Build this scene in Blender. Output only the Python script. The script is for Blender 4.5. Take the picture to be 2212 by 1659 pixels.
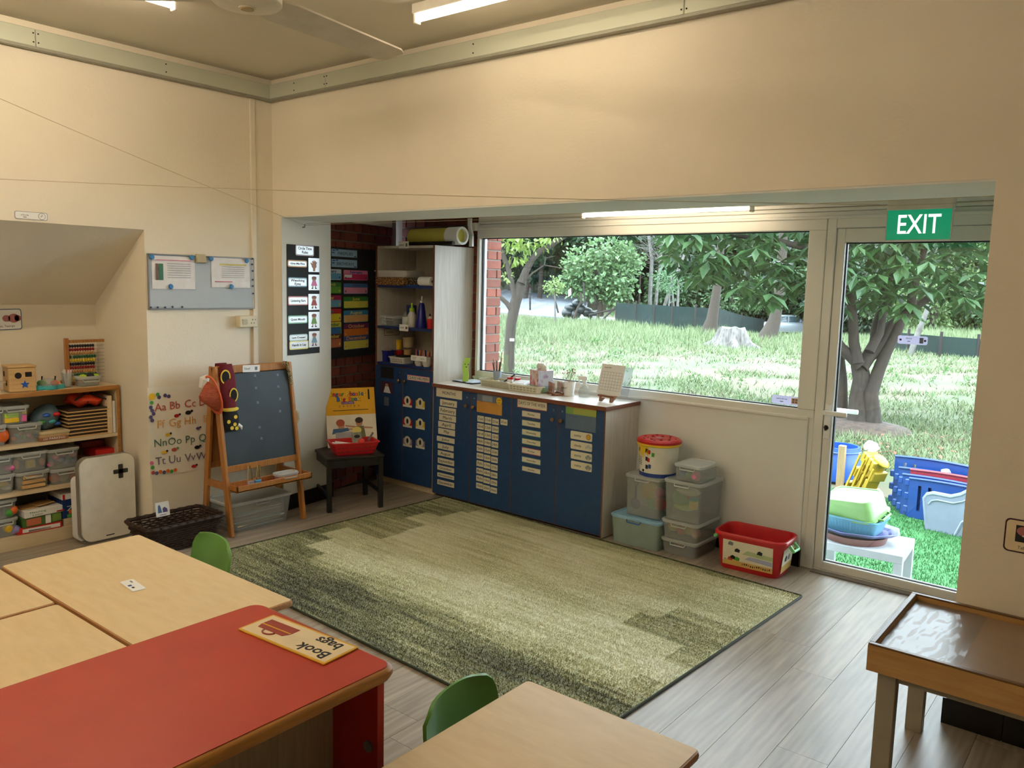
import bpy, bmesh, math, random
import numpy as np
from mathutils import Vector, Matrix
for _o in list(bpy.data.objects): bpy.data.objects.remove(_o)
S = bpy.context.scene
COL = S.collection
PI = math.pi
R = math.radians
# ---------------------------------------------------------------- camera
YAW, PITCH, ROLL, FPX = R(-38.5632), R(-7.0611), R(1.4078), 1753.42
CAM = Vector((0, 0, 1.6))
_f = Vector((math.sin(YAW)*math.cos(PITCH), math.cos(YAW)*math.cos(PITCH), math.sin(PITCH)))
_r0 = Vector((math.cos(YAW), -math.sin(YAW), 0)); _u0 = _r0.cross(_f)
_r = math.cos(ROLL)*_r0 + math.sin(ROLL)*_u0
_u = -math.sin(ROLL)*_r0 + math.cos(ROLL)*_u0
cd = bpy.data.cameras.new('camera'); cam = bpy.data.objects.new('camera', cd); COL.objects.link(cam)
cd.sensor_width = 36; cd.lens = FPX/2212*36; cd.clip_end = 400; cd.clip_start = .05
cam.matrix_world = Matrix(((_r.x, _u.x, -_f.x, 0), (_r.y, _u.y, -_f.y, 0), (_r.z, _u.z, -_f.z, 1.6), (0, 0, 0, 1)))
S.camera = cam
G = Matrix()                      # frame that new things are laid out in (the recess stands a little askew to the room)
def use(m=None):
    global G
    G = m if m is not None else Matrix()
def at(x, y, ax, v):
    """point of the plane axis ax = v (in the current frame) that the picture shows at pixel x, y"""
    d = _r*((x-1106)/FPX) - _u*((y-829.5)/FPX) + _f
    gi = G.inverted(); c = gi @ CAM; d = gi.to_3x3() @ d
    return c + d*((v-c[ax])/d[ax])
RECESS = Matrix.Translation((-1.5, 4.6, 0)) @ Matrix.Rotation(R(-1.5), 4, 'Z') @ Matrix.Translation((1.5, -4.6, 0))
BRICKS = Matrix.Translation((-4.80, 3.76, 0)) @ Matrix.Rotation(R(14), 4, 'Z')
JAMB = Matrix.Translation((-4.617, 3.302, 0)) @ Matrix.Rotation(R(8.4), 4, 'Z')
# ---------------------------------------------------------------- world, sun, exposure
SKY, SUN, LAMP = 9.0, 1.8, 29.0
w = bpy.data.worlds.new('overcast_sky'); S.world = w; w.use_nodes = True
_n = w.node_tree.nodes; _l = w.node_tree.links
_bg = _n['Background']; _bg.inputs['Strength'].default_value = SKY
_tc = _n.new('ShaderNodeTexCoord'); _ns = _n.new('ShaderNodeTexNoise'); _ns.inputs['Scale'].default_value = 2.2; _ns.inputs['Detail'].default_value = 5
_cr = _n.new('ShaderNodeValToRGB'); _cr.color_ramp.elements[0].color = (.66, .82, 1, 1); _cr.color_ramp.elements[1].color = (.95, 1, 1.06, 1)
_l.new(_tc.outputs['Generated'], _ns.inputs['Vector']); _l.new(_ns.outputs['Fac'], _cr.inputs['Fac']); _l.new(_cr.outputs['Color'], _bg.inputs['Color'])
sd = bpy.data.lights.new('sun', 'SUN'); sd.energy = SUN; sd.angle = R(25); sd.color = (1, .97, .9)
sun = bpy.data.objects.new('sun', sd); COL.objects.link(sun); sun.rotation_euler = (R(28), R(-18), 0)
vs = S.view_settings; vs.view_transform = 'Standard'; vs.look = 'None'; vs.exposure = 0.62; vs.gamma = 1; vs.use_curve_mapping = False
# ---------------------------------------------------------------- helpers
def lin(c): return tuple((v/12.92 if v <= .04045 else ((v+.055)/1.055)**2.4) for v in [k/255 for k in c])
MATS = {}
def _mx(nt, a, b, blend='MIX'):
    m = nt.nodes.new('ShaderNodeMix'); m.data_type = 'RGBA'; m.blend_type = blend
    for k, v in ((6, a), (7, b)):
        if isinstance(v, tuple): m.inputs[k].default_value = (*v, 1)
        else: nt.links.new(v, m.inputs[k])
    return m
def mat(name, c=(200, 200, 200), r=.5, m=0, var=.06, sc=14, bump=0, bs=60, str_=None, c2=None, spec=.5, emit=0, tr=0, coord='Object', linear=False, thresh=None, k=1):
    """principled material whose colour varies with noise; str_ = stretch of the noise, c2 = second colour, tr = see-through share"""
    if name in MATS: return MATS[name]
    M_ = bpy.data.materials.new(name); M_.use_nodes = True; nt = M_.node_tree; N = nt.nodes; L = nt.links
    b = N['Principled BSDF']; b.inputs['Roughness'].default_value = r; b.inputs['Metallic'].default_value = m
    b.inputs['Specular IOR Level'].default_value = spec
    col = tuple(v*k for v in lin(c))
    tc = N.new('ShaderNodeTexCoord'); mp = N.new('ShaderNodeMapping'); L.new(tc.outputs[coord], mp.inputs[0])
    if str_: mp.inputs['Scale'].default_value = str_
    ns = N.new('ShaderNodeTexNoise'); ns.inputs['Scale'].default_value = sc; ns.inputs['Detail'].default_value = 4; L.new(mp.outputs[0], ns.inputs['Vector'])
    if c2 is not None: ca, cb = col, tuple(v*k for v in lin(c2))
    else: ca, cb = tuple(v*(1-var) for v in col), tuple(min(1, v*(1+var)) for v in col)
    rp = N.new('ShaderNodeValToRGB'); e = rp.color_ramp.elements
    lo, hi = thresh if thresh else (.3, .7)
    e[0].position, e[1].position = lo, hi; e[0].color = (*ca, 1); e[1].color = (*cb, 1)
    L.new(ns.outputs['Fac'], rp.inputs[0]); L.new(rp.outputs[0], b.inputs['Base Color'])
    if emit: b.inputs['Emission Strength'].default_value = emit; L.new(rp.outputs[0], b.inputs['Emission Color'])
    if bump:
        n2 = N.new('ShaderNodeTexNoise'); n2.inputs['Scale'].default_value = bs; n2.inputs['Detail'].default_value = 3; L.new(mp.outputs[0], n2.inputs['Vector'])
        bp = N.new('ShaderNodeBump'); bp.inputs['Strength'].default_value = bump; bp.inputs['Distance'].default_value = .004
        L.new(n2.outputs['Fac'], bp.inputs['Height']); L.new(bp.outputs[0], b.inputs['Normal'])
    if tr:
        t = N.new('ShaderNodeBsdfTransparent'); t.inputs[0].default_value = (*[.35+.65*v for v in col], 1); mx = N.new('ShaderNodeMixShader'); mx.inputs[0].default_value = 1-tr
        L.new(t.outputs[0], mx.inputs[1]); L.new(b.outputs[0], mx.inputs[2]); L.new(mx.outputs[0], N['Material Output'].inputs[0])
    MATS[name] = M_; return M_
def glass_mat(name, tint=(.93, .97, .96), ior=1.45):
    M_ = bpy.data.materials.new(name); M_.use_nodes = True; nt = M_.node_tree; N = nt.nodes; L = nt.links
    N.remove(N['Principled BSDF']); t = N.new('ShaderNodeBsdfTransparent'); t.inputs[0].default_value = (*tint, 1)
    g = N.new('ShaderNodeBsdfGlossy'); g.inputs['Roughness'].default_value = .02
    f = N.new('ShaderNodeFresnel'); f.inputs[0].default_value = ior
    tc = N.new('ShaderNodeTexCoord'); ns = N.new('ShaderNodeTexNoise'); ns.inputs['Scale'].default_value = 1.5; L.new(tc.outputs['Object'], ns.inputs[0])
    bp = N.new('ShaderNodeBump'); bp.inputs['Strength'].default_value = .02; L.new(ns.outputs['Fac'], bp.inputs['Height']); L.new(bp.outputs[0], g.inputs['Normal'])
    mx = N.new('ShaderNodeMixShader'); L.new(f.outputs[0], mx.inputs[0]); L.new(t.outputs[0], mx.inputs[1]); L.new(g.outputs[0], mx.inputs[2])
    L.new(mx.outputs[0], N['Material Output'].inputs[0]); MATS[name] = M_; return M_
def translucent(name, c, c2, sc=1.2, k=1, share=.3, r=.45):
    M_ = mat(name, c, r, k=k, c2=c2, sc=sc, thresh=(.35, .65)); nt = M_.node_tree; N = nt.nodes; L = nt.links; b = N['Principled BSDF']
    if any(n_.type == 'BSDF_TRANSLUCENT' for n_ in N): return M_
    src = b.inputs['Base Color'].links[0].from_socket; tl = N.new('ShaderNodeBsdfTranslucent'); L.new(src, tl.inputs[0]); mx = N.new('ShaderNodeMixShader'); mx.inputs[0].default_value = share; L.new(b.outputs[0], mx.inputs[1]); L.new(tl.outputs[0], mx.inputs[2]); L.new(mx.outputs[0], N['Material Output'].inputs[0]); return M_
def wood(name, c, c2, axis=0, r=.45, sc=7, stretch=14, bump=.05):
    s = [stretch]*3; s[axis] = 1
    return mat(name, c, r, c2=c2, sc=sc, str_=tuple(s), bump=bump, bs=sc*2, thresh=(.28, .72))
def BM(): return bmesh.new()
def _place(bm, vs_, M_):
    if M_ is not None: bmesh.ops.transform(bm, matrix=M_, verts=vs_)
def box(bm, x0, x1, y0, y1, z0, z1, bev=0, seg=2, M_=None):
    r = bmesh.ops.create_cube(bm, size=1); v = r['verts']
    for p in v: p.co = Vector(((x0+x1)/2+p.co.x*(x1-x0), (y0+y1)/2+p.co.y*(y1-y0), (z0+z1)/2+p.co.z*(z1-z0)))
    if bev:
        ed = list({e for p in v for e in p.link_edges})
        r = bmesh.ops.bevel(bm, geom=ed, offset=bev, segments=seg, profile=.5, affect='EDGES')
        v = list({p for f in r['faces'] for p in f.verts} | {p for p in v if p.is_valid})
    _place(bm, v, M_); return v
def bar(bm, p0, p1, wd, th, up=(0, 0, 1), bev=0):
    """rectangular bar between two points; wd across, th along up"""
    p0, p1 = Vector(p0), Vector(p1); d = p1-p0; L_ = d.length; z = d/L_; up = Vector(up)
    x = up.cross(z)
    if x.length < 1e-4: x = Vector((1, 0, 0)).cross(z)
    x.normalize(); y = z.cross(x)
    M_ = Matrix(((x.x, y.x, z.x, p0.x), (x.y, y.y, z.y, p0.y), (x.z, y.z, z.z, p0.z), (0, 0, 0, 1)))
    return box(bm, -wd/2, wd/2, -th/2, th/2, 0, L_, bev, 1, M_)
def frame_of(d):
    d = Vector(d).normalized(); a = Vector((0, 0, 1)) if abs(d.z) < .9 else Vector((1, 0, 0))
    x = a.cross(d).normalized(); return x, d.cross(x)
def tube(bm, pts, r, n=8, caps=True, closed=False):
    pts = [Vector(p) for p in pts]; k = len(pts); rs = r if isinstance(r, (list, tuple)) else [r]*k; rings = []
    x = None
    for i, p in enumerate(pts):
        d = (pts[(i+1) % k] if (closed or i < k-1) else p) - (pts[i-1] if (closed or i > 0) else p)
        d.normalize()
        if x is None: x, y = frame_of(d)
        else:
            x = x - d*x.dot(d)
            if x.length < 1e-5: x, y = frame_of(d)
            x.normalize(); y = d.cross(x)
        rings.append([bm.verts.new(p + (x*math.cos(2*PI*j/n) + y*math.sin(2*PI*j/n))*rs[i]) for j in range(n)])
    for i in range(k if closed else k-1):
        a, b = rings[i], rings[(i+1) % k]
        for j in range(n): bm.faces.new((a[j], a[(j+1) % n], b[(j+1) % n], b[j]))
    if caps and not closed:
        bm.faces.new(rings[0][::-1]); bm.faces.new(rings[-1])
    return rings
def cyl(bm, p0, p1, r0, r1=None, n=18): return tube(bm, [p0, p1], [r0, r0 if r1 is None else r1], n)
def lathe(bm, prof, n=28, M_=None, sx=1, sy=1):
    rings = []; vs_ = []
    for r, z in prof:
        ring = [bm.verts.new((r*sx*math.cos(2*PI*j/n), r*sy*math.sin(2*PI*j/n), z)) for j in range(n)] if r > 1e-6 else [bm.verts.new((0, 0, z))]
        rings.append(ring); vs_ += ring
    for a, b in zip(rings, rings[1:]):
        for j in range(n):
            q = (j+1) % n
            if len(a) == 1 and len(b) == 1: continue
            if len(a) == 1: bm.faces.new((a[0], b[q], b[j]))
            elif len(b) == 1: bm.faces.new((a[j], a[q], b[0]))
            else: bm.faces.new((a[j], a[q], b[q], b[j]))
    _place(bm, vs_, M_); return vs_
def rrect(wd, h, r=.01, n=4, cx=0, cy=0):
    r = min(r, wd/2-1e-5, h/2-1e-5); P_ = []
    for sx, sy, a0 in ((1, 1, 0), (-1, 1, 90), (-1, -1, 180), (1, -1, 270)):
        for k in range(n+1):
            a = R(a0+90*k/n); P_.append((cx+sx*(wd/2-r)+r*math.cos(a), cy+sy*(h/2-r)+r*math.sin(a)))
    return P_
def prism(bm, poly, z0, z1, M_=None, top=None):
    """polygon in xy extruded from z0 to z1; top = optional other outline for the upper end"""
    a = [bm.verts.new((p[0], p[1], z0)) for p in poly]; b = [bm.verts.new((p[0], p[1], z1)) for p in (top or poly)]
    n = len(poly); bm.faces.new(a[::-1]); bm.faces.new(b)
    for j in range(n): bm.faces.new((a[j], a[(j+1) % n], b[(j+1) % n], b[j]))
    _place(bm, a+b, M_); return a+b
def loft(bm, loops, cap0=True, cap1=True, M_=None):
    rings = [[bm.verts.new(p) for p in lp] for lp in loops]; n = len(rings[0])
    for a, b in zip(rings, rings[1:]):
        for j in range(n): bm.faces.new((a[j], a[(j+1) % n], b[(j+1) % n], b[j]))
    if cap0: bm.faces.new(rings[0][::-1])
    if cap1: bm.faces.new(rings[-1])
    vs_ = [v for r in rings for v in r]; _place(bm, vs_, M_); return vs_
def ball(bm, c, r, n=12, s=(1, 1, 1), M_=None):
    q = bmesh.ops.create_uvsphere(bm, u_segments=n, v_segments=max(6, n*2//3), radius=r)
    for v in q['verts']: v.co = Vector((v.co.x*s[0]+c[0], v.co.y*s[1]+c[1], v.co.z*s[2]+c[2]))
    _place(bm, q['verts'], M_); return q['verts']
def obj(name, bm, m, parent=None, smooth=False, M_=None, ang=40):
    me = bpy.data.meshes.new(name)
    bmesh.ops.recalc_face_normals(bm, faces=bm.faces); bm.to_mesh(me); bm.free()
    if smooth:
        me.shade_smooth()
        try: me.set_sharp_from_angle(angle=R(ang))
        except Exception: pass
    me.materials.append(m)
    o = bpy.data.objects.new(name, me); COL.objects.link(o)
    if parent is not None: o.parent = parent
    if parent is None: o.matrix_world = G @ (M_ or Matrix())
    elif M_ is not None: o.matrix_local = M_
    return o
def link(name, me, parent=None, M_=None):
    o = bpy.data.objects.new(name, me); COL.objects.link(o)
    if parent is not None: o.parent = parent
    if M_ is not None: o.matrix_local = M_
    return o
def TR(x=0, y=0, z=0, rz=0, rx=0, ry=0): return Matrix.Translation((x, y, z)) @ Matrix.Rotation(rz, 4, 'Z') @ Matrix.Rotation(ry, 4, 'Y') @ Matrix.Rotation(rx, 4, 'X')
def tag(o, label, cat, group=None, kind=None):
    if label: o['label'] = label
    if cat: o['category'] = cat
    if group: o['group'] = group
    if kind: o['kind'] = kind
    return o
def thing(name, label, cat, M_=None, group=None):
    o = bpy.data.objects.new(name, None); COL.objects.link(o); o.empty_display_size = .05
    o.matrix_world = G @ (M_ or Matrix())
    return tag(o, label, cat, group)
def struct(o): o['kind'] = 'structure'; return o
def copy_tree(o, parent=None):
    c = o.copy(); COL.objects.link(c); c.parent = parent
    if parent is not None: c.matrix_local = o.matrix_local
    for ch in [q for q in bpy.data.objects if q.parent == o]: copy_tree(ch, c)
    return c
FONTS = {}
def lettering(parent, s, x, y, size, m, z=.0006, wd=None, align='CENTER', M_=None, name='lettering', bold=0, shear=0):
    """flat letters in the xy plane of the parent, centred on (x, y); size = capital height"""
    c = bpy.data.curves.new('t', 'FONT'); c.body = s; c.size = size/.70; c.align_x = align; c.align_y = 'CENTER'; c.resolution_u = 2
    c.extrude = .0002; c.offset = bold; c.shear = shear
    o = bpy.data.objects.new('t', c)
    me = bpy.data.meshes.new_from_object(o); bpy.data.objects.remove(o); bpy.data.curves.remove(c)
    if wd and len(me.vertices):
        xs = [v.co.x for v in me.vertices]; k = wd/max(1e-6, max(xs)-min(xs))
        if align != 'CENTER': me.transform(Matrix.Diagonal((min(k, 1.6), 1, 1, 1)))
        else: me.transform(Matrix.Diagonal((min(k, 1.6), 1, 1, 1)))
    me.materials.clear(); me.materials.append(m)
    return link(name, me, parent, (M_ or Matrix()) @ Matrix.Translation((x, y, z)))
# frames for things fixed on upright faces: local x runs right, y up, z out towards the room
def face_y(x, y, z, tilt=0): return Matrix(((1, 0, 0, x), (0, 0, -1, y), (0, 1, 0, z), (0, 0, 0, 1))) @ Matrix.Rotation(tilt, 4, 'Z')
def face_x(x, y, z, tilt=0): return Matrix(((0, 0, 1, x), (1, 0, 0, y), (0, 1, 0, z), (0, 0, 0, 1))) @ Matrix.Rotation(tilt, 4, 'Z')
def spot(px0, px1, ax, v):
    """two opposite pixel corners on an upright plane -> centre, width, height"""
    a, b = at(*px0, ax, v), at(*px1, ax, v); c = (a+b)/2; o = 0 if ax == 1 else 1
    return c, abs(b[o]-a[o]), abs(b.z-a.z)
def card(name, label, cat, px0, px1, ax, v, m, group=None, tilt=0, rad=.006, th=.0015, border=None, bw=.006):
    """a thin card on an upright plane; returns its empty and size"""
    c, wd, h = spot(px0, px1, ax, v)
    t = thing(name, label, cat, (face_y if ax == 1 else face_x)(*c, tilt), group)
    bm = BM(); prism(bm, rrect(wd, h, rad), 0, th); obj('card', bm, border or m, t)
    if border:
        bm = BM(); prism(bm, rrect(wd-2*bw, h-2*bw, max(.001, rad-bw/2)), th, th+.0004); obj('face', bm, m, t)
    return t, wd, h, th+.0005
def flat(t, m, x, y, wd, h, z, name='panel', rad=.001, th=.0004):
    bm = BM(); prism(bm, rrect(wd, h, rad, 2, x, y), z, z+th); return obj(name, bm, m, t)
def disc(t, m, x, y, rx, ry, z, name='spot', th=.0004, n=18):
    bm = BM(); prism(bm, [(x+rx*math.cos(2*PI*k/n), y+ry*math.sin(2*PI*k/n)) for k in range(n)], z, z+th); return obj(name, bm, m, t)
def poly(t, m, pts, z, name='shape', th=.0004):
    bm = BM(); prism(bm, pts, z, z+th); return obj(name, bm, m, t)
# ================================================================ the setting
CEIL = 2.88
m_wall = mat('cream_wall_paint', (236, 227, 208), .75, var=.02, sc=3, bump=.25, bs=70)
m_white = mat('white_wall_paint', (232, 232, 226), .7, var=.02, sc=4, bump=.15, bs=60)
m_ceil = mat('ceiling_paint', (216, 208, 190), .85, var=.03, sc=2, bump=.1, bs=30)
m_frame = mat('white_window_frame', (226, 224, 216), .4, var=.02, sc=5)
m_black = mat('black_skirting_tile', (14, 13, 13), .25, var=.1)
m_dark = mat('dark_gap', (22, 16, 12), .8)
glass = glass_mat('window_glass')
m_gasket = mat('black_rubber_gasket', (12, 14, 26), .5)
# floor of planks
floor = BM(); box(floor, -5.6, 2.7, -2.7, 4.8, -.12, -.004); floor = struct(obj('floor', floor, mat('floor_gap', (70, 60, 50), .9)))
def plank_mat():
    M_ = mat('grey_oak_vinyl', (176, 164, 148), .38, c2=(140, 128, 113), sc=3.2, str_=(11, 1, 1), bump=.03, bs=9, thresh=(.3, .75))
    nt = M_.node_tree; N = nt.nodes; L = nt.links; b = N['Principled BSDF']; b.inputs['Specular IOR Level'].default_value = .5
    src = b.inputs['Base Color'].links[0].from_socket
    oi = N.new('ShaderNodeObjectInfo'); hs = N.new('ShaderNodeHueSaturation'); mr = N.new('ShaderNodeMapRange'); mr.inputs[3].default_value = .86; mr.inputs[4].default_value = 1.1
    L.new(oi.outputs['Random'], mr.inputs[0]); L.new(mr.outputs[0], hs.inputs['Value']); L.new(src, hs.inputs['Color'])
    mp = next(n for n in N if n.type == 'MAPPING'); cv = N.new('ShaderNodeCombineXYZ'); ml = N.new('ShaderNodeMath'); ml.operation = 'MULTIPLY'; ml.inputs[1].default_value = 37
    L.new(oi.outputs['Random'], ml.inputs[0])
    for k in range(3): L.new(ml.outputs[0], cv.inputs[k])
    L.new(cv.outputs[0], mp.inputs['Location'])
    # long swirling cathedral grain
    wv = N.new('ShaderNodeTexWave'); wv.inputs['Scale'].default_value = 1.1; wv.inputs['Distortion'].default_value = 7; wv.inputs['Detail'].default_value = 3; wv.inputs['Detail Scale'].default_value = .6
    L.new(mp.outputs[0], wv.inputs[0]); m2 = _mx(nt, hs.outputs[0], (.9, .88, .86), 'MULTIPLY'); L.new(wv.outputs['Fac'], m2.inputs[0]); L.new(m2.outputs[2], b.inputs['Base Color'])
    return M_
m_plank = plank_mat(); PM = {}
rnd = random.Random(4)
x = -5.55; PW, PL = .178, 1.22
while x < 2.6:
    y = -2.65 - rnd.uniform(0, PL)
    while y < 4.72:
        y0, y1 = max(y, -2.65), min(y+PL, 4.72)
        if x < -4.95 and y0 > 2.5: y1 = y0
        if y1-y0 > .03:
            key = round(y1-y0, 3)
            if key not in PM:
                bm = BM(); box(bm, -PW/2+.0007, PW/2-.0007, -key/2+.0007, key/2-.0007, -.004, 0); o = obj('plank', bm, m_plank, floor); PM[key] = o.data
            else: o = link('plank', PM[key], floor)
            o.location = (x+PW/2, (y0+y1)/2, 0)
        y += PL
    x += PW
bm = BM(); box(bm, -5.6, 2.7, -2.7, 3.78, CEIL, CEIL+.1); struct(obj('ceiling', bm, m_ceil))
# left wall with the alcove: reaches from the back wall to the recess
bm = BM(); A0, A1 = .55, 2.415
box(bm, -5.6, -4.71, A1, 3.3, 0, CEIL); box(bm, -5.6, -4.71, -2.7, A0, 0, CEIL); box(bm, -5.6, -4.71, A0, A1, 1.86, CEIL)
box(bm, -5.6, -5.37, A0, A1, 0, 1.86)
prism(bm, [(-4.71, 1.86), (-5.37, 1.40), (-5.37, 1.86)], -A1, -A0, Matrix.Rotation(PI/2, 4, 'X'))
struct(obj('wall_left', bm, m_wall))
# front wall with the wide opening
bm = BM()
prism(bm, [(-5.6, 3.3), (-4.622, 3.3), (-4.69, 3.76), (-5.6, 3.76)], 0, 2.003)
box(bm, -5.6, 2.7, 3.3, 3.78, 2.003, CEIL); box(bm, -.502, 2.7, 3.3, 3.78, 0, 2.003)
bmesh.ops.remove_doubles(bm, verts=bm.verts, dist=1e-4)
struct(obj('wall_front', bm, m_wall))
bm = BM(); prism(bm, [(-4.622, 3.302), (-4.617, 3.302), (-4.685, 3.764), (-4.71, 3.764), (-4.71, 3.76), (-4.69, 3.76)], 0, 2.0); struct(obj('trim_1', bm, m_white))
bm = BM(); box(bm, -4.69, -.502, 3.304, 3.784, 1.994, 2.0035); struct(obj('trim_2', bm, m_white))
bm = BM(); box(bm, -5.6, 2.7, -2.8, -2.7, 0, CEIL); struct(obj('wall_back', bm, m_wall))
bm = BM(); box(bm, 2.6, 2.7, -2.7, 3.3, 0, CEIL); struct(obj('wall_right', bm, m_wall))
# recess behind the opening
bm = BM(); box(bm, -5.5, -.3, 3.78, 4.9, 2.137, 2.2); struct(obj('ceiling_recess', bm, m_white))
m_mortar = mat('brick_mortar', (120, 112, 104), .95, bump=.4, bs=90)
m_brick = mat('red_brick', (128, 62, 46), .85, c2=(92, 44, 36), sc=9, bump=.5, bs=60)
_nt = m_brick.node_tree; _b = _nt.nodes['Principled BSDF']; _s = _b.inputs['Base Color'].links[0].from_socket
_oi = _nt.nodes.new('ShaderNodeObjectInfo'); _hs = _nt.nodes.new('ShaderNodeHueSaturation'); _mr = _nt.nodes.new('ShaderNodeMapRange'); _mr.inputs[3].default_value = .7; _mr.inputs[4].default_value = 1.25
_nt.links.new(_oi.outputs['Random'], _mr.inputs[0]); _nt.links.new(_mr.outputs[0], _hs.inputs['Value']); _nt.links.new(_s, _hs.inputs['Color']); _nt.links.new(_hs.outputs[0], _b.inputs['Base Color'])
BR = {}
def brick(parent, M_, ln, th=.012):
    key = round(ln, 3)
    if key not in BR:
        bm = BM(); box(bm, -key/2, key/2, 0, .0625, -.01, th, .003, 1); o = obj('brick', bm, m_brick, parent); BR[key] = o.data
    else: o = link('brick', BR[key], parent)
    o.matrix_local = M_; return o
def brickwork(parent, fr, u0, u1, z0, z1, skip=None):
    """English bond: rows of stretchers and of headers by turns; fr(u, z) -> matrix"""
    z = z0; k = 0
    while z < z1-.05:
        ln = .225 if k % 2 == 0 else .1125; u = u0 - (.056 if k % 2 else 0)
        while u < u1-.01:
            a, b = max(u, u0), min(u+ln-.0095, u1)
            if b-a > .02 and not (skip and skip((a+b)/2, z)): brick(parent, fr((a+b)/2, z), b-a)
            u += ln
        z += .0725; k += 1
use(BRICKS)
bm = BM(); box(bm, -.2, 0, .004, 1.0, 0, 2.137); wb = struct(obj('wall_recess_left', bm, m_mortar))
brickwork(wb, lambda u, z: face_x(0, u, z), .005, .93, .005, 2.03)
bm = BM(); box(bm, -.02, .03, .004, .9, 2.03, 2.137, .004, 1); struct(obj('trim_3', bm, m_white))
use(RECESS)
bm = BM(); box(bm, -.45, -.3, 3.80, 4.8, 0, 2.137); struct(obj('wall_recess_right', bm, m_white))
bm = BM(); box(bm, -5.4, -4.14, 4.675, 4.78, 0, 2.137); wb2 = struct(obj('wall_recess_brick', bm, m_mortar))
brickwork(wb2, lambda u, z: face_y(u, 4.675, z), -4.26, -4.145, .005, 2.09); brickwork(wb2, lambda u, z: face_y(u, 4.675, z), -5.0, -4.262, 1.82, 2.13)
bm = BM(); box(bm, -4.75, -4.142, 4.78, 4.93, -.4, 2.5); pil = struct(obj('wall_outside_pier', bm, m_mortar))
brickwork(pil, lambda u, z: face_x(-4.142, u, z), 4.712, 4.93, .55, 2.3)
# half wall below the window
bm = BM(); box(bm, -4.14, -1.532, 4.64, 4.76, 0, .872, .004, 1); struct(obj('wall_recess_window', bm, m_white))
bm = BM(); box(bm, -2.63, -1.525, 4.628, 4.64, 0, .105); box(bm, -1.532, -1.524, 4.628, 4.68, 0, .105); struct(obj('baseboard_window', bm, m_black))
use()
bm = BM(); prism(bm, [(-4.62, 3.30), (-4.606, 3.298), (-4.675, 3.772), (-4.70, 3.772)], 0, .105); struct(obj('baseboard_jamb', bm, m_black))
bb = struct(obj('baseboard_right', (lambda b: (box(b, -.512, 2.6, 3.286, 3.3, 0, .10), box(b, -.512, -.502, 3.3, 3.78, 0, .10), b)[2])(BM()), m_dark))
for k in range(12):
    bm = BM(); box(bm, -.512+k*.2+.001, -.512+(k+1)*.2-.002, 3.279, 3.286, 0, .10); obj('tile', bm, m_black, bb)
use(RECESS)
# header boards over the window, three long boards with shadow gaps
hd = struct(obj('trim_4', (lambda b: (box(b, -4.14, -.45, 4.68, 4.78, 2.0, 2.137), b)[1])(BM()), m_dark))
for k, (z0, z1) in enumerate(((2.0125, 2.036), (2.038, 2.060), (2.062, 2.092))):
    bm = BM(); box(bm, -4.14, -.46, 4.655+.004*k, 4.68, z0, z1, .003, 1); obj('board', bm, m_frame, hd)
bm = BM(); box(bm, -4.17, -.46, 4.638, 4.66, 1.996, 2.014, .005, 2); box(bm, -4.20, -4.13, 4.62, 4.67, 1.99, 2.05, .004, 1); struct(obj('trim_6', bm, m_frame))
# window
def rects(b, L_, y0, y1, bev=.004):
    for a in L_: box(b, a[0], a[1], y0, y1, a[2], a[3], bev, 1)
    return b
win = struct(obj('window_1', rects(BM(), ((-4.14, -1.505, .872, .922), (-4.14, -1.505, 1.936, 2.0), (-4.14, -4.113, .922, 1.936), (-1.603, -1.505, .922, 1.936)), 4.65, 4.74), m_frame))
obj('gasket', rects(BM(), ((-4.113, -1.603, .922, .928), (-4.113, -1.603, 1.930, 1.936), (-4.113, -4.105, .922, 1.936), (-1.609, -1.603, .922, 1.936)), 4.686, 4.705, 0), m_gasket, win)
bm = BM(); box(bm, -4.112, -1.604, 4.696, 4.700, .923, 1.935); obj('pane', bm, glass, win)
bm = BM(); box(bm, -4.14, -1.53, 4.625, 4.655, .866, .884, .005, 2); obj('window_sill', bm, m_frame, win)
# glazed door with its frame
dfr = struct(obj('door_1', rects(BM(), ((-1.532, -1.503, 0, .88), (-1.503, -1.453, 0, 2.0), (-.505, -.452, 0, 2.0), (-1.453, -.505, 1.946, 2.0), (-1.453, -.505, -.02, .008)), 4.652, 4.74, .003), m_frame))
leaf = obj('door_leaf', rects(BM(), ((-1.450, -1.404, .01, 1.943), (-.60, -.508, .01, 1.943), (-1.404, -.60, 1.868, 1.943), (-1.404, -.60, .01, .056)), 4.66, 4.725, .003), m_frame, dfr)
obj('gasket', rects(BM(), ((-1.405, -.599, .054, .06), (-1.405, -.599, 1.861, 1.869), (-1.405, -1.397, .054, 1.869), (-.607, -.599, .054, 1.869)), 4.686, 4.705, 0), m_gasket, leaf)
bm = BM(); box(bm, -1.404, -.60, 4.696, 4.700, .055, 1.868); obj('pane', bm, glass, leaf)
bm = BM(); box(bm, -1.447, -1.412, 4.65, 4.66, .77, .97, .003, 1); box(bm, -1.447, -1.412, 4.725, 4.735, .77, .97, .003, 1); box(bm, -1.444, -1.42, 4.61, 4.655, .912, .937, .004, 1); box(bm, -1.444, -1.31, 4.60, 4.62, .912, .937, .005, 2); box(bm, -1.444, -1.42, 4.73, 4.77, .912, .937, .004, 1); box(bm, -1.444, -1.30, 4.76, 4.78, .912, .937, .005, 2)
obj('door_handle', bm, mat('white_lever', (235, 234, 230), .35), leaf)
bm = BM(); cyl(bm, (-1.43, 4.651, .835), (-1.43, 4.646, .835), .013); box(bm, -1.435, -1.425, 4.636, 4.647, .82, .85); obj('lock', bm, m_black, leaf)
bm = BM(); box(bm, -1.45, -.505, 4.60, 4.652, 0, .008, .003, 1); struct(obj('trim_5', bm, mat('threshold_strip', (120, 112, 104), .5)))
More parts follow.
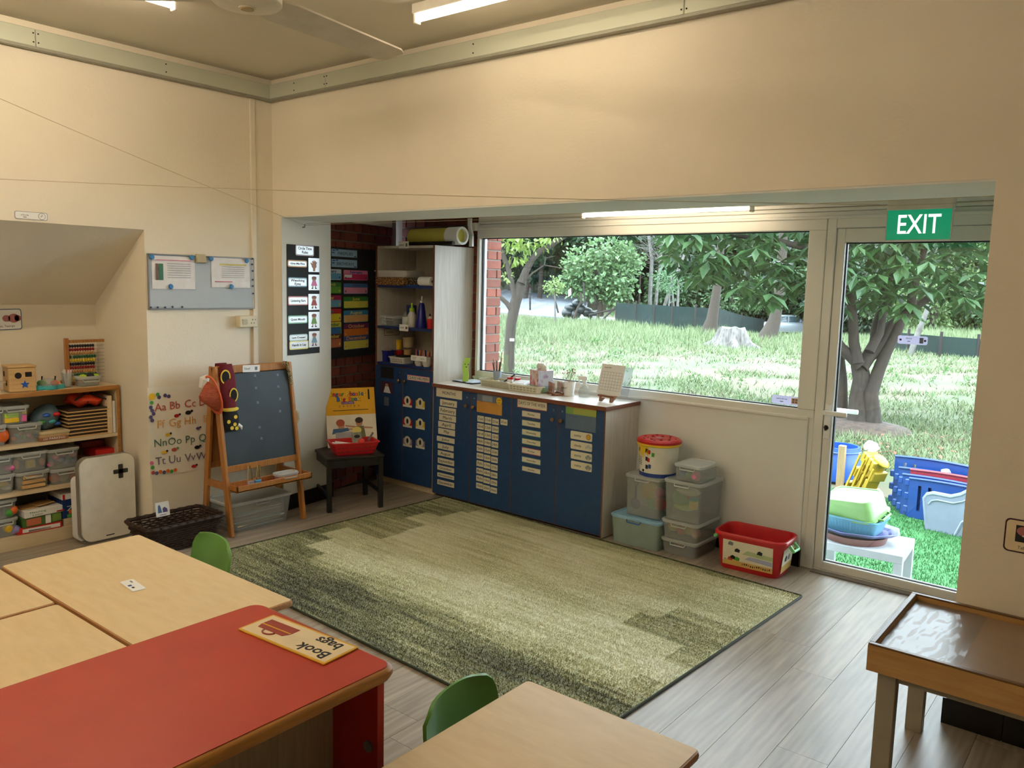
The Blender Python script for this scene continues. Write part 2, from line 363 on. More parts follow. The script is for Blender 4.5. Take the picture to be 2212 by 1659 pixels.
# outside of the house; the overhang is unseen, added and sized for the sky light
bm = BM(); box(bm, -6.5, 3.5, 4.80, 4.98, 2.5, 2.6); struct(obj('added_overhang', bm, m_white))
bm = BM(); box(bm, -6.5, 3.5, 4.78, 4.80, 2.0, 3.1); struct(obj('wall_outside', bm, m_white))
bm = BM(); box(bm, -.45, 3.5, 4.70, 4.80, -.45, 2.5); box(bm, -4.14, -.45, 4.742, 4.80, -.45, -.02); box(bm, -9, -4.75, 4.70, 4.80, -.45, 2.5); struct(obj('wall_outside_lower', bm, m_white))
use()
# metal trunking under the ceiling, in lengths with rivets
m_trunk = mat('pale_green_trunking', (196, 200, 182), .45, m=.1, var=.03, sc=3)
def trunk(name, label, fr, L_, joints):
    t = thing(name, label, 'trunking', fr)
    j = [0]+joints+[L_]
    for a, b in zip(j, j[1:]):
        bm = BM(); box(bm, a+.001, b-.001, 0, .088, 0, .05, .003, 1); obj('length', bm, m_trunk, t)
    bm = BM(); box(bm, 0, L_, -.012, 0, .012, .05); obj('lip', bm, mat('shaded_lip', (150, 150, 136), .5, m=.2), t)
    for a in [q for c in joints for q in (c-.012, c+.012)]+[(p+q)/2 for p, q in zip(j, j[1:])]:
        for v in (.022, .066):
            bm = BM(); cyl(bm, (a, v, .05), (a, v, .052), .004, n=8); obj('rivet', bm, m_dark, t)
trunk('cable_trunking', 'long metal trunking under the ceiling above the window opening', Matrix(((1, 0, 0, -4.71), (0, 0, -1, 3.3), (0, 1, 0, 2.748), (0, 0, 0, 1))), 7.3, [.62, 3.0, 5.4])
trunk('cable_trunking', 'metal trunking under the ceiling on the alcove wall', Matrix(((0, 0, 1, -4.71), (1, 0, 0, -2.7), (0, 1, 0, 2.748), (0, 0, 0, 1))), 5.95, [1.5, 4.55])
bm = BM(); box(bm, -4.71, -4.695, 3.13, 3.165, .9, 2.748, .002, 1); tag(obj('cable_conduit', bm, m_wall), 'thin painted conduit running down the wall beside the whiteboard', 'conduit')
# ================================================================ lamps
m_batten = mat('white_batten', (238, 234, 222), .4)
def batten(label, M_, L_=1.2, k=1.3):
    m_tube = mat('lit_tube_%d' % (k*100), (255, 235, 206), .4, var=.01, emit=LAMP*k)
    t = thing('fluorescent_batten', label, 'light', M_, 'fluorescent battens')
    bm = BM(); box(bm, 0, L_, -.03, .03, -.045, 0, .004, 1); obj('housing', bm, m_batten, t)
    bm = BM(); cyl(bm, (.015, 0, -.064), (L_-.015, 0, -.064), .014, n=12); obj('tube', bm, m_tube, t, True)
    for xx in (0, L_-.015):
        bm = BM(); box(bm, xx, xx+.015, -.02, .02, -.086, -.04, .003, 1); obj('lamp_holder', bm, m_batten, t)
batten('lit fluorescent batten on the ceiling nearest the window wall', TR(-2.87, 2.81, CEIL), 1.2, .38)
batten('lit fluorescent batten at the top edge of the picture, left of the fan', TR(-3.65, 2.05, CEIL, -PI/2), 1.2, 1.75)
for k, (xx, yy) in enumerate(((-2.7, .35), (-4.3, -.9), (-2.2, -1.0), (-3.4, -2.2))): batten(['unseen fluorescent batten added above the middle of the room', 'unseen fluorescent batten added at the rear of the room', 'unseen fluorescent batten added in the rear right of the room', 'unseen fluorescent batten added by the back wall'][k], TR(xx, yy, CEIL))  # unseen battens, added to brighten the room
use(RECESS); batten('lit fluorescent batten in the recess above the window', TR(-2.99, 4.40, 2.112), 1.16, .45); use()
# ================================================================ left side of the room
def pl(name, c, r=.45, **k): return mat(name, c, r, **k)
m_clear = pl('frosted_clear_plastic', (226, 230, 228), .25, tr=.74, var=.01)
m_clearlid = pl('frosted_clear_lid', (226, 230, 228), .3, tr=.45, var=.01)
m_ink = pl('black_ink', (24, 24, 28), .6); m_paper = pl('white_paper', (238, 238, 236), .55, var=.02); m_grey_ink = pl('grey_ink', (120, 122, 128), .6)
m_red = pl('red_plastic', (196, 28, 34), .35); m_blue = pl('blue_plastic', (36, 96, 190), .4); m_yel = pl('yellow_plastic', (240, 200, 40), .4); m_grn = pl('green_plastic', (70, 160, 60), .4)
m_orange = pl('orange_plastic', (236, 110, 40), .4); m_pink = pl('pink_plastic', (240, 110, 170), .4); m_purple = pl('purple_plastic', (110, 70, 150), .4); m_teal = pl('teal_plastic', (60, 170, 180), .4); m_lime = pl('lime_plastic', (176, 220, 50), .4)
m_birch = wood('birch_laminate', (222, 204, 170), (208, 188, 152), 1, .45, 4, 10, .02)
m_edge = wood('honey_edge', (176, 124, 58), (150, 98, 42), 1, .45, 8, 12)
m_pine = wood('honey_pine', (186, 128, 66), (158, 100, 46), 2, .45, 9, 12)
m_beech = wood('pale_beech', (214, 178, 122), (196, 156, 100), 1, .5, 8, 10)
def clear_box(label, M_, wd, d, h, tap=.9, group='clear storage boxes', lid=None, name='storage_box', shell=None, handle=None, cat='box'):
    t = thing(name, label, cat, M_, group); n = 3
    bm = BM(); A = lambda k, z: [(x_*k, y_*k, z) for x_, y_ in rrect(wd, d, .025, n)]
    B = lambda k, z: [(x_*k, y_*k, z) for x_, y_ in rrect(wd-.004, d-.004, .023, n)]
    loft(bm, [A(tap, 0), A(1, h-.012), B(1, h-.012), B(tap, .003)]); obj('tub', bm, shell or m_clear, t, True)
    bm = BM(); e = .012
    loft(bm, [[(x_, y_, z_) for x_, y_ in rrect(wd+e+q, d+e+q, .03, n)] for q, z_ in ((-.004, h-.018), (0, h-.012), (0, h-.003), (-.006, h), (-.03, h), (-.034, h-.005))])
    obj('lid', bm, lid or m_clearlid, t, True)
    for s in (-1, 1):
        bm = BM(); tube(bm, [(-.05, s*(d/2+.004), h-.016), (-.045, s*(d/2+.014), h-.03), (.045, s*(d/2+.014), h-.03), (.05, s*(d/2+.004), h-.016)], .0035, 6); obj('handle', bm, handle or m_clearlid, t, True)
    return t
def pebble(name, label, cat, loc, r, m, s=(1, 1, 1), group=None, rz=0):
    bm = BM(); ball(bm, (0, 0, 0), r, 10, s); o = obj(name, bm, m, None, True, TR(*loc, rz)); return tag(o, label, cat, group)
def slab(name, label, cat, M_, sx, sy, sz, m, bev=.003, group=None, seg=1):
    bm = BM(); box(bm, -sx/2, sx/2, -sy/2, sy/2, 0, sz, bev, seg); return tag(obj(name, bm, m, None, False, M_), label, cat, group)
# ---- alcove shelf
FX, BX = -5.05, -5.355; Y0, Y1 = .95, 2.402
t = thing('toy_shelf', 'low birch toy shelf with honey-coloured edges standing in the alcove', 'shelf', TR(0, 0, 0))
for z0, z1, nm in ((.885, .91, 'top'), (.590, .61, 'shelf'), (.313, .333, 'shelf'), (.055, .075, 'shelf')):
    bm = BM(); box(bm, BX, FX-.008, Y0, Y1, z0, z1); obj(nm, bm, m_birch, t)
    if nm == 'top':
        bm = BM(); box(bm, FX-.008, FX, Y0, Y1, z0-.002, z1+.002, .004, 2); obj('edge_trim', bm, m_edge, t)
    else:
        bm = BM(); box(bm, FX-.008, FX-.004, Y0+.02, Y1-.02, z0, z1); obj('shelf_edge', bm, m_birch, t)
for ya, yb in ((Y0, Y0+.02), (Y1-.02, Y1)):
    bm = BM(); box(bm, BX, FX-.008, ya, yb, 0, .885); obj('side_panel', bm, m_birch, t)
    bm = BM(); box(bm, FX-.008, FX, ya, yb, 0, .885, .003, 1); obj('edge_trim', bm, m_edge, t)
bm = BM(); box(bm, BX, BX+.006, Y0, Y1, .06, .9); obj('back_panel', bm, m_birch, t)
bm = BM(); box(bm, FX-.02, FX-.006, Y0+.02, Y1-.02, 0, .055); obj('plinth', bm, m_birch, t)
def sy_(px, X=-5.08): return at(px, 900, 0, X).y
Z1, Z2, Z3, Z4 = .912, .611, .334, .076
# top of the shelf
a, b = at(30, 845, 2, Z1), at(80, 845, 2, Z1)
t = thing('shape_sorter', 'wooden shape sorter cube with star hole on toy shelf', 'toy', TR(-5.15, sy_(46, -5.15), Z1, R(-8)))
bm = BM(); box(bm, -.07, .07, -.07, .07, 0, .14, .004, 1); obj('body', bm, m_beech, t)
bm = BM(); box(bm, -.075, .075, -.075, .075, .14, .15, .003, 1); obj('lid', bm, m_beech, t)
star = [((.026 if k % 2 == 0 else .011)*math.sin(k*PI/5), (.026 if k % 2 == 0 else .011)*math.cos(k*PI/5)) for k in range(10)]
for P_, yy, zz, m in ((star, .012, .042, m_blue), ([(.018*math.cos(k*PI/8), .018*math.sin(k*PI/8)) for k in range(16)], -.02, .095, m_dark), (rrect(.034, .028, .002, 1), .032, .1, m_dark)):
    bm = BM(); prism(bm, P_, 0, .0015, face_x(.0695, yy, zz)); obj('hole', bm, m, t)
for yy, zz in ((-.03, .1), (.02, .05)):
    bm = BM(); prism(bm, rrect(.03, .03, .004, 2), 0, .0015, Matrix(((1, 0, 0, yy), (0, 0, -1, -.0695), (0, 1, 0, zz), (0, 0, 0, 1)))); obj('hole', bm, m_dark, t)
ya, yb = at(141, 800, 0, -5.27).y, at(238, 800, 0, -5.27).y; Wd = yb-ya
t = thing('abacus', 'wooden bead abacus standing on the toy shelf', 'abacus', TR(-5.27, (ya+yb)/2, Z1)); H_ = .285
for s in (-1, 1):
    bm = BM(); box(bm, -.012, .012, s*(Wd/2-.012)-.012, s*(Wd/2-.012)+.012, 0, H_, .003, 1); obj('post', bm, m_pine, t)
    bm = BM(); box(bm, -.06, .06, s*(Wd/2-.012)-.02, s*(Wd/2-.012)+.02, 0, .022, .004, 1); obj('foot', bm, m_pine, t)
bm = BM(); box(bm, -.008, .008, -Wd/2+.02, Wd/2-.02, H_-.03, H_-.012, .002, 1); obj('top_rail', bm, m_pine, t)
bcol = [pl('bead_black', (24, 22, 34)), pl('bead_red', (150, 20, 30)), pl('bead_wood', (196, 150, 90)), pl('bead_green', (20, 90, 50)), pl('bead_yellow', (216, 190, 40))]
BDM = {}
for k in range(10):
    z = H_-.05-k*.0225
    bm = BM(); cyl(bm, (0, -Wd/2+.02, z), (0, Wd/2-.02, z), .0012, n=6); obj('wire', bm, pl('wire_steel', (150, 150, 150), .3, m=.8), t)
    for j in range(10):
        m = bcol[k % 5]
        if m.name not in BDM:
            bm = BM(); ball(bm, (0, 0, 0), .0105, 10, (1, .72, 1)); o = obj('bead', bm, m, t, True); BDM[m.name] = o.data
        else: o = link('bead', BDM[m.name], t)
        o.location = (0, -Wd/2+.033+j*.0155+(.01 if (k % 5 == 3 and j) else 0), z)
t = thing('sorting_tray', 'blue flower-shaped tray toy with red apple and clear dome on toy shelf', 'toy', TR(-5.13, sy_(108, -5.13), Z1))
bm = BM(); prism(bm, [((.052+.012*math.cos(5*a_))*math.cos(a_), (.075+.012*math.cos(5*a_))*math.sin(a_)) for a_ in [2*PI*k/40 for k in range(40)]], 0, .022); obj('tray', bm, m_teal, t, True)
for yy, m, r_ in ((.03, m_orange, .024), (-.03, m_grn, .026)):
    bm = BM(); ball(bm, (.015 if yy > 0 else -.02, yy, .034), r_, 12, (1, 1, .7)); f_ = obj('fruit', bm, m, t, True)
    bm = BM(); cyl(bm, (.015 if yy > 0 else -.02, yy, .045), (.015 if yy > 0 else -.02, yy+.004, .075), .003, .005, 6); obj('stalk', bm, m_ink, f_)
bm = BM(); lathe(bm, [(.055, .02), (.052, .04), (.035, .058), (0, .064)], 20); obj('dome', bm, m_clear, t, True)
t = thing('pen_cup', 'clear cup of white markers on toy shelf in front of abacus', 'cup', TR(-5.14, sy_(148, -5.14), Z1))
bm = BM(); lathe(bm, [(0, .001), (.026, .001), (.03, .085), (.028, .085), (.024, .004), (0, .004)], 18); obj('cup', bm, m_clear, t, True)
for k in range(6):
    a_ = k*1.05; bm = BM(); tube(bm, [(.01*math.cos(a_), .01*math.sin(a_), .006), (.024*math.cos(a_), .024*math.sin(a_), .105)], .005, 6); obj('marker', bm, [m_paper, m_paper, m_pink, m_paper, m_clear, m_paper][k], t, True)
clear_box('open clear tub of green and black bits before the abacus', TR(-5.14, sy_(192, -5.14), Z1, PI/2), .13, .09, .06)
for k, (dy, m, s) in enumerate(((-.03, m_lime, (1.2, .8, .6)), (.015, m_ink, (1.4, .9, .8)), (.045, m_lime, (1.2, .8, .5)), (-.045, m_orange, (.8, .8, .6)))):
    pebble('toy_piece', ['lime green toy piece at the left of the open tub', 'black toy piece sticking out of the open tub', 'lime green toy piece at the right of the open tub', 'orange toy piece at the bottom of the open tub'][k], 'toy', (-5.13, sy_(192, -5.14)+dy, Z1+(.03 if k == 3 else .06)), .022, m, s)
t = thing('picture_stand', 'blue picture on a white stand at the left edge of toy shelf', 'picture', TR(-5.12, sy_(-24, -5.12), Z1, R(15)))
bm = BM(); bar(bm, (.02, 0, .07), (-.04, 0, .2), .12, .006, (0, 1, 0)); obj('picture', bm, m_blue, t)
bm = BM(); box(bm, .005, .03, -.09, .09, .055, .065); bar(bm, (.02, -.06, 0), (0, -.05, .06), .012, .008); bar(bm, (.02, .06, 0), (0, .05, .06), .012, .008); obj('stand', bm, m_birch, t)
# second shelf
def sh(px0, px1, X): return (at(px0, 900, 0, X).y + at(px1, 900, 0, X).y)/2, at(px1, 900, 0, X).y-at(px0, 900, 0, X).y
y_, w_ = sh(22, 90, FX-.03); clear_box('clear lidded box of wooden puzzle pieces, lower of its stack', TR(-5.20, y_, Z2, PI/2), w_+.01, .24, .115)
for k in range(7): pebble('puzzle_piece', '%s puzzle piece inside the clear puzzle box' % ['leftmost orange', 'teal', 'left tan', 'green', 'pink', 'right tan', 'rightmost blue'][k], 'toy', (-5.11-.02*(k % 2), y_-.06+.02*k, Z2+.03+.012*(k % 3)), .018, [m_orange, m_teal, m_beech, m_grn, m_pink, m_beech, m_blue][k], (1, .8, .7), 'puzzle pieces in the clear box')
y_, w_ = sh(12, 68, FX-.03); clear_box('clear lidded box of coloured dough packs on top of the puzzle box', TR(-5.19, y_-.01, Z2+.117, PI/2), w_+.01, .2, .105)
for k, (m, dy, dz, sx) in enumerate(((m_lime, -.02, .035, .075), (m_yel, -.02, .006, .075), (m_pink, .045, .006, .025), (m_yel, .045, .05, .025))):
    slab('dough_pack', ['lime pack in the upper clear box', 'yellow pack lying lowest in the upper clear box', 'pink pack standing in the upper clear box', 'yellow pack above the pink one in the clear box'][k], 'pack', TR(-5.11, y_-.01+dy, Z2+.12+dz), .03, sx, .028 if k < 2 else .04, m)
y_, w_ = sh(-40, 14, FX-.03); clear_box('clear box with an orange ball at the left edge of second shelf', TR(-5.20, y_, Z2, PI/2), w_, .24, .12)
clear_box('clear box on top at the left edge of second shelf', TR(-5.20, y_, Z2+.122, PI/2), w_, .2, .1)
pebble('ball', 'orange ball inside clear box at the left edge', 'ball', (-5.12, y_+.04, Z2+.055), .045, m_orange)
y_, w_ = sh(84, 142, FX-.03)
for k in range(3): slab('board_game', ['flat brown board game box with white lettering on second shelf', 'flat tan board game box in the middle of the pile', 'flat cream board game box topping the pile'][k], 'game', TR(-5.18, y_+.004*k, Z2+.018*k), .22, w_+.02, .017, [pl('brown_card', (150, 104, 72)), pl('tan_card', (190, 160, 116)), pl('cream_card', (206, 190, 150))][k])
t = thing('parking_lettering_card', 'brown card strip reading PARKING at the front of the game boxes', 'card', face_x(-5.068, y_, Z2+.012)); bm = BM(); prism(bm, rrect(w_, .02, .001, 1), 0, .001); obj('strip', bm, pl('brown_card', ()), t); lettering(t, 'LD PARKING', 0, 0, .012, m_paper, .0012, w_*.8)
bm = BM(); ball(bm, (0, 0, 0), .1, 14, (.8, .8, .75))
for v in bm.verts: v.co += Vector((0, .35*max(0, v.co.z), 0)) + Vector((random.Random(int(v.co.x*1e4)).uniform(-.006, .006), 0, random.Random(int(v.co.y*1e4)).uniform(-.006, .006)))
t = tag(obj('plastic_bag', bm, pl('blue_clear_film', (120, 150, 170), .2, tr=.5), None, True, TR(-5.18, y_-.01, Z2+.126)), 'see-through plastic bag bulging with coloured bricks on second shelf', 'bag')
for k in range(9): pebble('toy_brick', '%s toy brick inside the see-through bag' % ['leftmost yellow', 'left green', 'pink', 'left blue', 'middle yellow', 'teal', 'right green', 'red', 'rightmost blue'][k], 'toy', (-5.15+.03*(k % 2), y_-.06+.014*k, Z2+.085+.02*(k % 4)), .02, [m_yel, m_grn, m_pink, m_blue, m_yel, m_teal, m_grn, m_red, m_blue][k], (1, 1.2, .7), 'bricks in the plastic bag')
y_, w_ = sh(146, 238, FX-.02)
for k in range(8):
    t = thing('puzzle_board', 'wooden puzzle board, %s in the stack on second shelf' % ['lowest', 'second from the bottom', 'third from the bottom', 'fourth from the bottom', 'fifth from the bottom', 'third from the top', 'second from the top', 'topmost'][k], 'puzzle', TR(-5.19+.004*math.sin(k*2), y_+.006*math.sin(k*3.1), Z2+.0215*k, R(1.5*math.sin(k*1.7))), 'stacked puzzle boards')
    bm = BM(); box(bm, -.12, .12, -w_/2, w_/2, .0, .007, .001, 1); obj('tray', bm, m_beech, t)
    bm = BM(); box(bm, -.112, .112, -w_/2+.008, w_/2-.008, .007, .018); obj('pieces', bm, pl('puzzle_dark', (60, 48, 38)), t)
bm = BM(); ball(bm, (0, 0, 0), .1, 16, (1, 1.15, .42))
for v in bm.verts: v.co.z += .012*math.sin(v.co.y*60+v.co.x*30)
t = tag(obj('orange_pouch', bm, pl('orange_nylon', (214, 64, 26), .5, bump=.3, bs=30), None, True, TR(-5.18, y_+.02, Z2+.213)), 'crumpled orange nylon pouch with black straps on the puzzle boards', 'bag')
bm = BM(); tube(bm, [(.09, -.09, .01), (.06, -.02, .042), (.07, .04, .03), (.1, .09, .0)], .006, 6); tube(bm, [(.095, -.02, -.01), (.07, .0, .036), (.02, .05, .046)], .006, 6); obj('strap', bm, m_ink, t, True)
for k, (px, hh, m) in enumerate(((243, .235, m_birch), (252, .2, m_paper), (259, .19, pl('grey_board', (150, 152, 158))))):
    slab('upright_board', ['tall birch board standing upright at the shelf end', 'white binder standing upright beside the birch board', 'grey board standing against the shelf side'][k], 'board', TR(-5.18, sy_(px, FX-.02)-.016, Z2), .23, [.028, .016, .014][k], hh, m)
# third shelf
y_, w_ = sh(30, 100, FX-.03); clear_box('clear lidded box of wooden trays, lower left of third shelf', TR(-5.20, y_, Z3, PI/2), w_+.01, .25, .105)
for k in range(3): slab('wooden_tray', ['lowest wooden tray inside the clear box', 'middle wooden tray inside the clear box', 'top wooden tray inside the clear box'][k], 'tray', TR(-5.16, y_, Z3+.008+.028*k, R(3*k)), .17, w_*.74, .02, m_beech)
clear_box('clear lidded box of wooden toys on top of tray box', TR(-5.20, y_-.01, Z3+.107, PI/2), w_+.02, .25, .115)
slab('wooden_tool', 'yellow wooden toy block with four holes in clear box', 'toy', TR(-5.10, y_-.005, Z3+.125), .02, .05, .045, m_yel)
for k, (dy, m, s) in enumerate(((-.07, m_orange, (.9, .8, 1.3)), (.07, m_orange, (.9, .8, 1)), (.0, m_beech, (1, 3, .9)))): pebble('wooden_toy', ['orange toy at the left in the wooden toy box', 'orange toy at the right in the wooden toy box', 'long pale toy lying on top in the wooden toy box'][k], 'toy', (-5.13, y_+dy, Z3+[.15, .145, .185][k]), .022, m, s)
y_, w_ = sh(104, 168, FX-.03); clear_box('clear box of pumpkin toys at the bottom right of third shelf', TR(-5.20, y_, Z3, PI/2), w_, .25, .095)
for k, (dy, m) in enumerate(((-.05, m_orange), (.0, pl('cream_ball', (216, 196, 140))), (.055, m_orange))): pebble('soft_ball', ['orange ball at the left of the lower box', 'cream ball in the middle of the lower box', 'orange pumpkin ball at the right of the lower box'][k], 'ball', (-5.12, y_+dy, Z3+.042), .034, m)
clear_box('clear box of pink and blue bricks on the pumpkin box', TR(-5.20, y_-.005, Z3+.097, PI/2), w_+.012, .25, .12)
for k in range(10): pebble('toy_link', '%s linking toy inside the pink and blue brick box' % ['leftmost pink', 'leftmost blue', 'second pink', 'purple', 'second blue', 'middle pink', 'third blue', 'teal', 'rightmost pink', 'rightmost blue'][k], 'toy', (-5.11-.02*(k % 2), y_-.07+.0155*k, Z3+.125+.02*(k % 3)), .02, [m_pink, m_blue, m_pink, m_purple, m_blue, m_pink, m_blue, m_teal, m_pink, m_blue][k], (1, 1.1, .8), 'linking toys in the clear box')
y_, w_ = sh(-40, 26, FX-.03)
clear_box('clear box at the left edge of third shelf, lower one', TR(-5.20, y_, Z3, PI/2), w_, .25, .11); clear_box('clear box at the left edge of third shelf, upper one', TR(-5.20, y_, Z3+.112, PI/2), w_, .25, .11)
for k, (dz, m) in enumerate(((.14, m_pink), (.03, m_paper), (.05, m_yel))): pebble('toy_bit', ['pink toy in the upper box at the left edge', 'white toy in the lower box at the left edge', 'yellow toy in the lower box at the left edge'][k], 'toy', (-5.11, y_+.06-.02*k, Z3+dz), .026, m, (1, 1.3, .7))
y_, w_ = sh(203, 244, -5.1)
slab('game_box', 'tan flat box under the red box on third shelf', 'box', TR(-5.2, y_-.02, Z3, PI/2), .16, .2, .12, pl('tan_card', ())); slab('game_box', 'red lidded box with grey top on third shelf', 'box', TR(-5.2, y_+.01, Z3+.121, PI/2), .12, .18, .05, pl('red_card', (190, 30, 26)))
slab('game_box', 'dark red box at the back of third shelf', 'box', TR(-5.27, y_-.02, Z3+.172, PI/2), .14, .1, .04, pl('dark_red_card', (120, 22, 20)))
# bottom shelf
y_, w_ = sh(-40, 27, FX-.03)
clear_box('clear box of yellow toys at the bottom left of shelf', TR(-5.20, y_, Z4, PI/2), w_, .25, .11); clear_box('clear box of green toys above it at the bottom left', TR(-5.20, y_, Z4+.112, PI/2), w_, .25, .11)
for k, (dy, dz, m) in enumerate(((.03, .05, m_yel), (.07, .03, pl('lilac', (140, 130, 190))), (.04, .14, m_grn), (.06, .15, m_orange))): pebble('toy_bit', ['yellow toy in the bottom left box', 'lilac toy in the bottom left box', 'green toy in the second box from the floor', 'orange toy in the second box from the floor'][k], 'toy', (-5.1, y_+dy, Z4+dz), .028, m)
y_, w_ = sh(30, 126, FX-.03)
def game(label, M_, sx, sy, sz, m, txt=None, tm=None, ts=.012, extra=()):
    t = thing('board_game_box', label, 'game', M_); bm = BM(); box(bm, -sx/2, sx/2, -sy/2, sy/2, 0, sz, .002, 1); obj('box', bm, m, t)
    fr = Matrix.Translation((sx/2, 0, sz/2)) @ face_x(0, 0, 0)
    if txt: lettering(t, txt, -sy*.18, 0, ts, tm, .0006, sy*.45, M_=fr)
    for (a_, b_, ww, hh, mm) in extra:
        bm = BM(); prism(bm, rrect(ww, hh, .001, 1, a_, b_), .0003, .0009, fr); obj('print', bm, mm, t)
game('red and white game box lowest in the pile on bottom shelf', TR(-5.17, y_-.01, Z4, R(-3)), .2, w_*1.02, .036, pl('red_card', ()), None, None, 0, ((.01, 0, w_*.85, .022, m_paper), (0, -.004, w_*.5, .01, m_ink)))
game('green picture game box in the middle of the pile on bottom shelf', TR(-5.17, y_, Z4+.037, R(2)), .2, w_*.9, .056, pl('green_card', (70, 110, 50)), None, None, 0, ((-.05, 0, .08, .04, pl('orange_print', (196, 110, 80))), (.03, 0, .03, .05, m_paper), (.08, 0, .05, .045, pl('lime_print', (120, 160, 70)))))
game('white game box lettered Matching Letter on top of the pile', TR(-5.165, y_+.012, Z4+.094, R(3)), .2, w_*.95, .04, m_paper, 'Matching\nLetter', pl('green_ink', (60, 130, 70)), .011, ((.09, -.012, .05, .008, m_red),))
for k, (dy, sx) in enumerate(((-.05, .09), (.03, .11))): slab('wooden_puzzle', ['pale wooden puzzle lying on the white game box, left', 'pale wooden puzzle lying on the white game box, right'][k], 'puzzle', TR(-5.16, y_+dy, Z4+.135+.008*k, R(20*k)), .1, sx, .007, m_beech)
slab('black_case', 'black case at the back of bottom shelf', 'case', TR(-5.27, y_-.03, Z4+.136), .12, .22, .07, m_ink)
y_, w_ = sh(130, 172, FX-.03)
slab('game_box', 'small cream box under the blue game box on bottom shelf', 'box', TR(-5.17, y_, Z4), .2, w_+.02, .045, m_birch)
game('deep blue game box with orange disc on bottom shelf', TR(-5.17, y_, Z4+.046), .2, w_+.03, .115, pl('navy_card', (20, 52, 110)), 'Z', m_paper, .03, ((-.02, -.02, .03, .025, m_orange), (-.03, -.045, .03, .02, m_grn)))
game('white and red game box on top of the blue one', TR(-5.17, y_, Z4+.162), .2, w_+.03, .032, m_paper, None, None, 0, ((-.06, 0, .014, .032, m_red), (.02, .002, .06, .008, m_grey_ink)))
# ---- air purifier
t = thing('air_purifier', 'white air purifier with rounded corners and dark plus-shaped grille', 'air purifier', TR(-4.93, 2.215, 0)); Wd, H_ = .325, .535
P_ = rrect(Wd, H_-.03, .055, 6, 0, H_/2)
bm = BM(); prism(bm, P_, .03, .075, face_x(0, 0, 0) @ Matrix.Translation((0, 0, .0))); obj('grille_band', bm, pl('grey_band', (150, 148, 138), .35, m=.4), t, True)
bm = BM(); prism(bm, rrect(Wd-.004, H_-.03, .06, 6, 0, H_/2), .075, .09, face_x(0, 0, 0)); obj('front_panel', bm, pl('white_gloss_panel', (232, 228, 216), .25), t, True)
bm = BM(); prism(bm, rrect(Wd, H_*.72, .03, 4, 0, H_*.36+.012), -.04, .03, face_x(0, 0, 0)); obj('rear_body', bm, m_paper, t, True)
c_ = (.075, .415)
for ww, hh in ((.088, .026), (.028, .086)):
    bm = BM(); prism(bm, rrect(ww, hh, .004, 2, *c_), .0895, .0915, face_x(0, 0, 0)); obj('plus_grille', bm, pl('charcoal_grille', (52, 52, 50), .4), t)
bm = BM(); prism(bm, rrect(.05, .006, .001, 1, 0, .035), .0897, .0907, face_x(0, 0, 0)); obj('nameplate', bm, m_ink, t)
bm = BM(); box(bm, -.03, .08, -.14, .14, 0, .016, .003, 1); obj('base', bm, pl('grey_band', ()), t)
bm = BM(); tube(bm, [(-4.88, 2.38, .03), (-4.80, 2.40, .05), (-4.70, 2.3, .005), (-4.6, 2.22, .004)], .003, 6); tag(obj('power_cable', bm, m_paper, None, True), 'thin white power cable beside the air purifier', 'cable')
# ---- wicker basket
t = thing('wicker_basket', 'dark brown rectangular wicker basket on the floor below the alphabet poster', 'basket', TR(-4.49, 2.44, 0))
m_wick = mat('dark_wicker', (58, 36, 24), .6, c2=(34, 20, 14), sc=30)
def ring(w_, d_, z, ph, amp, n=56):
    out = []; base = rrect(w_, d_, .03, 3); L_ = []; tot = 0
    for k in range(len(base)):
        p, q = Vector(base[k]), Vector(base[(k+1) % len(base)]); L_.append((tot, p, q)); tot += (q-p).length
    for j in range(n):
        s = tot*j/n; a_, p, q = [e for e in L_ if e[0] <= s+1e-9][-1]; d = (q-p); v = p+d.normalized()*(s-a_); nrm = Vector((d.y, -d.x)).normalized()
        v += nrm*amp*(1 if (j+ph) % 2 else -1); out.append((v.x, v.y, z))
    return out
rows = 11
for k in range(rows):
    z = .008+k*.0135; f_ = k/(rows-1); bm = BM(); tube(bm, ring(.23+.05*f_, .37+.09*f_, z, k, .004), .0065, 5, closed=True); obj('weave', bm, m_wick, t, True)
bm = BM(); tube(bm, ring(.295, .475, .16, 0, .002), .011, 6, closed=True); tube(bm, ring(.30, .48, .168, 1, .006), .006, 5, closed=True); obj('rim', bm, m_wick, t, True)
bm = BM(); box(bm, -.115, .115, -.185, .185, .002, .012); obj('bottom', bm, m_wick, t)
for k in range(26):
    p, q = ring(.23, .37, .0, 0, 0, 26)[k], ring(.285, .465, .16, 0, 0, 26)[k]; bm = BM(); tube(bm, [p, q], .004, 5); obj('stake', bm, m_wick, t, True)
t = thing('picture_card', 'small white picture card propped in the wicker basket', 'card', TR(-4.545, 2.39, .215, R(90)) @ Matrix.Rotation(R(80), 4, 'X'))
bm = BM(); prism(bm, rrect(.085, .085, .004), 0, .0015); obj('card', bm, m_paper, t)
poly(t, pl('blue_print', (70, 110, 160)), [(-.03, -.02), (-.005, -.02), (-.012, .02), (-.02, .03), (-.027, .02)], .0016); poly(t, pl('violet_print', (90, 80, 130)), [(0, -.02), (.03, -.02), (.028, 0), (.012, .012), (.0, .004)], .0016); flat(t, m_grey_ink, 0, -.033, .04, .004, .0016)
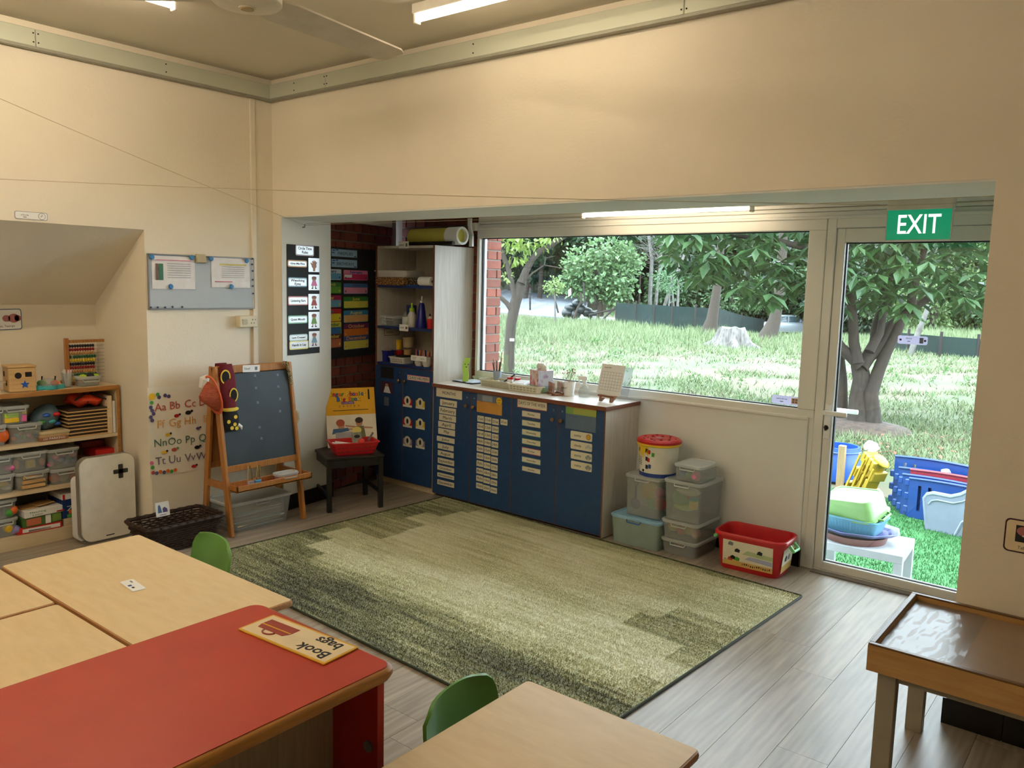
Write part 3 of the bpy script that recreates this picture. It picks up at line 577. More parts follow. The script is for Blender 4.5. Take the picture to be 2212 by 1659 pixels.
# ---- whiteboard and what hangs on it
LW = -4.71
c, Wd, H_ = spot((319, 547), (551, 667), 0, LW+.016)
t = thing('whiteboard', 'steel-framed magnetic whiteboard on the cream wall', 'whiteboard', face_x(LW, c.y, c.z))
m_steel = pl('satin_steel', (150, 154, 160), .35, m=.8, var=.03)
bm = BM(); box(bm, -Wd/2+.008, Wd/2-.008, -H_/2+.008, H_/2-.008, .002, .012); obj('surface', bm, pl('glossy_whiteboard', (190, 200, 210), .2, var=.02, spec=.8), t)
for a in ((-Wd/2, Wd/2, H_/2-.008, H_/2), (-Wd/2, Wd/2, -H_/2, -H_/2+.008), (-Wd/2, -Wd/2+.008, -H_/2, H_/2), (Wd/2-.008, Wd/2, -H_/2, H_/2)):
    bm = BM(); box(bm, a[0], a[1], a[2], a[3], 0, .017, .002, 1); obj('frame', bm, m_steel, t)
def sheet(label, px0, px1, deco):
    c, w_, h_ = spot(px0, px1, 0, LW+.016); t = thing('paper_sheet', label, 'paper', face_x(LW+.0135, c.y, c.z), 'papers on the whiteboard')
    bm = BM(); nx, ny = 14, 10; V = [[bm.verts.new(((i/nx-.5)*w_, (j/ny-.5)*h_, .001+.0035*abs(math.sin(i*1.3+j*.5))*(1-j/ny*.8))) for i in range(nx+1)] for j in range(ny+1)]
    for j in range(ny):
        for i in range(nx): bm.faces.new((V[j][i], V[j][i+1], V[j+1][i+1], V[j+1][i]))
    obj('sheet', bm, pl('glossy_sleeve', (236, 234, 236), .25), t, True)
    for (x_, y_, ww, hh, m) in deco: flat(t, m, x_*w_, y_*h_, ww*w_, hh*h_, .006)
    return t
lines = [(0.12, .28-.07*k, .55, .012, m_grey_ink) for k in range(7)]
m_pinkline = pl('pink_print', (206, 90, 120)); m_yline = pl('yellow_print', (214, 200, 110)); m_gprint = pl('dark_green_print', (50, 110, 84)); m_bprint = pl('brown_print', (110, 84, 70))
sheet('laminated sheet with a green photo strip on the whiteboard', (327, 552), (422, 625), [(0, .38, .8, .02, m_pinkline), (-.3, .02, .1, .5, m_gprint), (-.39, .02, .06, .5, m_bprint)]+lines)
sheet('laminated sheet with a yellow line on the whiteboard', (456, 556), (540, 622), [(0.05, .28, .7, .05, m_yline), (-.2, -.3, .45, .025, m_pinkline)]+[(0.05, .2-.07*k, .6, .01, m_grey_ink) for k in range(6)])
m_mag = pl('blue_magnet', (60, 130, 190), .35)
for k, (px, py) in enumerate(((328, 555), (414, 556), (369, 619), (456, 559), (533, 563), (500, 619))):
    c = at(px, py, 0, LW+.022); bm = BM(); lathe(bm, [(0, 0), (.014, 0), (.016, .004), (.012, .012), (0, .013)], 16)
    tag(obj('round_magnet', bm, m_mag, None, True, face_x(LW+.019, c.y, c.z)), 'round blue magnet at the %s of the %s sheet' % (['top left', 'top right', 'bottom'][k % 3], ['green-strip', 'yellow-line'][k//3]), 'magnet', 'round blue magnets')
for k, (px, py) in enumerate(((326, 664), (341, 664), (357, 664), (373, 663), (394, 663), (545, 559), (545, 571), (546, 585), (546, 604), (546, 618), (547, 634))):
    c = at(px, py, 0, LW+.018); bm = BM(); lathe(bm, [(0, 0), (.0055, 0), (.006, .006), (.003, .009), (0, .009)], 10)
    tag(obj('small_magnet', bm, pl('dark_blue_magnet', (50, 70, 96), .35), None, True, face_x(LW+.0135, c.y, c.z)), 'tiny dark magnet, %s along the %s edge of whiteboard' % (['first', 'second', 'third', 'fourth', 'fifth', 'sixth'][k if k < 5 else k-5]+(' from the left' if k < 5 else ' from the top'), 'lower' if k < 5 else 'right'), 'magnet', 'tiny magnets along the %s edge' % ('lower' if k < 5 else 'right'))
c = at(437, 559, 0, LW+.04); bm = BM(); prism(bm, [(0, -.028), (.03, -.022), (.012, .028), (0, .028)], -.03, .03, Matrix(((1, 0, 0, 0), (0, 0, 1, 0), (0, 1, 0, 0), (0, 0, 0, 1)))); tag(obj('clip_box', bm, pl('beige_plastic', (190, 180, 150)), None, False, Matrix.Translation((LW+.014, c.y, c.z))), 'small beige plastic holder at the top of the whiteboard', 'holder')
# ---- wall socket
c, Wd, H_ = spot((518, 683), (556, 706), 0, LW+.045)
t = thing('wall_socket', 'cream twin wall socket box under the whiteboard', 'socket', face_x(LW, c.y, c.z)); m_sock = pl('cream_plastic', (226, 214, 184), .4)
bm = BM(); box(bm, -Wd/2, Wd/2, -H_/2, H_/2, 0, .038, .003, 1); obj('back_box', bm, m_sock, t)
bm = BM(); box(bm, -Wd/2, Wd/2, -H_/2, H_/2, .038, .046, .003, 1); obj('face_plate', bm, m_sock, t)
bm = BM(); prism(bm, rrect(.036, .036, .008, 4, -.028, -.002), .046, .049); obj('switch', bm, pl('beige_plastic', ()), t)
for x_, y_ in ((.03, .012), (.02, -.01), (.04, -.01)): flat(t, m_dark, x_, y_, .005, .008, .046, 'socket_hole')
for x_ in (-.045, .05): disc(t, m_steel, x_, .012, .004, .004, .046, 'screw')
# ---- alphabet poster
c, Wd, H_ = spot((318, 838), (548, 1034), 0, LW+.002); ya = at(318, 838, 0, LW).y; yb = 3.06; z1, z0 = .925, .375
t = thing('alphabet_poster', 'creased alphabet poster with bugs and flowers on the wall behind easel', 'poster', face_x(LW+.001, (ya+yb)/2, (z0+z1)/2)); Wd, H_ = yb-ya, z1-z0
bm = BM(); V = [[bm.verts.new(((i/24-.5)*Wd, (j/16-.5)*H_, .001+(.003 if (i in (8, 16) or j in (5, 11)) else 0)+.001*math.sin(i*.9)*math.sin(j*1.1))) for i in range(25)] for j in range(17)]
for j in range(16):
    for i in range(24): bm.faces.new((V[j][i], V[j][i+1], V[j+1][i+1], V[j+1][i]))
obj('paper', bm, pl('cream_poster_paper', (240, 234, 220), .6, var=.02), t, True)
rowc = [pl('poster_red', (190, 80, 70)), pl('poster_orange', (222, 160, 80)), pl('poster_green', (80, 120, 100)), pl('poster_violet', (120, 110, 140))]
cols = [['Aa', 'Bb', 'Cc', 'Dd', 'Ee'], ['Ff', 'Gg', 'Hh', 'Ii', 'Jj'], ['Nn', 'Oo', 'Pp', 'Qq', 'Rr'], ['Tt', 'Uu', 'Vv', 'Ww', 'Xx']]
for r_ in range(4):
    for k in range(5):
        px = [346, 377, 410, 442, 474][k]; py = [880, 917, 957, 996][r_]-[0, 4, 8, 12, 16][k]; q = at(px, py, 0, LW+.002)
        lettering(t, cols[r_][k], q.y-(ya+yb)/2, q.z-(z0+z1)/2, .048, rowc[r_], .0055)
def bug(px, py, s, body, head):
    q = at(px, py, 0, LW+.002); x_, y_ = q.y-(ya+yb)/2, q.z-(z0+z1)/2; disc(t, body, x_, y_, s, s*.65, .0045, 'drawing'); disc(t, head, x_+s*1.2, y_+s*.4, s*.45, s*.4, .0045, 'drawing')
for a in ((381, 898, .017, m_red, m_ink), (406, 891, .02, m_ink, m_ink), (427, 925, .014, pl('violet_print', ()), m_ink), (362, 939, .016, m_yel, m_ink), (354, 977, .016, m_yel, m_ink), (376, 971, .018, pl('poster_red', ()), m_grn), (425, 966, .018, m_ink, m_ink), (418, 1007, .016, m_red, m_ink)): bug(*a)
for k, (px, py, m) in enumerate([(328, 857, m_yel), (340, 852, m_grn), (343, 858, pl('violet_print', ())), (356, 854, pl('violet_print', ())), (364, 856, pl('violet_print', ())), (327, 870, m_grn)]+[(325+3*(q % 3), 880+7*q, pl('violet_print', ())) for q in range(5)]+[(327, 1000, m_pink), (329, 1010, m_grn), (330, 1021, pl('poster_red', ()))]+[(338+8*q, 1022-2*(q % 2)-q, [pl('violet_print', ()), m_orange, pl('violet_print', ()), m_orange, m_grn, m_orange][q]) for q in range(6)]+[(466, 1000, m_orange), (482, 999, m_yel), (500, 997, m_orange)]):
    q = at(px, py, 0, LW+.002); disc(t, m, q.y-(ya+yb)/2, q.z-(z0+z1)/2, .012 if k else .022, .012 if k else .022, .0048+.0001*(k % 5), 'drawing', n=9)
# ---- easel
t = thing('easel', 'wooden double-sided children\'s easel with dark blackboard', 'easel', TR(0, 0, 0)); XA, ZA = -4.535, 1.045
yl, yr = 2.735, 3.275
for xf, s in ((-4.37, 1), (-4.668, -1)):
    for yy in (yl, yr):
        bm = BM(); bar(bm, (xf, yy, 0), (XA+s*.012, yy, ZA), .045, .022, (0, 1, 0), .003); obj('leg', bm, m_pine, t)
    for zz, th in (((.415, .04),) if s > 0 else ((.93, .045), (.415, .04))):
        f_ = zz/ZA; xx = xf+(XA+s*.012-xf)*f_
        bm = BM(); box(bm, xx-.01, xx+.01, yl, yr, zz-th/2, zz+th/2, .002, 1); obj('rail', bm, m_pine, t)
bm = BM(); box(bm, XA-.02, XA+.02, yl-.01, yr+.01, ZA-.045, ZA, .003, 1); obj('top_rail', bm, m_pine, t)
fx = lambda z: -4.37+(XA+.012+4.37)*z/ZA
bm = BM(); bar(bm, (fx(.43)+.004, (yl+yr)/2, .43), (fx(.995)+.004, (yl+yr)/2, .995), yr-yl-.03, .01, (1, 0, .16)); obj('blackboard', bm, mat('blue_black_slate', (40, 50, 58), .55, c2=(52, 62, 70), sc=6), t)
bx_ = lambda z: -4.668+(XA-.012+4.668)*z/ZA
bm = BM(); bar(bm, (bx_(.43)-.004, (yl+yr)/2, .43), (bx_(.995)-.004, (yl+yr)/2, .995), yr-yl-.03, .008, (1, 0, -.16)); obj('rear_board', bm, m_pine, t)
for zz in (.30,):
    for yy in (yl, yr):
        bm = BM(); box(bm, -4.64, -4.40, yy-.01, yy+.01, zz-.012, zz+.03, .002, 1); obj('side_stretcher', bm, m_pine, t)
tx = fx(.30)
tr_ = BM(); box(tr_, tx-.03, tx+.10, yl+.01, yr+.03, .285, .293); box(tr_, tx+.09, tx+.10, yl+.01, yr+.03, .285, .325, .002, 1); box(tr_, tx-.03, tx-.02, yl+.01, yr+.03, .285, .325, .002, 1); box(tr_, tx-.03, tx+.10, yl+.01, yl+.02, .285, .325, .002, 1); box(tr_, tx-.03, tx+.10, yr+.02, yr+.03, .285, .325, .002, 1)
tray = obj('tray', tr_, m_pine, t)
bm = BM(); box(bm, tx-.02, tx+.09, yl+.02, yr+.02, .293, .295); obj('tray_lining', bm, pl('red_lining', (176, 40, 34), .6), tray)
for px, py in ((551, 813), (600, 811), (553, 839), (601, 836), (557, 870), (605, 862), (605, 888), (561, 922), (565, 945)):
    z = at(px, py, 0, -4.47).z; y = at(px, py, 0, fx(z)+.01).y; bm = BM(); bar(bm, (fx(z-.008)+.0095, y, z-.008), (fx(z+.008)+.0095, y, z+.008), .016, .001, (1, 0, .16)); obj('sticky_square', bm, pl('faded_square', (88, 104, 120), .5), t)
q = at(543, 796, 0, XA+.022); tt = thing('name_card', 'white card reading Easel on top of the easel', 'card', face_x(XA+.0205, q.y, q.z, R(-2))); bm = BM(); prism(bm, rrect(.125, .045, .005), 0, .0012); obj('card', bm, m_paper, tt); lettering(tt, 'Easel', -.03, 0, .014, m_ink, .0014); flat(tt, m_grey_ink, .035, 0, .018, .022, .0014)
# ladybird sleeve puppet over the left of the easel
t = thing('puppet_sleeve', 'maroon plush ladybird puppet with yellow ringed spots hung over easel', 'puppet', TR(0, 0, 0)); m_mar = mat('maroon_plush', (104, 16, 28), .9, bump=.5, bs=200)
def drape(y0, y1, z0, z1, off, m, nm, th=.02):
    bm = BM(); n = 8; L_ = []
    for j in range(n+1):
        z = z0+(z1-z0)*j/n; lo = []
        for k in range(12):
            a_ = 2*PI*k/12; lo.append((fx(z)+off+th*math.cos(a_)*(1 if math.cos(a_) > 0 else .4), (y0+y1)/2+(y1-y0)/2*math.sin(a_)*(1-.25*abs(math.sin(PI*j/n-PI/2))**6), z))
        L_.append(lo)
    loft(bm, L_); return obj(nm, bm, m, t, True)
py0, py1 = at(471, 800, 0, -4.5).y, at(507, 800, 0, -4.5).y
drape(py0, py1, .79, 1.06, .018, m_mar, 'body'); drape(py0+.002, py1-.002, .655, .775, .018, pl('black_plush', (20, 16, 18), .9), 'head'); drape(py0-.001, py1+.001, .772, .793, .02, pl('yellow_felt', (226, 196, 70), .9), 'collar')
drape(py0+.01, py1, .9, 1.062, -.045, m_mar, 'body_behind')
ym = (py0+py1)/2
for k, (dy, z, ry, rz_, m) in enumerate(((-.022, .985, .034, .045, 'ring'), (-.022, .985, .026, .036, 'spot'), (.022, .87, .03, .045, 'ring'), (.022, .87, .022, .036, 'spot'))):
    bm = BM(); prism(bm, [(ry*math.cos(2*PI*j/18), rz_*math.sin(2*PI*j/18)) for j in range(18)], 0, .002+.001*(k % 2), face_x(fx(z)+.037, ym+dy, z)); obj(m, bm, pl('yellow_felt', ()) if m == 'ring' else pl('black_plush', ()), t)
for dy, z in ((.02, .735), (-.03, .71), (.01, .69), (-.012, .67), (.02, .665)):
    bm = BM(); prism(bm, [(.012*math.cos(2*PI*j/12), .012*math.sin(2*PI*j/12)) for j in range(12)], 0, .002, face_x(fx(z)+.037, ym+dy, z)); obj('dot', bm, pl('yellow_felt', ()), t)
bm = BM(); tube(bm, [(fx(.68)+.03, ym+.035, .685), (fx(.68)+.035, ym+.055, .67), (fx(.68)+.03, ym+.06, .65)], [.012, .009, .002], 8); obj('horn', bm, m_paper, t, True)
# paper party hat
q = at(448, 860, 0, -4.47); t = thing('paper_hat', 'red and orange crayoned paper cone hat hanging on the left of easel', 'hat', TR(-4.43, q.y-.015, q.z+.01))
m_hat = mat('crayoned_paper', (196, 96, 60), .7, c2=(150, 60, 40), sc=40, str_=(1, 1, 5))
bm = BM(); n = 16; apex = Vector((.02, -.085, .0)); L_ = []
for j in range(6):
    f_ = j/5; L_.append([(.0+.02*(1-f_)+.045*f_*math.cos(2*PI*k/n), -.085*(1-f_)+f_*(.03+.05*math.sin(2*PI*k/n)*.6+.02*math.sin(2*PI*k/n)), f_*(.10*math.cos(2*PI*k/n+1.1))) for k in range(n)])
loft(bm, L_[1:], True, False); obj('cone', bm, m_hat, t, True)
bm = BM(); pts = [(.045*math.cos(2*PI*k/n), .03+.05*math.sin(2*PI*k/n), .12*math.cos(2*PI*k/n+1.1)+.01) for k in range(n)]; tube(bm, pts, .008, 6, closed=True); obj('brim', bm, pl('orange_crayon', (206, 92, 48), .7), t, True)
bm = BM(); tube(bm, [(-.02, -.03, .06), (-.01, -.02, .11), (0, .0, .13)], [.02, .03, .012], 8); obj('tip_fold', bm, pl('white_paper', ()), t, True)
# rope snake
bm = BM(); pts = [at(px, py, 0, -4.50+.02*k/5) for k, (px, py) in enumerate(((610, 785), (618, 782), (624, 800), (628, 820), (631, 838), (634, 852)))]; tube(bm, pts, [.006, .009, .012, .011, .008, .003], 8)
tag(obj('rope_snake', bm, mat('striped_cord', (70, 72, 40), .9, c2=(176, 160, 120), sc=160, thresh=(.48, .52)), None, True), 'striped cord snake draped over the right of easel', 'toy')
bm = BM(); pts = [at(px, py, 0, -4.46) for px, py in ((636, 885), (642, 893), (643, 905), (638, 915))]; tube(bm, pts, .012, 8); tag(obj('cloth_handle', bm, pl('beige_cloth', (196, 176, 140), .9), None, True), 'beige cloth loop on the right leg of easel', 'cloth')
# in the easel tray
ty = lambda px: at(px, 1010, 0, tx+.05).y
for k, px in enumerate((543, 558)):
    t = thing('binder_clip', ['shiny silver clip standing in the easel tray, left', 'shiny silver clip standing in the easel tray, right'][k], 'clip', TR(tx+.04, ty(px), .296, 0, 0, R(6*(k*2-1)))); m_chr = pl('polished_gold_chrome', (220, 200, 150), .15, m=1)
    for s in (-1, 1):
        bm = BM(); tube(bm, [(0, s*.016, .02), (0, s*.01, .09), (0, s*.005, .13)], .004, 6); obj('arm', bm, m_chr, t, True)
    bm = BM(); box(bm, -.012, .012, -.02, .02, .0, .035, .004, 1); obj('jaw', bm, [pl('pinkish_clear', (190, 180, 180), .3, tr=.4), pl('sky_blue_plastic', (80, 160, 210))][k], t)
c = at(618, 1003, 0, tx+.05); clear_box('pink clear lidded box in the easel tray', TR(tx+.045, c.y, .296, PI/2), .15, .085, .05, shell=pl('pink_clear_plastic', (240, 190, 196), .25, tr=.5), group=None)
slab('chalk_duster', 'red duster inside the pink clear box', 'duster', TR(tx+.045, c.y-.02, .3, PI/2), .07, .05, .02, m_red)
slab('white_card', 'white card lying in the easel tray', 'card', TR(tx+.05, ty(582), .2965, R(70)), .1, .05, .003, m_paper)
# storage box under the easel
c0 = at(505, 1145, 2, 0); clear_box('large clear storage box of papers under the easel', TR(-4.545, 2.985, 0, PI/2), .46, .27, .19, group=None, handle=pl('grey_plastic', (150, 150, 148)))
for k in range(6): slab('folded_paper', '%s paper in the large clear box' % ['lowest white', 'lowest tan', 'middle white', 'peach', 'upper white', 'topmost tan'][k], 'paper', TR(-4.53+.012*math.sin(k), 2.985, .012+k*.02, R(4*math.sin(k*2))), .18, .36, .006, [m_paper, m_birch, m_paper, pl('peach_card', (220, 190, 170)), m_paper, m_birch][k], .001, 'papers in the large clear box')
# ================================================================ jamb poster, birthday board, stool
use(JAMB)
JX = .002
t, w_, h_, zz = card('rules_board', 'narrow black rules board on the white jamb of the opening', 'board', (619, 527), (690, 762), 0, JX, pl('black_card', (26, 26, 28), .7), rad=.001, th=.002)
rb = dict(o=[pl('tan_border', (226, 176, 120)), pl('skyblue_border', (150, 190, 216)), pl('rose_border', (232, 160, 156)), pl('mint_border', (150, 206, 180)), pl('pale_blue_border', (196, 220, 230)), pl('lemon_border', (236, 220, 120)), pl('lilac_border', (196, 190, 206))])['o']
m_glossy = pl('laminated_white', (230, 232, 236), .15, spec=.8)
for nm, lab, p0, p1, bo, tx_ in (
    ('title_card', 'laminated title card lettered Circle Time Rules atop rules board', (638, 528), (678, 554), 6, 'Circle Time\nRules'),
    ('rule_card', 'tan bordered card lettered Give Me Five on rules board', (621, 561), (663, 578), 0, 'Give Me Five'),
    ('rule_card', 'blue bordered card lettered Watching Eyes on rules board', (622, 599), (663, 620), 1, 'Watching\nEyes'),
    ('rule_card', 'rose bordered card lettered Listening Ears on rules board', (622, 640), (665, 659), 2, 'Listening Ears'),
    ('rule_card', 'mint bordered card lettered Quiet Mouth on rules board', (622, 682), (664, 698), 3, 'Quiet Mouth'),
    ('rule_card', 'pale card lettered Legs Crossed low on rules board', (625, 723), (664, 735), 4, 'Legs Crossed'),
    ('rule_card', 'yellow bordered card lettered Hands in Lap at the bottom of rules board', (625, 737), (666, 753), 5, 'Hands in Lap')):
    t, w_, h_, zz = card(nm, lab, 'card', p0, p1, 0, JX+.003, m_glossy, 'cards on the rules board', rad=.012, border=rb[bo], bw=.008)
    lettering(t, tx_, 0, 0, min(.018, h_*.26), m_ink, zz, w_*.74, bold=.0006)
m_skin = pl('skin_print', (196, 140, 104))
for k, (p0, p1, lab) in enumerate((((666, 557), (690, 588), 'picture card of an open hand on rules board'), ((666, 593), (690, 627), 'picture card of a girl in a pink dress on rules board'), ((666, 635), (690, 669), 'picture card of a child in a red top on rules board'), ((666, 674), (690, 709), 'picture card of a child in a green top on rules board'), ((667, 716), (690, 749), 'picture card of a child sitting cross-legged on rules board'))):
    t, w_, h_, zz = card('picture_card', lab, 'card', p0, p1, 0, JX+.003, m_glossy, 'cards on the rules board', rad=.004)
    if k == 0:
        disc(t, m_skin, 0, -h_*.08, w_*.22, h_*.17, zz, 'palm'); flat(t, m_skin, 0, -h_*.32, w_*.2, h_*.25, zz, 'wrist')
        for j, a_ in enumerate((50, 18, 0, -16, -34)):
            L_ = h_*[.2, .26, .3, .27, .22][j]; a_ = R(a_); b0 = (math.sin(-a_)*w_*.18*-1*-1, -h_*.03); dx, dy = -math.sin(a_), math.cos(a_); x0 = dx*w_*.22; y0 = -h_*.04+dy*h_*.08; hw = w_*.055
            poly(t, m_skin, [(x0+dy*hw, y0-dx*hw), (x0+dx*L_+dy*hw*.7, y0+dy*L_-dx*hw*.7), (x0+dx*L_-dy*hw*.7, y0+dy*L_+dx*hw*.7), (x0-dy*hw, y0+dx*hw)], zz, 'finger')
    else:
        top = [m_pink, pl('red_print', (190, 60, 54)), pl('leaf_print', (120, 170, 60)), pl('stripe_print', (120, 160, 180))][k-1]
        poly(t, top, [(-w_*.28, -h_*.22), (w_*.28, -h_*.22), (w_*.14, h_*.12), (-w_*.14, h_*.12)], zz, 'figure_top'); disc(t, m_skin, 0, h_*.24, w_*.2, h_*.13, zz, 'figure_head')
        disc(t, pl('hair_print', (150, 84, 60)), 0, h_*.3, w_*.22, h_*.09, zz+.0003, 'figure_hair')
        for s in (-1, 1): flat(t, m_skin if k != 4 else pl('red_print', ()), s*w_*.12, -h_*.29, w_*.09, h_*.12, zz, 'figure_leg'); disc(t, m_ink, s*w_*.16, -h_*.38, w_*.09, h_*.035, zz, 'figure_shoe')
use()
bm = BM(); q = at(655, 491, 0, -4.64); tube(bm, [(-4.655, q.y, q.z), (-4.625, q.y, q.z), (-4.62, q.y, q.z+.02)], .005, 6); tag(obj('wall_hook', bm, m_steel, None, True), 'small metal hook high on the white jamb', 'hook')
HOOK = Vector((-4.622, q.y, q.z+.015))
# ---- birthday board on the brick wall
use(BRICKS); BX_ = .016
t, w_, h_, zz = card('birthday_board', 'black birthday board on the brick wall of the recess', 'board', (686, 530), (809, 765), 0, BX_, pl('black_card', ()), rad=.001, th=.004)
m_bc = pl('powder_blue_card', (150, 186, 214))
for k, (p0, p1, tx_) in enumerate((((716, 537), (771, 557), 'FIREFLIES'), ((716, 559), (771, 579), 'BIRTHDAYS'))):
    t, w_, h_, zz = card('heading_card', 'powder blue heading card reading %s on birthday board' % tx_, 'card', p0, p1, 0, BX_+.005, m_bc, rad=.002)
    lettering(t, tx_, .01, -.004, h_*.38, m_ink, zz, w_*.68)
    for dx, dy in ((-.42, .32), (-.44, 0), (-.3, .38), (.42, -.38)): flat(t, pl('navy_print', (30, 60, 140)), dx*w_, dy*h_, w_*.09, h_*.13, zz, 'firefly_mark')
mon = [('January', (200, 214, 224), (96, 160, 206), 'I'), ('February', (224, 130, 170), (200, 40, 100), 'I'), ('March', (60, 130, 60), (110, 170, 60), 'Y'), ('April', (60, 110, 170), (226, 140, 170), 'P'), ('May', (176, 50, 100), (110, 176, 206), 'Y'), ('June', (50, 130, 50), (224, 214, 90), 'Y'),
       ('July', (196, 44, 44), (230, 210, 50), 'B'), ('August', (50, 130, 180), (226, 170, 110), 'Y'), ('September', (214, 206, 70), (50, 110, 180), 'G'), ('October', (110, 40, 90), (220, 120, 40), 'O'), ('November', (90, 50, 40), (190, 110, 80), 'Y'), ('December', (50, 80, 140), (226, 214, 90), 'O')]
txc = {'I': pl('navy_print', ()), 'Y': pl('yellow_ink', (226, 200, 80)), 'P': pl('violet_print', ()), 'B': pl('blue_print', ()), 'G': pl('dark_green_print', ()), 'O': pl('orange_ink', (226, 160, 100))}
yy_ = [(583, 605), (612, 634), (641, 664), (671, 694), (700, 724), (726, 750)]
for k, (nm, c1, c2, tc_) in enumerate(mon):
    r_, cl = k//2, k % 2; p0, p1 = ((698, yy_[r_][0]-3), (737, yy_[r_][1])) if cl == 0 else ((742, yy_[r_][0]), (794+r_//2, yy_[r_][1]+1))
    if cl == 0: p0 = (689, p0[1])
    t, w_, h_, zz = card('month_card', 'bright birthday card for %s on birthday board' % nm, 'card', p0, p1, 0, BX_+.005, pl('month_%d' % k, c2, .3), 'birthday month cards', rad=.01, border=pl('monthb_%d' % k, c1, .3), bw=.004)
    flat(t, pl('monthb_%d' % k, ()), 0, h_*.3, w_*.98, h_*.36, zz, 'heading_band'); lettering(t, nm, 0, h_*.3, h_*.26, txc[tc_], zz+.0006, w_*min(.8, .1*len(nm)), bold=.0007)
    if k in (0, 1, 2, 4): flat(t, m_paper, -w_*.14 if cl == 0 else -w_*.32, -h_*.1, w_*.3, h_*.3, zz, 'name_slip')
    for s in (-1, 1): disc(t, txc[tc_], s*w_*.42, -h_*.25, w_*.03, h_*.09, zz, 'corner_figure')
use()
# ---- stool with book and tray
F1, F2, F3 = Vector((-4.37, 3.49)), Vector((-4.225, 3.812)), Vector((-4.545, 3.97))
ctr = (F1+F3)/2; rot = math.atan2((F2-F1).y, (F2-F1).x)
t = thing('stool', 'square black wooden stool in front of the brick wall', 'stool', TR(ctr.x, ctr.y, 0, rot)); m_blk = wood('black_stained_wood', (24, 22, 20), (14, 12, 12), 0, .45, 8, 10)
hs = .183; SH = .385
for sx in (-1, 1):
    for sy in (-1, 1):
        bm = BM(); box(bm, sx*hs-.016, sx*hs+.016, sy*hs-.016, sy*hs+.016, 0, SH-.02, .002, 1); obj('leg', bm, m_blk, t)
    bm = BM(); box(bm, sx*hs-.009, sx*hs+.009, -hs, hs, SH-.075, SH-.02); obj('apron', bm, m_blk, t)
    bm = BM(); box(bm, sx*hs-.009, sx*hs+.009, -hs, hs, .10, .125, .002, 1); obj('stretcher', bm, m_blk, t)
    bm = BM(); box(bm, -hs, hs, sx*hs-.009, sx*hs+.009, SH-.075, SH-.02); obj('apron', bm, m_blk, t)
bm = BM(); box(bm, -hs-.022, hs+.022, -hs-.022, hs+.022, SH-.02, SH, .005, 2); obj('seat', bm, m_blk, t)
S0 = TR(ctr.x, ctr.y, SH+.001, rot)
# big book leaning at the back of the stool
BKM = S0 @ TR(.075, .135, 0) @ Matrix.Rotation(R(77), 4, 'X')
t = thing('big_book', 'large yellow Finger Phonics Big Book propped on the stool', 'book', BKM); bw, bh = .37, .43; m_by = pl('book_yellow', (226, 168, 30), .35)
bm = BM(); box(bm, -bw/2, bw/2, 0, bh, 0, .008, .001, 1); obj('pages', bm, m_paper, t)
flat(t, m_by, 0, bh*.77, bw, bh*.46, .0082, 'cover_top'); flat(t, pl('book_cream', (236, 226, 204), .4), 0, bh*.27, bw, bh*.54, .0082, 'cover_bottom')
cyc = [pl('poster_red', ()), m_yel, m_grn, pl('navy_print', ()), m_paper]
def rainbow(s, x0, y0, size, step):
    for j, ch in enumerate(s):
        if ch == ' ': continue
        lettering(t, ch, x0+j*step+.0015, y0-.0015, size, m_ink, .0087, name='letter_shadow', bold=.0025)
        lettering(t, ch, x0+j*step, y0, size, [m_red, m_yel, m_blue, m_grn, m_orange, pl('violet_print', ())][(j*5+len(s)) % 6], .0093, name='letter', bold=.0012)
rainbow('Finger Phonics', -bw*.44, bh*.90, .03, .021); rainbow('Big Book', -bw*.25, bh*.81, .03, .022)
lettering(t, '1', bw*.38, bh*.87, .075, m_ink, .0087, bold=.001); flat(t, m_purple, -.02, bh*.745, .095, .018, .0085, 'label_bar'); lettering(t, 'in print letters', -.02, bh*.745, .007, m_paper, .0091, .08)
lettering(t, 's   a   t   i   p   n', -.01, bh*.695, .018, m_ink, .0087, .15); flat(t, m_ink, 0, bh*.62, bw*.72, .0045, .0085, 'author_line')
disc(t, m_skin, -.08, bh*.37, .026, .03, .0086, 'child_face'); disc(t, pl('ginger_print', (170, 80, 50)), -.085, bh*.41, .032, .026, .0091, 'child_hair'); poly(t, pl('blue_print', ()), [(-.15, bh*.22), (-.02, bh*.27), (-.03, bh*.32), (-.14, bh*.31)], .0086, 'child_shirt')
disc(t, m_skin, .055, bh*.4, .026, .03, .0086, 'child_face'); disc(t, pl('dark_hair_print', (60, 40, 34)), .055, bh*.44, .03, .022, .0091, 'child_hair'); poly(t, pl('olive_print', (110, 116, 80)), [(.02, bh*.14), (.1, bh*.14), (.09, bh*.34), (.03, bh*.34)], .0086, 'child_shirt')
for p in ([(.085, bh*.33), (.155, bh*.31), (.155, bh*.285), (.085, bh*.3)], [(.03, bh*.34), (-.05, bh*.37), (-.05, bh*.345), (.03, bh*.31)], [(-.03, bh*.31), (.02, bh*.3), (.02, bh*.28), (-.03, bh*.29)]): poly(t, m_skin, p, .0086, 'child_arm')
disc(t, pl('lemon_border', ()), .035, bh*.27, .035, .026, .0095, 'print_shape'); flat(t, pl('grey_print', (180, 176, 176)), -.06, bh*.2, .13, .04, .009, 'print_shape')
use()
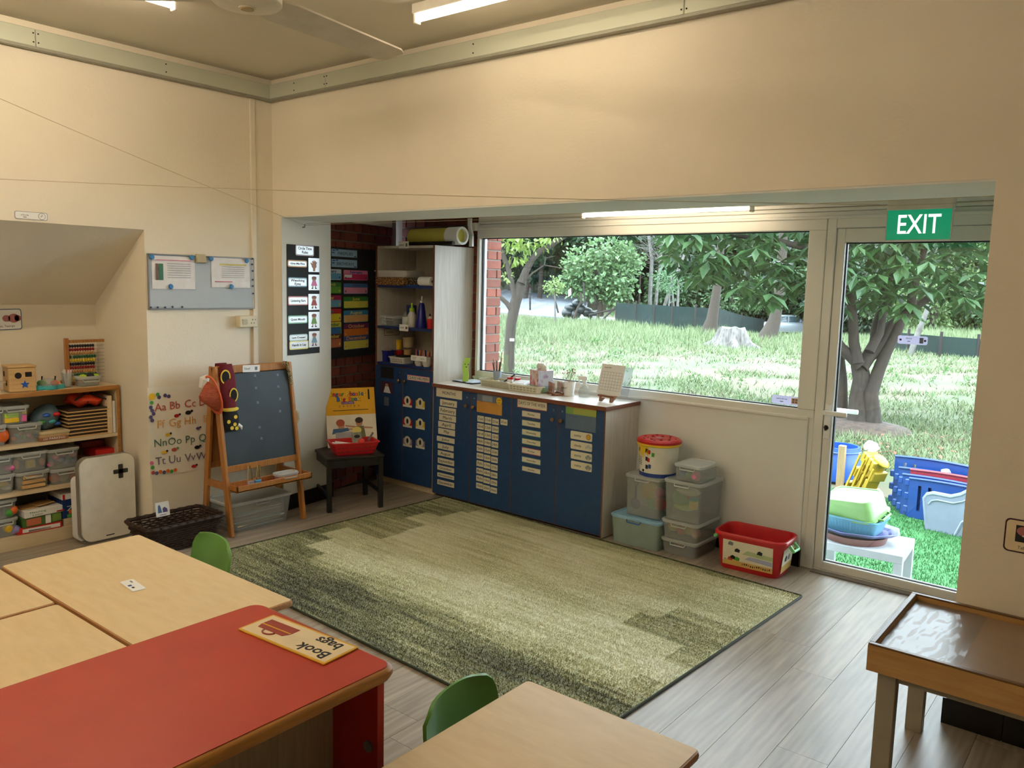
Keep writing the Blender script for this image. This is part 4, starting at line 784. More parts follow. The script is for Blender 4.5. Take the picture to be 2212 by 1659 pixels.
# red basket of pens
t = thing('red_basket', 'red plastic tray basket of pens and cards on the stool', 'basket', S0 @ TR(.02, -.06, 0)); bw2, bd2, bh2 = .33, .19, .085
def open_tray(t, w_, d_, h_, m, tap=.82, th=.004, nm='tray', rim=.012, slots=0, sm=None, rad=.02):
    bm = BM(); q = lambda k, ww, dd, z: [(x_*k, y_*k, z) for x_, y_ in rrect(ww, dd, rad, 3)]
    loft(bm, [q(tap, w_, d_, 0), q(1, w_, d_, h_), q(1, w_+rim, d_+rim, h_), q(1, w_+rim, d_+rim, h_-.008), q(1, w_+.001, d_+.001, h_-.009), q(1, w_-2*th, d_-2*th, h_-.002), q(tap, w_-2*th, d_-2*th, th)]) if False else loft(bm, [q(tap, w_, d_, 0), q(1, w_, d_, h_-.008), q(1, w_+rim, d_+rim, h_-.008), q(1, w_+rim, d_+rim, h_), q(1, w_-2*th, d_-2*th, h_), q(tap, w_-2*th, d_-2*th, th)])
    o = obj(nm, bm, m, t, True)
    if slots:
        for s in (-1, 1):
            for r_ in range(2):
                z = h_*(.3+.32*r_); k = tap+(1-tap)*z/h_
                for j in range(slots):
                    x_ = (j-(slots-1)/2)*w_*.84/slots; bm = BM(); box(bm, x_-w_*.3/slots, x_+w_*.3/slots, s*(d_/2*k)-.001, s*(d_/2*k)+.001, z-h_*.1, z+h_*.1); obj('slot', bm, sm or m_dark, t)
    return o
open_tray(t, bw2, bd2, bh2, m_red, slots=10, sm=pl('dark_red_card', ()))
for k, (x0, y0, x1, y1, m) in enumerate(((-.15, .0, .08, -.06, m_paper), (-.12, .03, .02, -.05, m_paper), (.11, .0, .16, .05, pl('grey_metal', (130, 134, 140), .3, m=.6)))):
    bm = BM(); a_ = S0 @ Vector((x0+.02, y0-.06, .075)); b_ = S0 @ Vector((x1+.02, y1-.06, .06 if k < 2 else .12)); tube(bm, [a_, b_], .007, 8); tag(obj('marker_pen', bm, m, None, True), ['long white marker lying across the red basket', 'second white marker in the red basket', 'grey pen sticking up at the right of the red basket'][k], 'pen')
M_ = S0 @ TR(.06, -.02, .03, 0, R(75)); t = thing('game_card_pack', 'grey patterned card pack standing in the red basket', 'cards', M_); bm = BM(); box(bm, -.035, .035, 0, .1, 0, .02, .002, 1); obj('pack', bm, pl('grey_pattern', (120, 124, 110), .4, c2=(170, 170, 150), sc=60), t); disc(t, m_ink, 0, .07, .022, .012, .0202)
q = S0 @ Vector((.075, -.08, .075)); pebble('red_ball', 'small bright red ball in the red basket', 'ball', q, .024, pl('bright_red', (230, 60, 50)))
# ================================================================ cupboards in the recess
use(RECESS)
CF, CB, CZ = 4.245, 4.636, .852
m_cab = wood('pale_ash_laminate', (214, 206, 196), (198, 188, 176), 2, .5, 5, 16, .03)
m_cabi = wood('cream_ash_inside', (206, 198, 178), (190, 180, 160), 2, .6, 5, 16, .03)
m_blue_d = mat('navy_laminate_door', (31, 63, 108), .45, c2=(36, 70, 117), sc=30, bump=.04, bs=300)
m_rim = pl('red_brown_edge', (120, 70, 48), .5)
m_knob = pl('brass_knob', (150, 120, 90), .35, m=.7)
def door(t, x0, x1, z0, z1, knob):
    d = obj('door', (lambda b: (box(b, x0+.003, x1-.003, CF, CF+.018, z0, z1), b)[1])(BM()), m_blue_d, t)
    obj('edge_band', rects(BM(), ((x0+.001, x0+.003, z0, z1), (x1-.003, x1-.001, z0, z1), (x0+.001, x1-.001, z1, z1+.002), (x0+.001, x1-.001, z0-.002, z0)), CF, CF+.018, 0), m_rim, d)
    kx = x1-.035 if knob > 0 else x0+.035; kz = z1-.10
    bm = BM(); lathe(bm, [(0, 0), (.006, 0), (.006, .012), (.014, .016), (.014, .022), (.008, .027), (0, .027)], 14, Matrix(((1, 0, 0, kx), (0, 0, -1, CF), (0, 1, 0, kz), (0, 0, 0, 1)))); obj('knob', bm, m_knob, d, True)
    bm = BM(); lathe(bm, [(0, 0), (.006, 0), (.006, .003), (0, .003)], 10, Matrix(((1, 0, 0, kx), (0, 0, -1, CF), (0, 1, 0, z1-.04), (0, 0, 0, 1)))); obj('lock', bm, m_steel, d)
LX = [-4.178, -3.796, -3.412, -3.016, -2.652]
for k, (a, b) in enumerate(((LX[0], LX[2]), (LX[2], LX[4]))):
    t = thing('low_cupboard', ['low navy cupboard with months and dates on its doors', 'low navy cupboard with weekdays and weather on its doors'][k], 'cupboard')
    bm = BM(); box(bm, a, b, CF+.02, CB, .012, .825); obj('carcass', bm, m_cab, t)
    bm = BM(); box(bm, a+.01, b-.002, CF+.03, CB, 0, .012); obj('plinth', bm, m_dark, t)
    door(t, LX[2*k], LX[2*k+1], .022, .822, 1); door(t, LX[2*k+1], LX[2*k+2], .022, .822, -1)
    if k: bm = BM(); box(bm, b, b+.006, CF, CB, .005, .826); obj('end_panel', bm, m_cab, t); bm = BM(); box(bm, b-.002, b+.0065, CF-.002, CF, .005, .826); obj('edge_band', bm, m_rim, t)
t = thing('worktop', 'long pale worktop over the low navy cupboards', 'worktop')
bm = BM(); box(bm, LX[0], LX[4]+.014, CF-.012, CB, .827, CZ); obj('top', bm, wood('pale_worktop', (234, 228, 220), (224, 216, 206), 0, .4, 5, 16, .02), t)
bm = BM(); box(bm, LX[0], LX[4]+.016, CF-.018, CF-.012, .826, CZ+.001, .003, 2); box(bm, LX[4]+.012, LX[4]+.018, CF-.018, CB, .826, CZ+.001, .003, 2); obj('edge_band', bm, m_rim, t)
# tall cupboard
TX0, TX1, TZ = -4.838, -4.182, 1.863
t = thing('tall_cupboard', 'tall pale cupboard with open shelves above two navy doors', 'cupboard')
for x0, x1 in ((TX0, TX0+.018), (TX1-.018, TX1)):
    bm = BM(); box(bm, x0, x1, CF+.004, CB+.03, .045, TZ); obj('side_panel', bm, m_cab, t)
    bm = BM(); box(bm, x0, x1, CF, CF+.004, .94, TZ, .001, 1); obj('edge_band', bm, m_rim, t)
bm = BM(); box(bm, TX0+.018, TX1-.018, CB+.022, CB+.03, .045, TZ); obj('back_panel', bm, m_cabi, t)
for z0, z1, m, nm in ((TZ-.018, TZ, m_cab, 'top'), (1.545, 1.563, pl('navy_shelf', (30, 52, 110), .45), 'shelf'), (1.228, 1.246, pl('navy_shelf', ()), 'shelf'), (.942, .96, pl('navy_shelf', ()), 'shelf')):
    bm = BM(); box(bm, TX0+.018, TX1-.018, CF+.004, CB+.022, z0, z1); obj(nm, bm, m, t)
bm = BM(); box(bm, TX0, TX1, CF+.02, CB+.03, 0, .045); obj('plinth', bm, m_birch, t)
xm = -4.515
door(t, TX0, xm, .05, .936, 1); door(t, xm, TX1-.002, .05, .936, -1)
for k in range(9):
    bm = BM(); cyl(bm, (TX0+.0185, CF+.06, 1.0+.09*k), (TX0+.0165, CF+.06, 1.0+.09*k), .003, n=6); obj('peg_hole', bm, m_dark, t)
# roll of paper and black sheet on top
def on_y(px, X=None, Y=4.4): return at(px, 500, 1, Y).x
t = thing('paper_roll', 'large yellow paper roll lying on the tall cupboard', 'paper roll', TR(0, 0, 0)); yy, zc = 4.44, TZ+.075
bm = BM(); tube(bm, [(-4.62, yy, zc), (-4.12, yy, zc)], .064, 24); obj('roll', bm, pl('yellow_paper', (206, 196, 90), .7), t, True)
bm = BM(); L_ = [[(x_, yy+r_*math.cos(2*PI*k/24)*1.0, zc+.002+r_*math.sin(2*PI*k/24)) for k in range(24)] for x_, r_ in ((-4.22, .066), (-4.09, .066), (-4.09, .05), (-4.22, .05))]; loft(bm, L_, False, False); obj('white_layer', bm, m_paper, t, True)
bm = BM(); tube(bm, [(-4.63, yy-.09, TZ+.018), (-4.1, yy-.085, TZ+.018)], .016, 10); tag(obj('black_roll', bm, pl('black_card', ()), None, True), 'thin roll of black paper in front of the yellow roll', 'paper roll')
c = at(872, 529, 1, CF-.002); t = thing('name_card', 'tiny white label at the top edge of tall cupboard', 'card', face_y(c.x, CF-.001, c.z)); bm = BM(); prism(bm, rrect(.11, .052, .004), 0, .0012); obj('card', bm, m_paper, t); lettering(t, 'cupboard', -.022, 0, .011, m_ink, .0014, .05); flat(t, m_grey_ink, .032, 0, .02, .024, .0014)
bm = BM(); pts = [(-4.05, 4.60, 2.08), (-4.05, 4.60, 2.02), (-4.03, 4.6, 1.95), (-4.03, 4.6, 1.87)]; bar(bm, pts[0], pts[1], .03, .02, (0, 1, 0)); bar(bm, pts[1], pts[2], .03, .02, (0, 1, 0)); bar(bm, pts[2], pts[3], .03, .02, (0, 1, 0)); tag(obj('cable_duct', bm, m_frame, None, False, TR(-.12, 0, 0)), 'bent white cable duct behind the tall cupboard', 'duct')
# things on the upper shelf
sx_ = lambda px, Y: at(px, 650, 1, Y).x
SA, SB, SC = 1.564, 1.247, .961
t = thing('white_tray', 'shallow white tray on the leopard-print box', 'tray', TR(sx_(862, 4.36), 4.36, SA+.062)); open_tray(t, .36, .2, .05, pl('white_plastic', (214, 212, 204), .4), .92)
x0, x1 = sx_(800, CF-.03), sx_(885, CF)
t = thing('print_box', 'brown leopard-print box sticking out of the tall cupboard', 'box', TR(-4.66, 4.33, SA)); bm = BM(); box(bm, -.16, .16, -.1, .1, 0, .06, .003, 1); obj('box', bm, mat('leopard_print', (60, 36, 20), .6, c2=(170, 130, 80), sc=90, thresh=(.45, .55)), t)
t = thing('print_box', 'darker leopard-print box at the back of upper shelf', 'box', TR(-4.36, 4.37, SA)); bm = BM(); box(bm, -.13, .13, -.09, .09, 0, .06, .003, 1); obj('box', bm, mat('leopard_dark', (30, 22, 18), .6, c2=(150, 130, 100), sc=110, thresh=(.5, .58)), t)
slab('blue_folder', 'thin blue folder at the edge of upper shelf', 'folder', TR(-4.49, 4.295, SA-.0), .24, .07, .006, m_blue, .001)
bm = BM(); n = 18; xa = sx_(907, 4.27)
L_ = [[(xa-.0+x_, 4.275+r_*math.cos(2*PI*k/n), SA+.036+r_*math.sin(2*PI*k/n)) for k in range(n)] for x_, r_ in ((0, .012), (0, .034), (.13, .034), (.13, .012))]; loft(bm, L_+[L_[0]], False, False); tag(obj('tissue_roll', bm, m_paper, None, True), 'white kitchen paper roll at the edge of upper shelf', 'paper roll')
def bottle(name, label, x, y, z, prof, m, cap=None, mc=None, cat='bottle'):
    t = thing(name, label, cat, TR(x, y, z)); bm = BM(); lathe(bm, prof, 18); obj('body', bm, m, t, True)
    if cap: bm = BM(); lathe(bm, cap, 14); obj('cap', bm, mc, t, True)
    return t
wplas = pl('white_plastic', ())
bottle('lotion_bottle', 'white bottle with lime pump on the middle shelf', sx_(890, 4.33), 4.33, SB, [(0, 0), (.03, 0), (.034, .01), (.033, .09), (.018, .12), (0, .12)], wplas, [(.018, .118), (.02, .122), (.018, .145), (.008, .15), (.008, .185), (0, .185)], m_lime)
bottle('blue_bottle', 'tall tapering navy bottle on the middle shelf', sx_(911, 4.33), 4.33, SB, [(0, 0), (.042, 0), (.044, .01), (.022, .175), (.014, .19), (0, .19)], pl('navy_bottle', (28, 34, 130), .3), [(.014, .188), (.015, .205), (.006, .21), (.005, .24), (0, .24)], wplas)
bottle('small_bottle', 'small white and green bottle on the middle shelf', sx_(876, 4.31), 4.31, SB, [(0, 0), (.024, 0), (.025, .03), (.025, .07), (.02, .078), (0, .078)], pl('white_green_label', (206, 210, 204), .4), [(.015, .077), (.016, .095), (.01, .1), (.009, .115), (0, .118)], m_clear)
t = thing('red_cup', 'red cup of tools at the right of middle shelf', 'cup', TR(sx_(931, 4.32), 4.32, SB)); bm = BM(); lathe(bm, [(0, 0), (.026, 0), (.03, .075), (.027, .075), (.024, .004), (0, .004)], 16); obj('cup', bm, m_red, t, True); bm = BM(); tube(bm, [(0, 0, .01), (-.01, .0, .11)], .006, 6); tube(bm, [(.0, .01, .01), (.012, .01, .13)], .004, 6); obj('tool', bm, m_dark, t, True); bm = BM(); ball(bm, (-.005, 0, .075), .02, 10); obj('ball_top', bm, wplas, t, True)
clear_box('clear box with dark lid on middle shelf', TR(sx_(857, 4.36), 4.36, SB), .13, .14, .075, group=None)
clear_box('small clear box of white cards on middle shelf', TR(sx_(836, 4.33), 4.33, SB), .075, .1, .08, group=None)
slab('card_stack', 'white card stack inside the small clear box', 'cards', TR(sx_(836, 4.33), 4.32, SB+.005), .055, .06, .055, m_paper)
for k, px in enumerate((852, 861)): bottle('glass_vase', ['clear glass vase at the left behind the boxes', 'clear glass vase at the right behind the boxes'][k], sx_(px, 4.5), 4.5, SB, [(0, 0), (.025, 0), (.03, .05), (.018, .1), (.022, .16), (.02, .16), (.016, .1), (0, .006)], m_clear, cat='vase')
t = thing('blue_mug', 'dark blue mug at the back of middle shelf', 'mug', TR(sx_(889, 4.52), 4.52, SB+.0)); bm = BM(); lathe(bm, [(0, 0), (.04, 0), (.042, .16), (.038, .16), (.036, .006), (0, .006)], 18); obj('cup', bm, pl('navy_shelf', ()), t, True)
c = at(872, 708, 1, CF); t = thing('name_card', 'tiny white label on the middle shelf edge', 'card', face_y(c.x, CF+.002, c.z)); bm = BM(); prism(bm, rrect(.1, .05, .004), 0, .0012); obj('card', bm, m_paper, t); lettering(t, 'shelf', -.02, 0, .012, m_ink, .0014, .04); flat(t, pl('brown_print', ()), .03, 0, .02, .018, .0014)
t = thing('name_card', 'faint cream label stuck inside the tall cupboard', 'card', face_x(TX0+.019, 4.40, 1.19)); bm = BM(); prism(bm, rrect(.16, .055, .003), 0, .0006); obj('card', bm, m_ink, t); flat(t, m_cabi, 0, 0, .154, .049, .0006); lettering(t, 'party box', -.02, 0, .014, m_ink, .0012, .07)
# bottom open shelf
for k, (px, m, z0, r_) in enumerate(((861, m_red, 0, .042), (860, m_yel, .082, .038), (876, m_beech, .0, .034), (877, pl('cream_tub', (200, 184, 140)), .095, .046))):
    t = thing('round_tub', ['red tub under the yellow one on lower shelf', 'yellow tub stacked on the red one on lower shelf', 'small tan tub at the back of lower shelf', 'cream tub on top of the tan one on lower shelf'][k], 'tub', TR(sx_(px, 4.48), 4.48+.03*(k > 1), SC+.0+z0+.004*k)); bm = BM(); lathe(bm, [(0, 0), (r_*.86, 0), (r_, .08), (r_-.003, .08), (r_*.8, .004), (0, .004)], 20); obj('tub', bm, m, t, True)
t = thing('blue_caddy', 'dark blue caddy at the left of lower shelf', 'caddy', TR(sx_(835, 4.35), 4.35, SC)); open_tray(t, .12, .1, .085, pl('navy_bottle', ()), .9); bm = BM(); tube(bm, [(-.03, 0, .08), (-.01, 0, .1), (.02, 0, .08)], .008, 6); obj('wooden_grip', bm, m_beech, t, True)
t = thing('white_basket', 'low white slatted basket on lower shelf', 'basket', TR(sx_(869, 4.33), 4.33, SC)); open_tray(t, .17, .13, .05, wplas, .92, slots=6, sm=pl('shade_slot', (150, 146, 130)))
slab('black_cloth', 'black pouch lying in the white slatted basket', 'pouch', TR(sx_(872, 4.34), 4.345, SC+.03, .2), .11, .08, .03, m_ink, .01)
for k, px in enumerate((907, 924)):
    t = thing('pencil_cup', ['white rounded cup of coloured pencils, left, on lower shelf', 'white rounded cup of crayons, right, on lower shelf'][k], 'cup', TR(sx_(px, 4.29), 4.29, SC)); bm = BM(); lathe(bm, [(0, 0), (.026, 0), (.036, .02), (.036, .075), (.033, .075), (.03, .01), (0, .006)], 18); obj('cup', bm, wplas, t, True)
    bm = BM(); prism(bm, rrect(.085, .04, .003), 0, .0012, Matrix(((1, 0, 0, -.008), (0, 0, -1, -.038), (0, 1, 0, .06), (0, 0, 0, 1)))); lb = obj('label', bm, m_paper, t)
    lettering(t, ['coloured\npencils', 'crayons'][k], 0, 0, .008, m_ink, .0014, .045, M_=Matrix(((1, 0, 0, -.015), (0, 0, -1, -.038), (0, 1, 0, .06), (0, 0, 0, 1))))
    rr = random.Random(k)
    for j in range(9):
        a_ = j*.7; bm = BM(); tube(bm, [(.008*math.cos(a_), .008*math.sin(a_), .01), (.026*math.cos(a_), .026*math.sin(a_), .11+.02*rr.random())], .0035, 6); obj('pencil', bm, [m_red, m_beech, m_grn, m_orange, m_blue, m_yel, m_pink, m_ink, m_beech][j], t, True)
slab('dark_box', 'dark box at the right back of lower shelf', 'box', TR(-4.28, 4.5, SC), .14, .16, .14, pl('dark_red_card', ()))
# ---- cards on the doors
CX = CF-.0005
m_cream = pl('cream_card_paper', (226, 220, 196), .55, var=.02)
def dcard(label, p0, p1, txt, size, group, nm='word_card', m=None, border=None, cat='card', wd=None, rad=.003, dx=0):
    t, w_, h_, zz = card(nm, label, cat, p0, p1, 1, CX, m or m_cream, group, rad=rad, border=border, bw=.004)
    if txt: lettering(t, txt, dx*w_, 0, h_*size, m_ink, zz, (wd*w_) if wd else None)
    return t, w_, h_, zz
dcard('cream heading card reading MONTHS on the navy door', (943, 837), (998, 864), 'MONTHS', .36, None, 'heading_card', wd=.52)
mrow = [('January', 951, 861, 987, 881), ('February', 949, 877, 985, 898), ('March', 949, 893, 985, 913), ('April', 947, 908, 983, 928), ('May', 947, 923, 983, 943), ('June', 944, 940, 982, 959), ('July', 946, 956, 980, 975), ('August', 946, 971, 980, 990), ('September', 946, 987, 981, 1007), ('October', 945, 1003, 981, 1022), ('November', 945, 1019, 981, 1037), ('December', 945, 1034, 981, 1054)]
for nm, a, b, c_, d in mrow: dcard('cream word card reading %s in the column of months' % nm, (a, b+.7), (c_, d+.3), nm, .5, 'month word cards', wd=min(.86, .105*len(nm)))
for cl in range(3):
    for r_ in range(10):
        n_ = cl*10+r_+1; sfx = {1: 'st', 2: 'nd', 3: 'rd'}.get(n_ % 10, 'th') if n_ not in (11, 12, 13) else 'th'
        x0 = [1032, 1048, 1064][cl]-r_*[.3, .4, .45][cl]; y0 = [899, 902, 905.5][cl]+r_*[16.1, 16.3, 16.45][cl]
        dcard('small cream date card reading %d%s on the navy door' % (n_, sfx), (x0-.5, y0-2), (x0+13.5, y0+13.4), '%d%s' % (n_, sfx), .42, 'date cards', 'date_card', wd=.8)
dcard('small cream date card reading 31st at the end of the top row', (1081.5, 904.5), (1096, 919.5), '31st', .42, 'date cards', 'date_card', wd=.8)
t, w_, h_, zz = dcard('grey and orange birthday poster with smiling face on navy door', (1031, 850), (1084.5, 898.6), None, 0, None, 'small_poster', pl('slate_print', (110, 120, 140)), cat='poster')
flat(t, pl('orange_print2', (206, 150, 70)), 0, -h_*.18, w_, h_*.6, zz, 'orange_field'); flat(t, pl('grey_print2', (150, 160, 170)), -w_*.08, h_*.3, w_*.4, h_*.3, zz, 'grey_field'); disc(t, m_yel, w_*.38, h_*.26, w_*.11, w_*.11, zz, 'smiley'); lettering(t, 'TODAY IS', -w_*.3, h_*.08, .006, m_red, zz+.0006)
for s in (-1, 1): disc(t, m_ink, w_*.38+s*.008, h_*.26+.006, .003, .005, zz+.0006, 'smiley_eye', n=8)
bm = BM(); tube(bm, [(w_*.38+.014*math.cos(a_), h_*.26+.014*math.sin(a_), zz+.0008) for a_ in [R(200+14*k) for k in range(11)]], .0012, 4); obj('smiley_mouth', bm, m_ink, t)
dcard('cream heading card reading DAYS OF THE WEEK with red edge', (1118, 859), (1182, 889), 'DAYS OF THE WEEK', .34, None, 'heading_card', border=pl('poster_red', ()), wd=.9)
bd = [m_purple, pl('dark_green_print', ()), m_teal, pl('dark_green_print', ()), m_pink, m_teal, pl('navy_print', ())]
for k, nm in enumerate(('Monday', 'Tuesday', 'Wednesday', 'Thursday', 'Friday', 'Saturday', 'Sunday')): dcard('bordered weekday card reading %s' % nm, (1127.5, 885.5+19.9*k), (1168, 906.3+19.9*k), nm, .3, 'weekday cards', border=pl('wd_%d' % k, lin and [(120, 80, 140), (70, 120, 90), (70, 150, 160), (70, 130, 90), (200, 110, 130), (90, 150, 160), (60, 80, 130)][k]), wd=.085*len(nm)*.7)
t, w_, h_, zz = dcard('green and blue weather poster on the last navy door', (1223, 875), (1287, 935.5), None, 0, None, 'small_poster', pl('slate_blue_print', (96, 116, 140)), cat='poster')
flat(t, pl('green_print2', (120, 160, 80)), 0, h_*.3, w_, h_*.3, zz, 'green_field'); flat(t, pl('yellow_green_print', (170, 180, 90)), w_*.13, h_*.3, w_*.74, h_*.26, zz+.0004, 'lime_field'); flat(t, m_orange, 0, h_*.47, w_, h_*.05, zz, 'orange_strip'); lettering(t, 'THE WEATHER IS', -w_*.25, h_*.06, .006, m_blue, zz+.0006)
m_sun = pl('sun_yellow', (216, 170, 50)); m_cloud = pl('cloud_grey', (150, 156, 150))
for k, nm in enumerate(('sunny', 'cloudy', 'stormy', 'rainy')):
    t, w_, h_, zz = dcard('weather card reading %s with a small picture' % nm, (1233+.3*k, 929.6+21.6*k), (1279-.3*k, 955+21.8*k), nm, .3, 'weather cards', rad=.008, wd=.32, dx=-.17)
    if k == 0: disc(t, m_ink, w_*.33, 0, h_*.33, h_*.33, zz, 'sun_rim'); disc(t, m_sun, w_*.33, 0, h_*.29, h_*.29, zz+.0005, 'sun')
    else:
        for dx, dy, r_ in ((-.08, -.06, .16), (0, .08, .22), (.09, -.04, .17)): disc(t, m_cloud if k > 1 else pl('pale_cloud', (196, 198, 186)), w_*.33+dx*w_, dy*h_, r_*h_*1.2, r_*h_, zz+.0004*(dx == 0), 'cloud')
        if k > 1:
            for dx in (-.06, 0, .06): flat(t, m_ink, w_*.33+dx*w_, -h_*.27, .003, h_*.16, zz, 'rain_drop')
dcard('white heading card reading CLASS HELPERS on tall cupboard door', (880, 809), (928, 827), 'CLASS HELPERS', .5, None, 'heading_card', border=m_pink, wd=.92)
hc = [m_red, m_yel, m_red, m_yel, pl('mauve_card', (170, 140, 160)), pl('mauve_card', ())]
for k in range(6):
    cx_ = 880.5 if k % 2 == 0 else 908; cy_ = [868, 912, 954][k//2]+(4 if k % 2 else 0)
    t, w_, h_, zz = dcard('class helper badge with round picture, %s' % ['red one at the top left', 'yellow one at the top right', 'red one in the middle row', 'yellow one in the middle row', 'mauve one at the bottom left', 'mauve one at the bottom right'][k], (cx_-9.5, cy_-8), (cx_+9.5, cy_+13), None, 0, 'class helper badges', 'badge', hc[k])
    disc(t, m_cream, 0, h_*.28, w_*.36, w_*.36, zz, 'badge_circle'); disc(t, m_ink, 0, h_*.28, w_*.12, w_*.2, zz+.0005, 'badge_figure'); flat(t, m_cream, 0, -h_*.36, w_, h_*.26, zz, 'badge_name')
dcard('dark poster with a gold crest on tall cupboard door', (823, 791), (850, 819), None, 0, None, 'photo', pl('black_card', ()), cat='poster'); t, w_, h_, zz = dcard('portrait photo of a figure in white on tall cupboard door', (822, 822), (850, 851), None, 0, None, 'photo', pl('plum_print', (70, 44, 66)), cat='photo')
disc(t, m_skin, 0, h_*.2, w_*.12, h_*.13, zz, 'figure_head'); poly(t, m_paper, [(-w_*.25, -h_*.48), (w_*.3, -h_*.48), (w_*.14, h_*.08), (-w_*.12, h_*.08)], zz, 'figure_clothes')
dcard('tiny dark photo below the portrait on tall cupboard door', (830, 857), (840, 877), None, 0, None, 'photo', pl('slate_print', ()), cat='photo')
# ---- things on the worktop
WZ = CZ+.001
def wx(px, y): return at(px, 830, 1, y).x
t = thing('paper_pad', 'open pad of bluish paper on a dark board on the worktop', 'paper', TR(-4.035, 4.50, WZ, R(-6))); bm = BM(); box(bm, -.115, .115, -.09, .09, 0, .006, .001, 1); obj('board', bm, m_ink, t)
bm = BM(); V = [[bm.verts.new((-.11+.22*i/8, -.085+.17*j/6, .0075+.008*(i/8)*(j/6)+.003*math.sin(i+j))) for i in range(9)] for j in range(7)]
for j in range(6):
    for i in range(8): bm.faces.new((V[j][i], V[j][i+1], V[j+1][i+1], V[j+1][i]))
obj('sheets', bm, pl('bluish_paper', (206, 212, 232), .6), t)
t = thing('paper_worm', 'lime green smiling paper strip leaning on the tall cupboard', 'decoration', face_y(wx(1004, 4.46), 4.46, WZ, 0) @ Matrix.Rotation(R(-6), 4, 'X'))
P_ = [(-.03+.008*math.sin(j*.75), .185*j/10) for j in range(11)]+[(.03+.008*math.sin(j*.75), .185*j/10) for j in range(10, -1, -1)]
bm = BM(); prism(bm, P_, 0, .002); obj('strip', bm, pl('lime_paper', (186, 232, 100), .6), t)
for s in (-1, 1): disc(t, m_ink, s*.016+.004, .135, .004, .006, .0022, 'eye', n=10)
bm = BM(); prism(bm, [(.004+.01*math.cos(a_), .118+.008*math.sin(a_)) for a_ in [R(180+18*k) for k in range(11)]], .0022, .0027); obj('mouth', bm, pl('dark_green_print', ()), t)
m_ivory = pl('ivory_plastic', (230, 226, 204), .35); m_ivc = pl('ivory_clear', (226, 222, 200), .35, tr=.35)
y_b = 4.475
for k, (p0, p1, dd) in enumerate(((1035, 1103, 0), (1103, 1175, -.035))):
    x0, x1 = wx(p0, y_b-.06), wx(p1, y_b-.06); w_ = x1-x0
    t = thing('low_basket', ['low ivory basket of craft bits on the worktop, left', 'low ivory basket holding the tissue box on the worktop'][k], 'basket', TR((x0+x1)/2, y_b+dd, WZ, R(-3))); open_tray(t, w_, .14, .05, [m_ivc, m_ivory][k], .94, slots=8, sm=pl('pattern_slot', (170, 172, 150)))
    XB = [(x0+x1)/2, 0][k] if k == 0 else XB
    if k: XT = (x0+x1)/2
t = thing('brush_cup', 'small glass of paint brushes and pens on the worktop', 'cup', TR(wx(1072, 4.55), 4.56, WZ)); bm = BM(); lathe(bm, [(0, 0), (.024, 0), (.032, .1), (.03, .1), (.022, .004), (0, .004)], 18); obj('glass', bm, pl('blue_clear_glass', (196, 208, 224), .2, tr=.4), t, True)
for k, (a_, L_, m) in enumerate(((0, .2, m_beech), (1.2, .24, m_birch), (2.3, .17, m_ink), (3.2, .19, m_beech), (4.1, .16, m_ink), (5.1, .15, m_ink), (5.8, .17, m_ink))):
    bm = BM(); tube(bm, [(.01*math.cos(a_), .01*math.sin(a_), .008), (.042*math.cos(a_), .03*math.sin(a_), L_)], [.003, .0045], 6); obj('brush', bm, m, t, True)
for k, (dx, m, s) in enumerate(((-.06, m_yel, .02), (-.02, m_birch, .022), (.03, pl('sky_blue_plastic', ()), .02), (.07, m_paper, .018))): pebble('craft_bit', ['yellow craft bit in the left ivory basket', 'tan craft bit in the left ivory basket', 'sky blue craft bit in the left ivory basket', 'white craft bit in the left ivory basket'][k], 'craft', (XB+dx, y_b-.01, WZ+.03), s, m, (1.2, 1, .7))
for k, px in enumerate((1102, 1118)): bottle('glue_pot', ['red-lidded white pot in the baskets, left', 'red-lidded white pot in the baskets, right'][k], wx(px, y_b), y_b+.0, WZ+.006, [(0, 0), (.022, 0), (.023, .05), (.02, .058), (0, .058)], m_paper, [(.023, .057), (.024, .072), (0, .073)], m_red, cat='pot')
bm = BM(); tube(bm, [(XB+.05, y_b-.03, WZ+.035), (XB+.12, y_b+.02, WZ+.095)], .006, 6); tag(obj('black_marker', bm, m_ink, None, True), 'black marker leaning out of the left ivory basket', 'pen')
slab('paper_wad', 'folded white paper wad in the ivory basket', 'paper', TR(XT-.08, y_b-.03, WZ+.04, .2, R(10)), .1, .09, .02, m_paper)
# tissue box
t = thing('tissue_box', 'floral cardboard tissue box in the ivory basket', 'tissue box', TR(wx(1172, 4.45)-.01, 4.45, WZ+.008, R(-24))); m_flor = mat('floral_card', (232, 214, 210), .45, c2=(190, 60, 70), sc=26, thresh=(.42, .62)); m_flor2 = mat('floral_card_blue', (214, 222, 240), .45, c2=(170, 120, 190), sc=24, thresh=(.45, .65))
bm = BM(); box(bm, -.06, .06, -.06, .06, .045, .15, .002, 1); obj('box', bm, m_flor, t); bm = BM(); box(bm, -.061, .061, -.061, .061, 0, .045, .002, 1); obj('base_band', bm, mat('floral_band', (150, 190, 220), .45, c2=(120, 150, 70), sc=20), t)
bm = BM(); box(bm, .06, .0612, -.058, .058, .046, .149); obj('floral_panel', bm, m_flor2, t)
lettering(t, 'TISSUE', 0, 0, .02, m_paper, 0, .07, M_=Matrix(((1, 0, 0, .0), (0, 0, -1, -.0606), (0, 1, 0, .12), (0, 0, 0, 1))))
bm = BM(); rr = random.Random(2)
for k in range(3):
    q = bmesh.ops.create_uvsphere(bm, u_segments=10, v_segments=7, radius=.032)
    for v in q['verts']: v.co = Vector((v.co.x*1.2+(k-1)*.018, v.co.y*.6, .165+v.co.z*.9)) + Vector([rr.uniform(-.006, .006) for _ in range(3)])
obj('tissue', bm, m_paper, t, True)
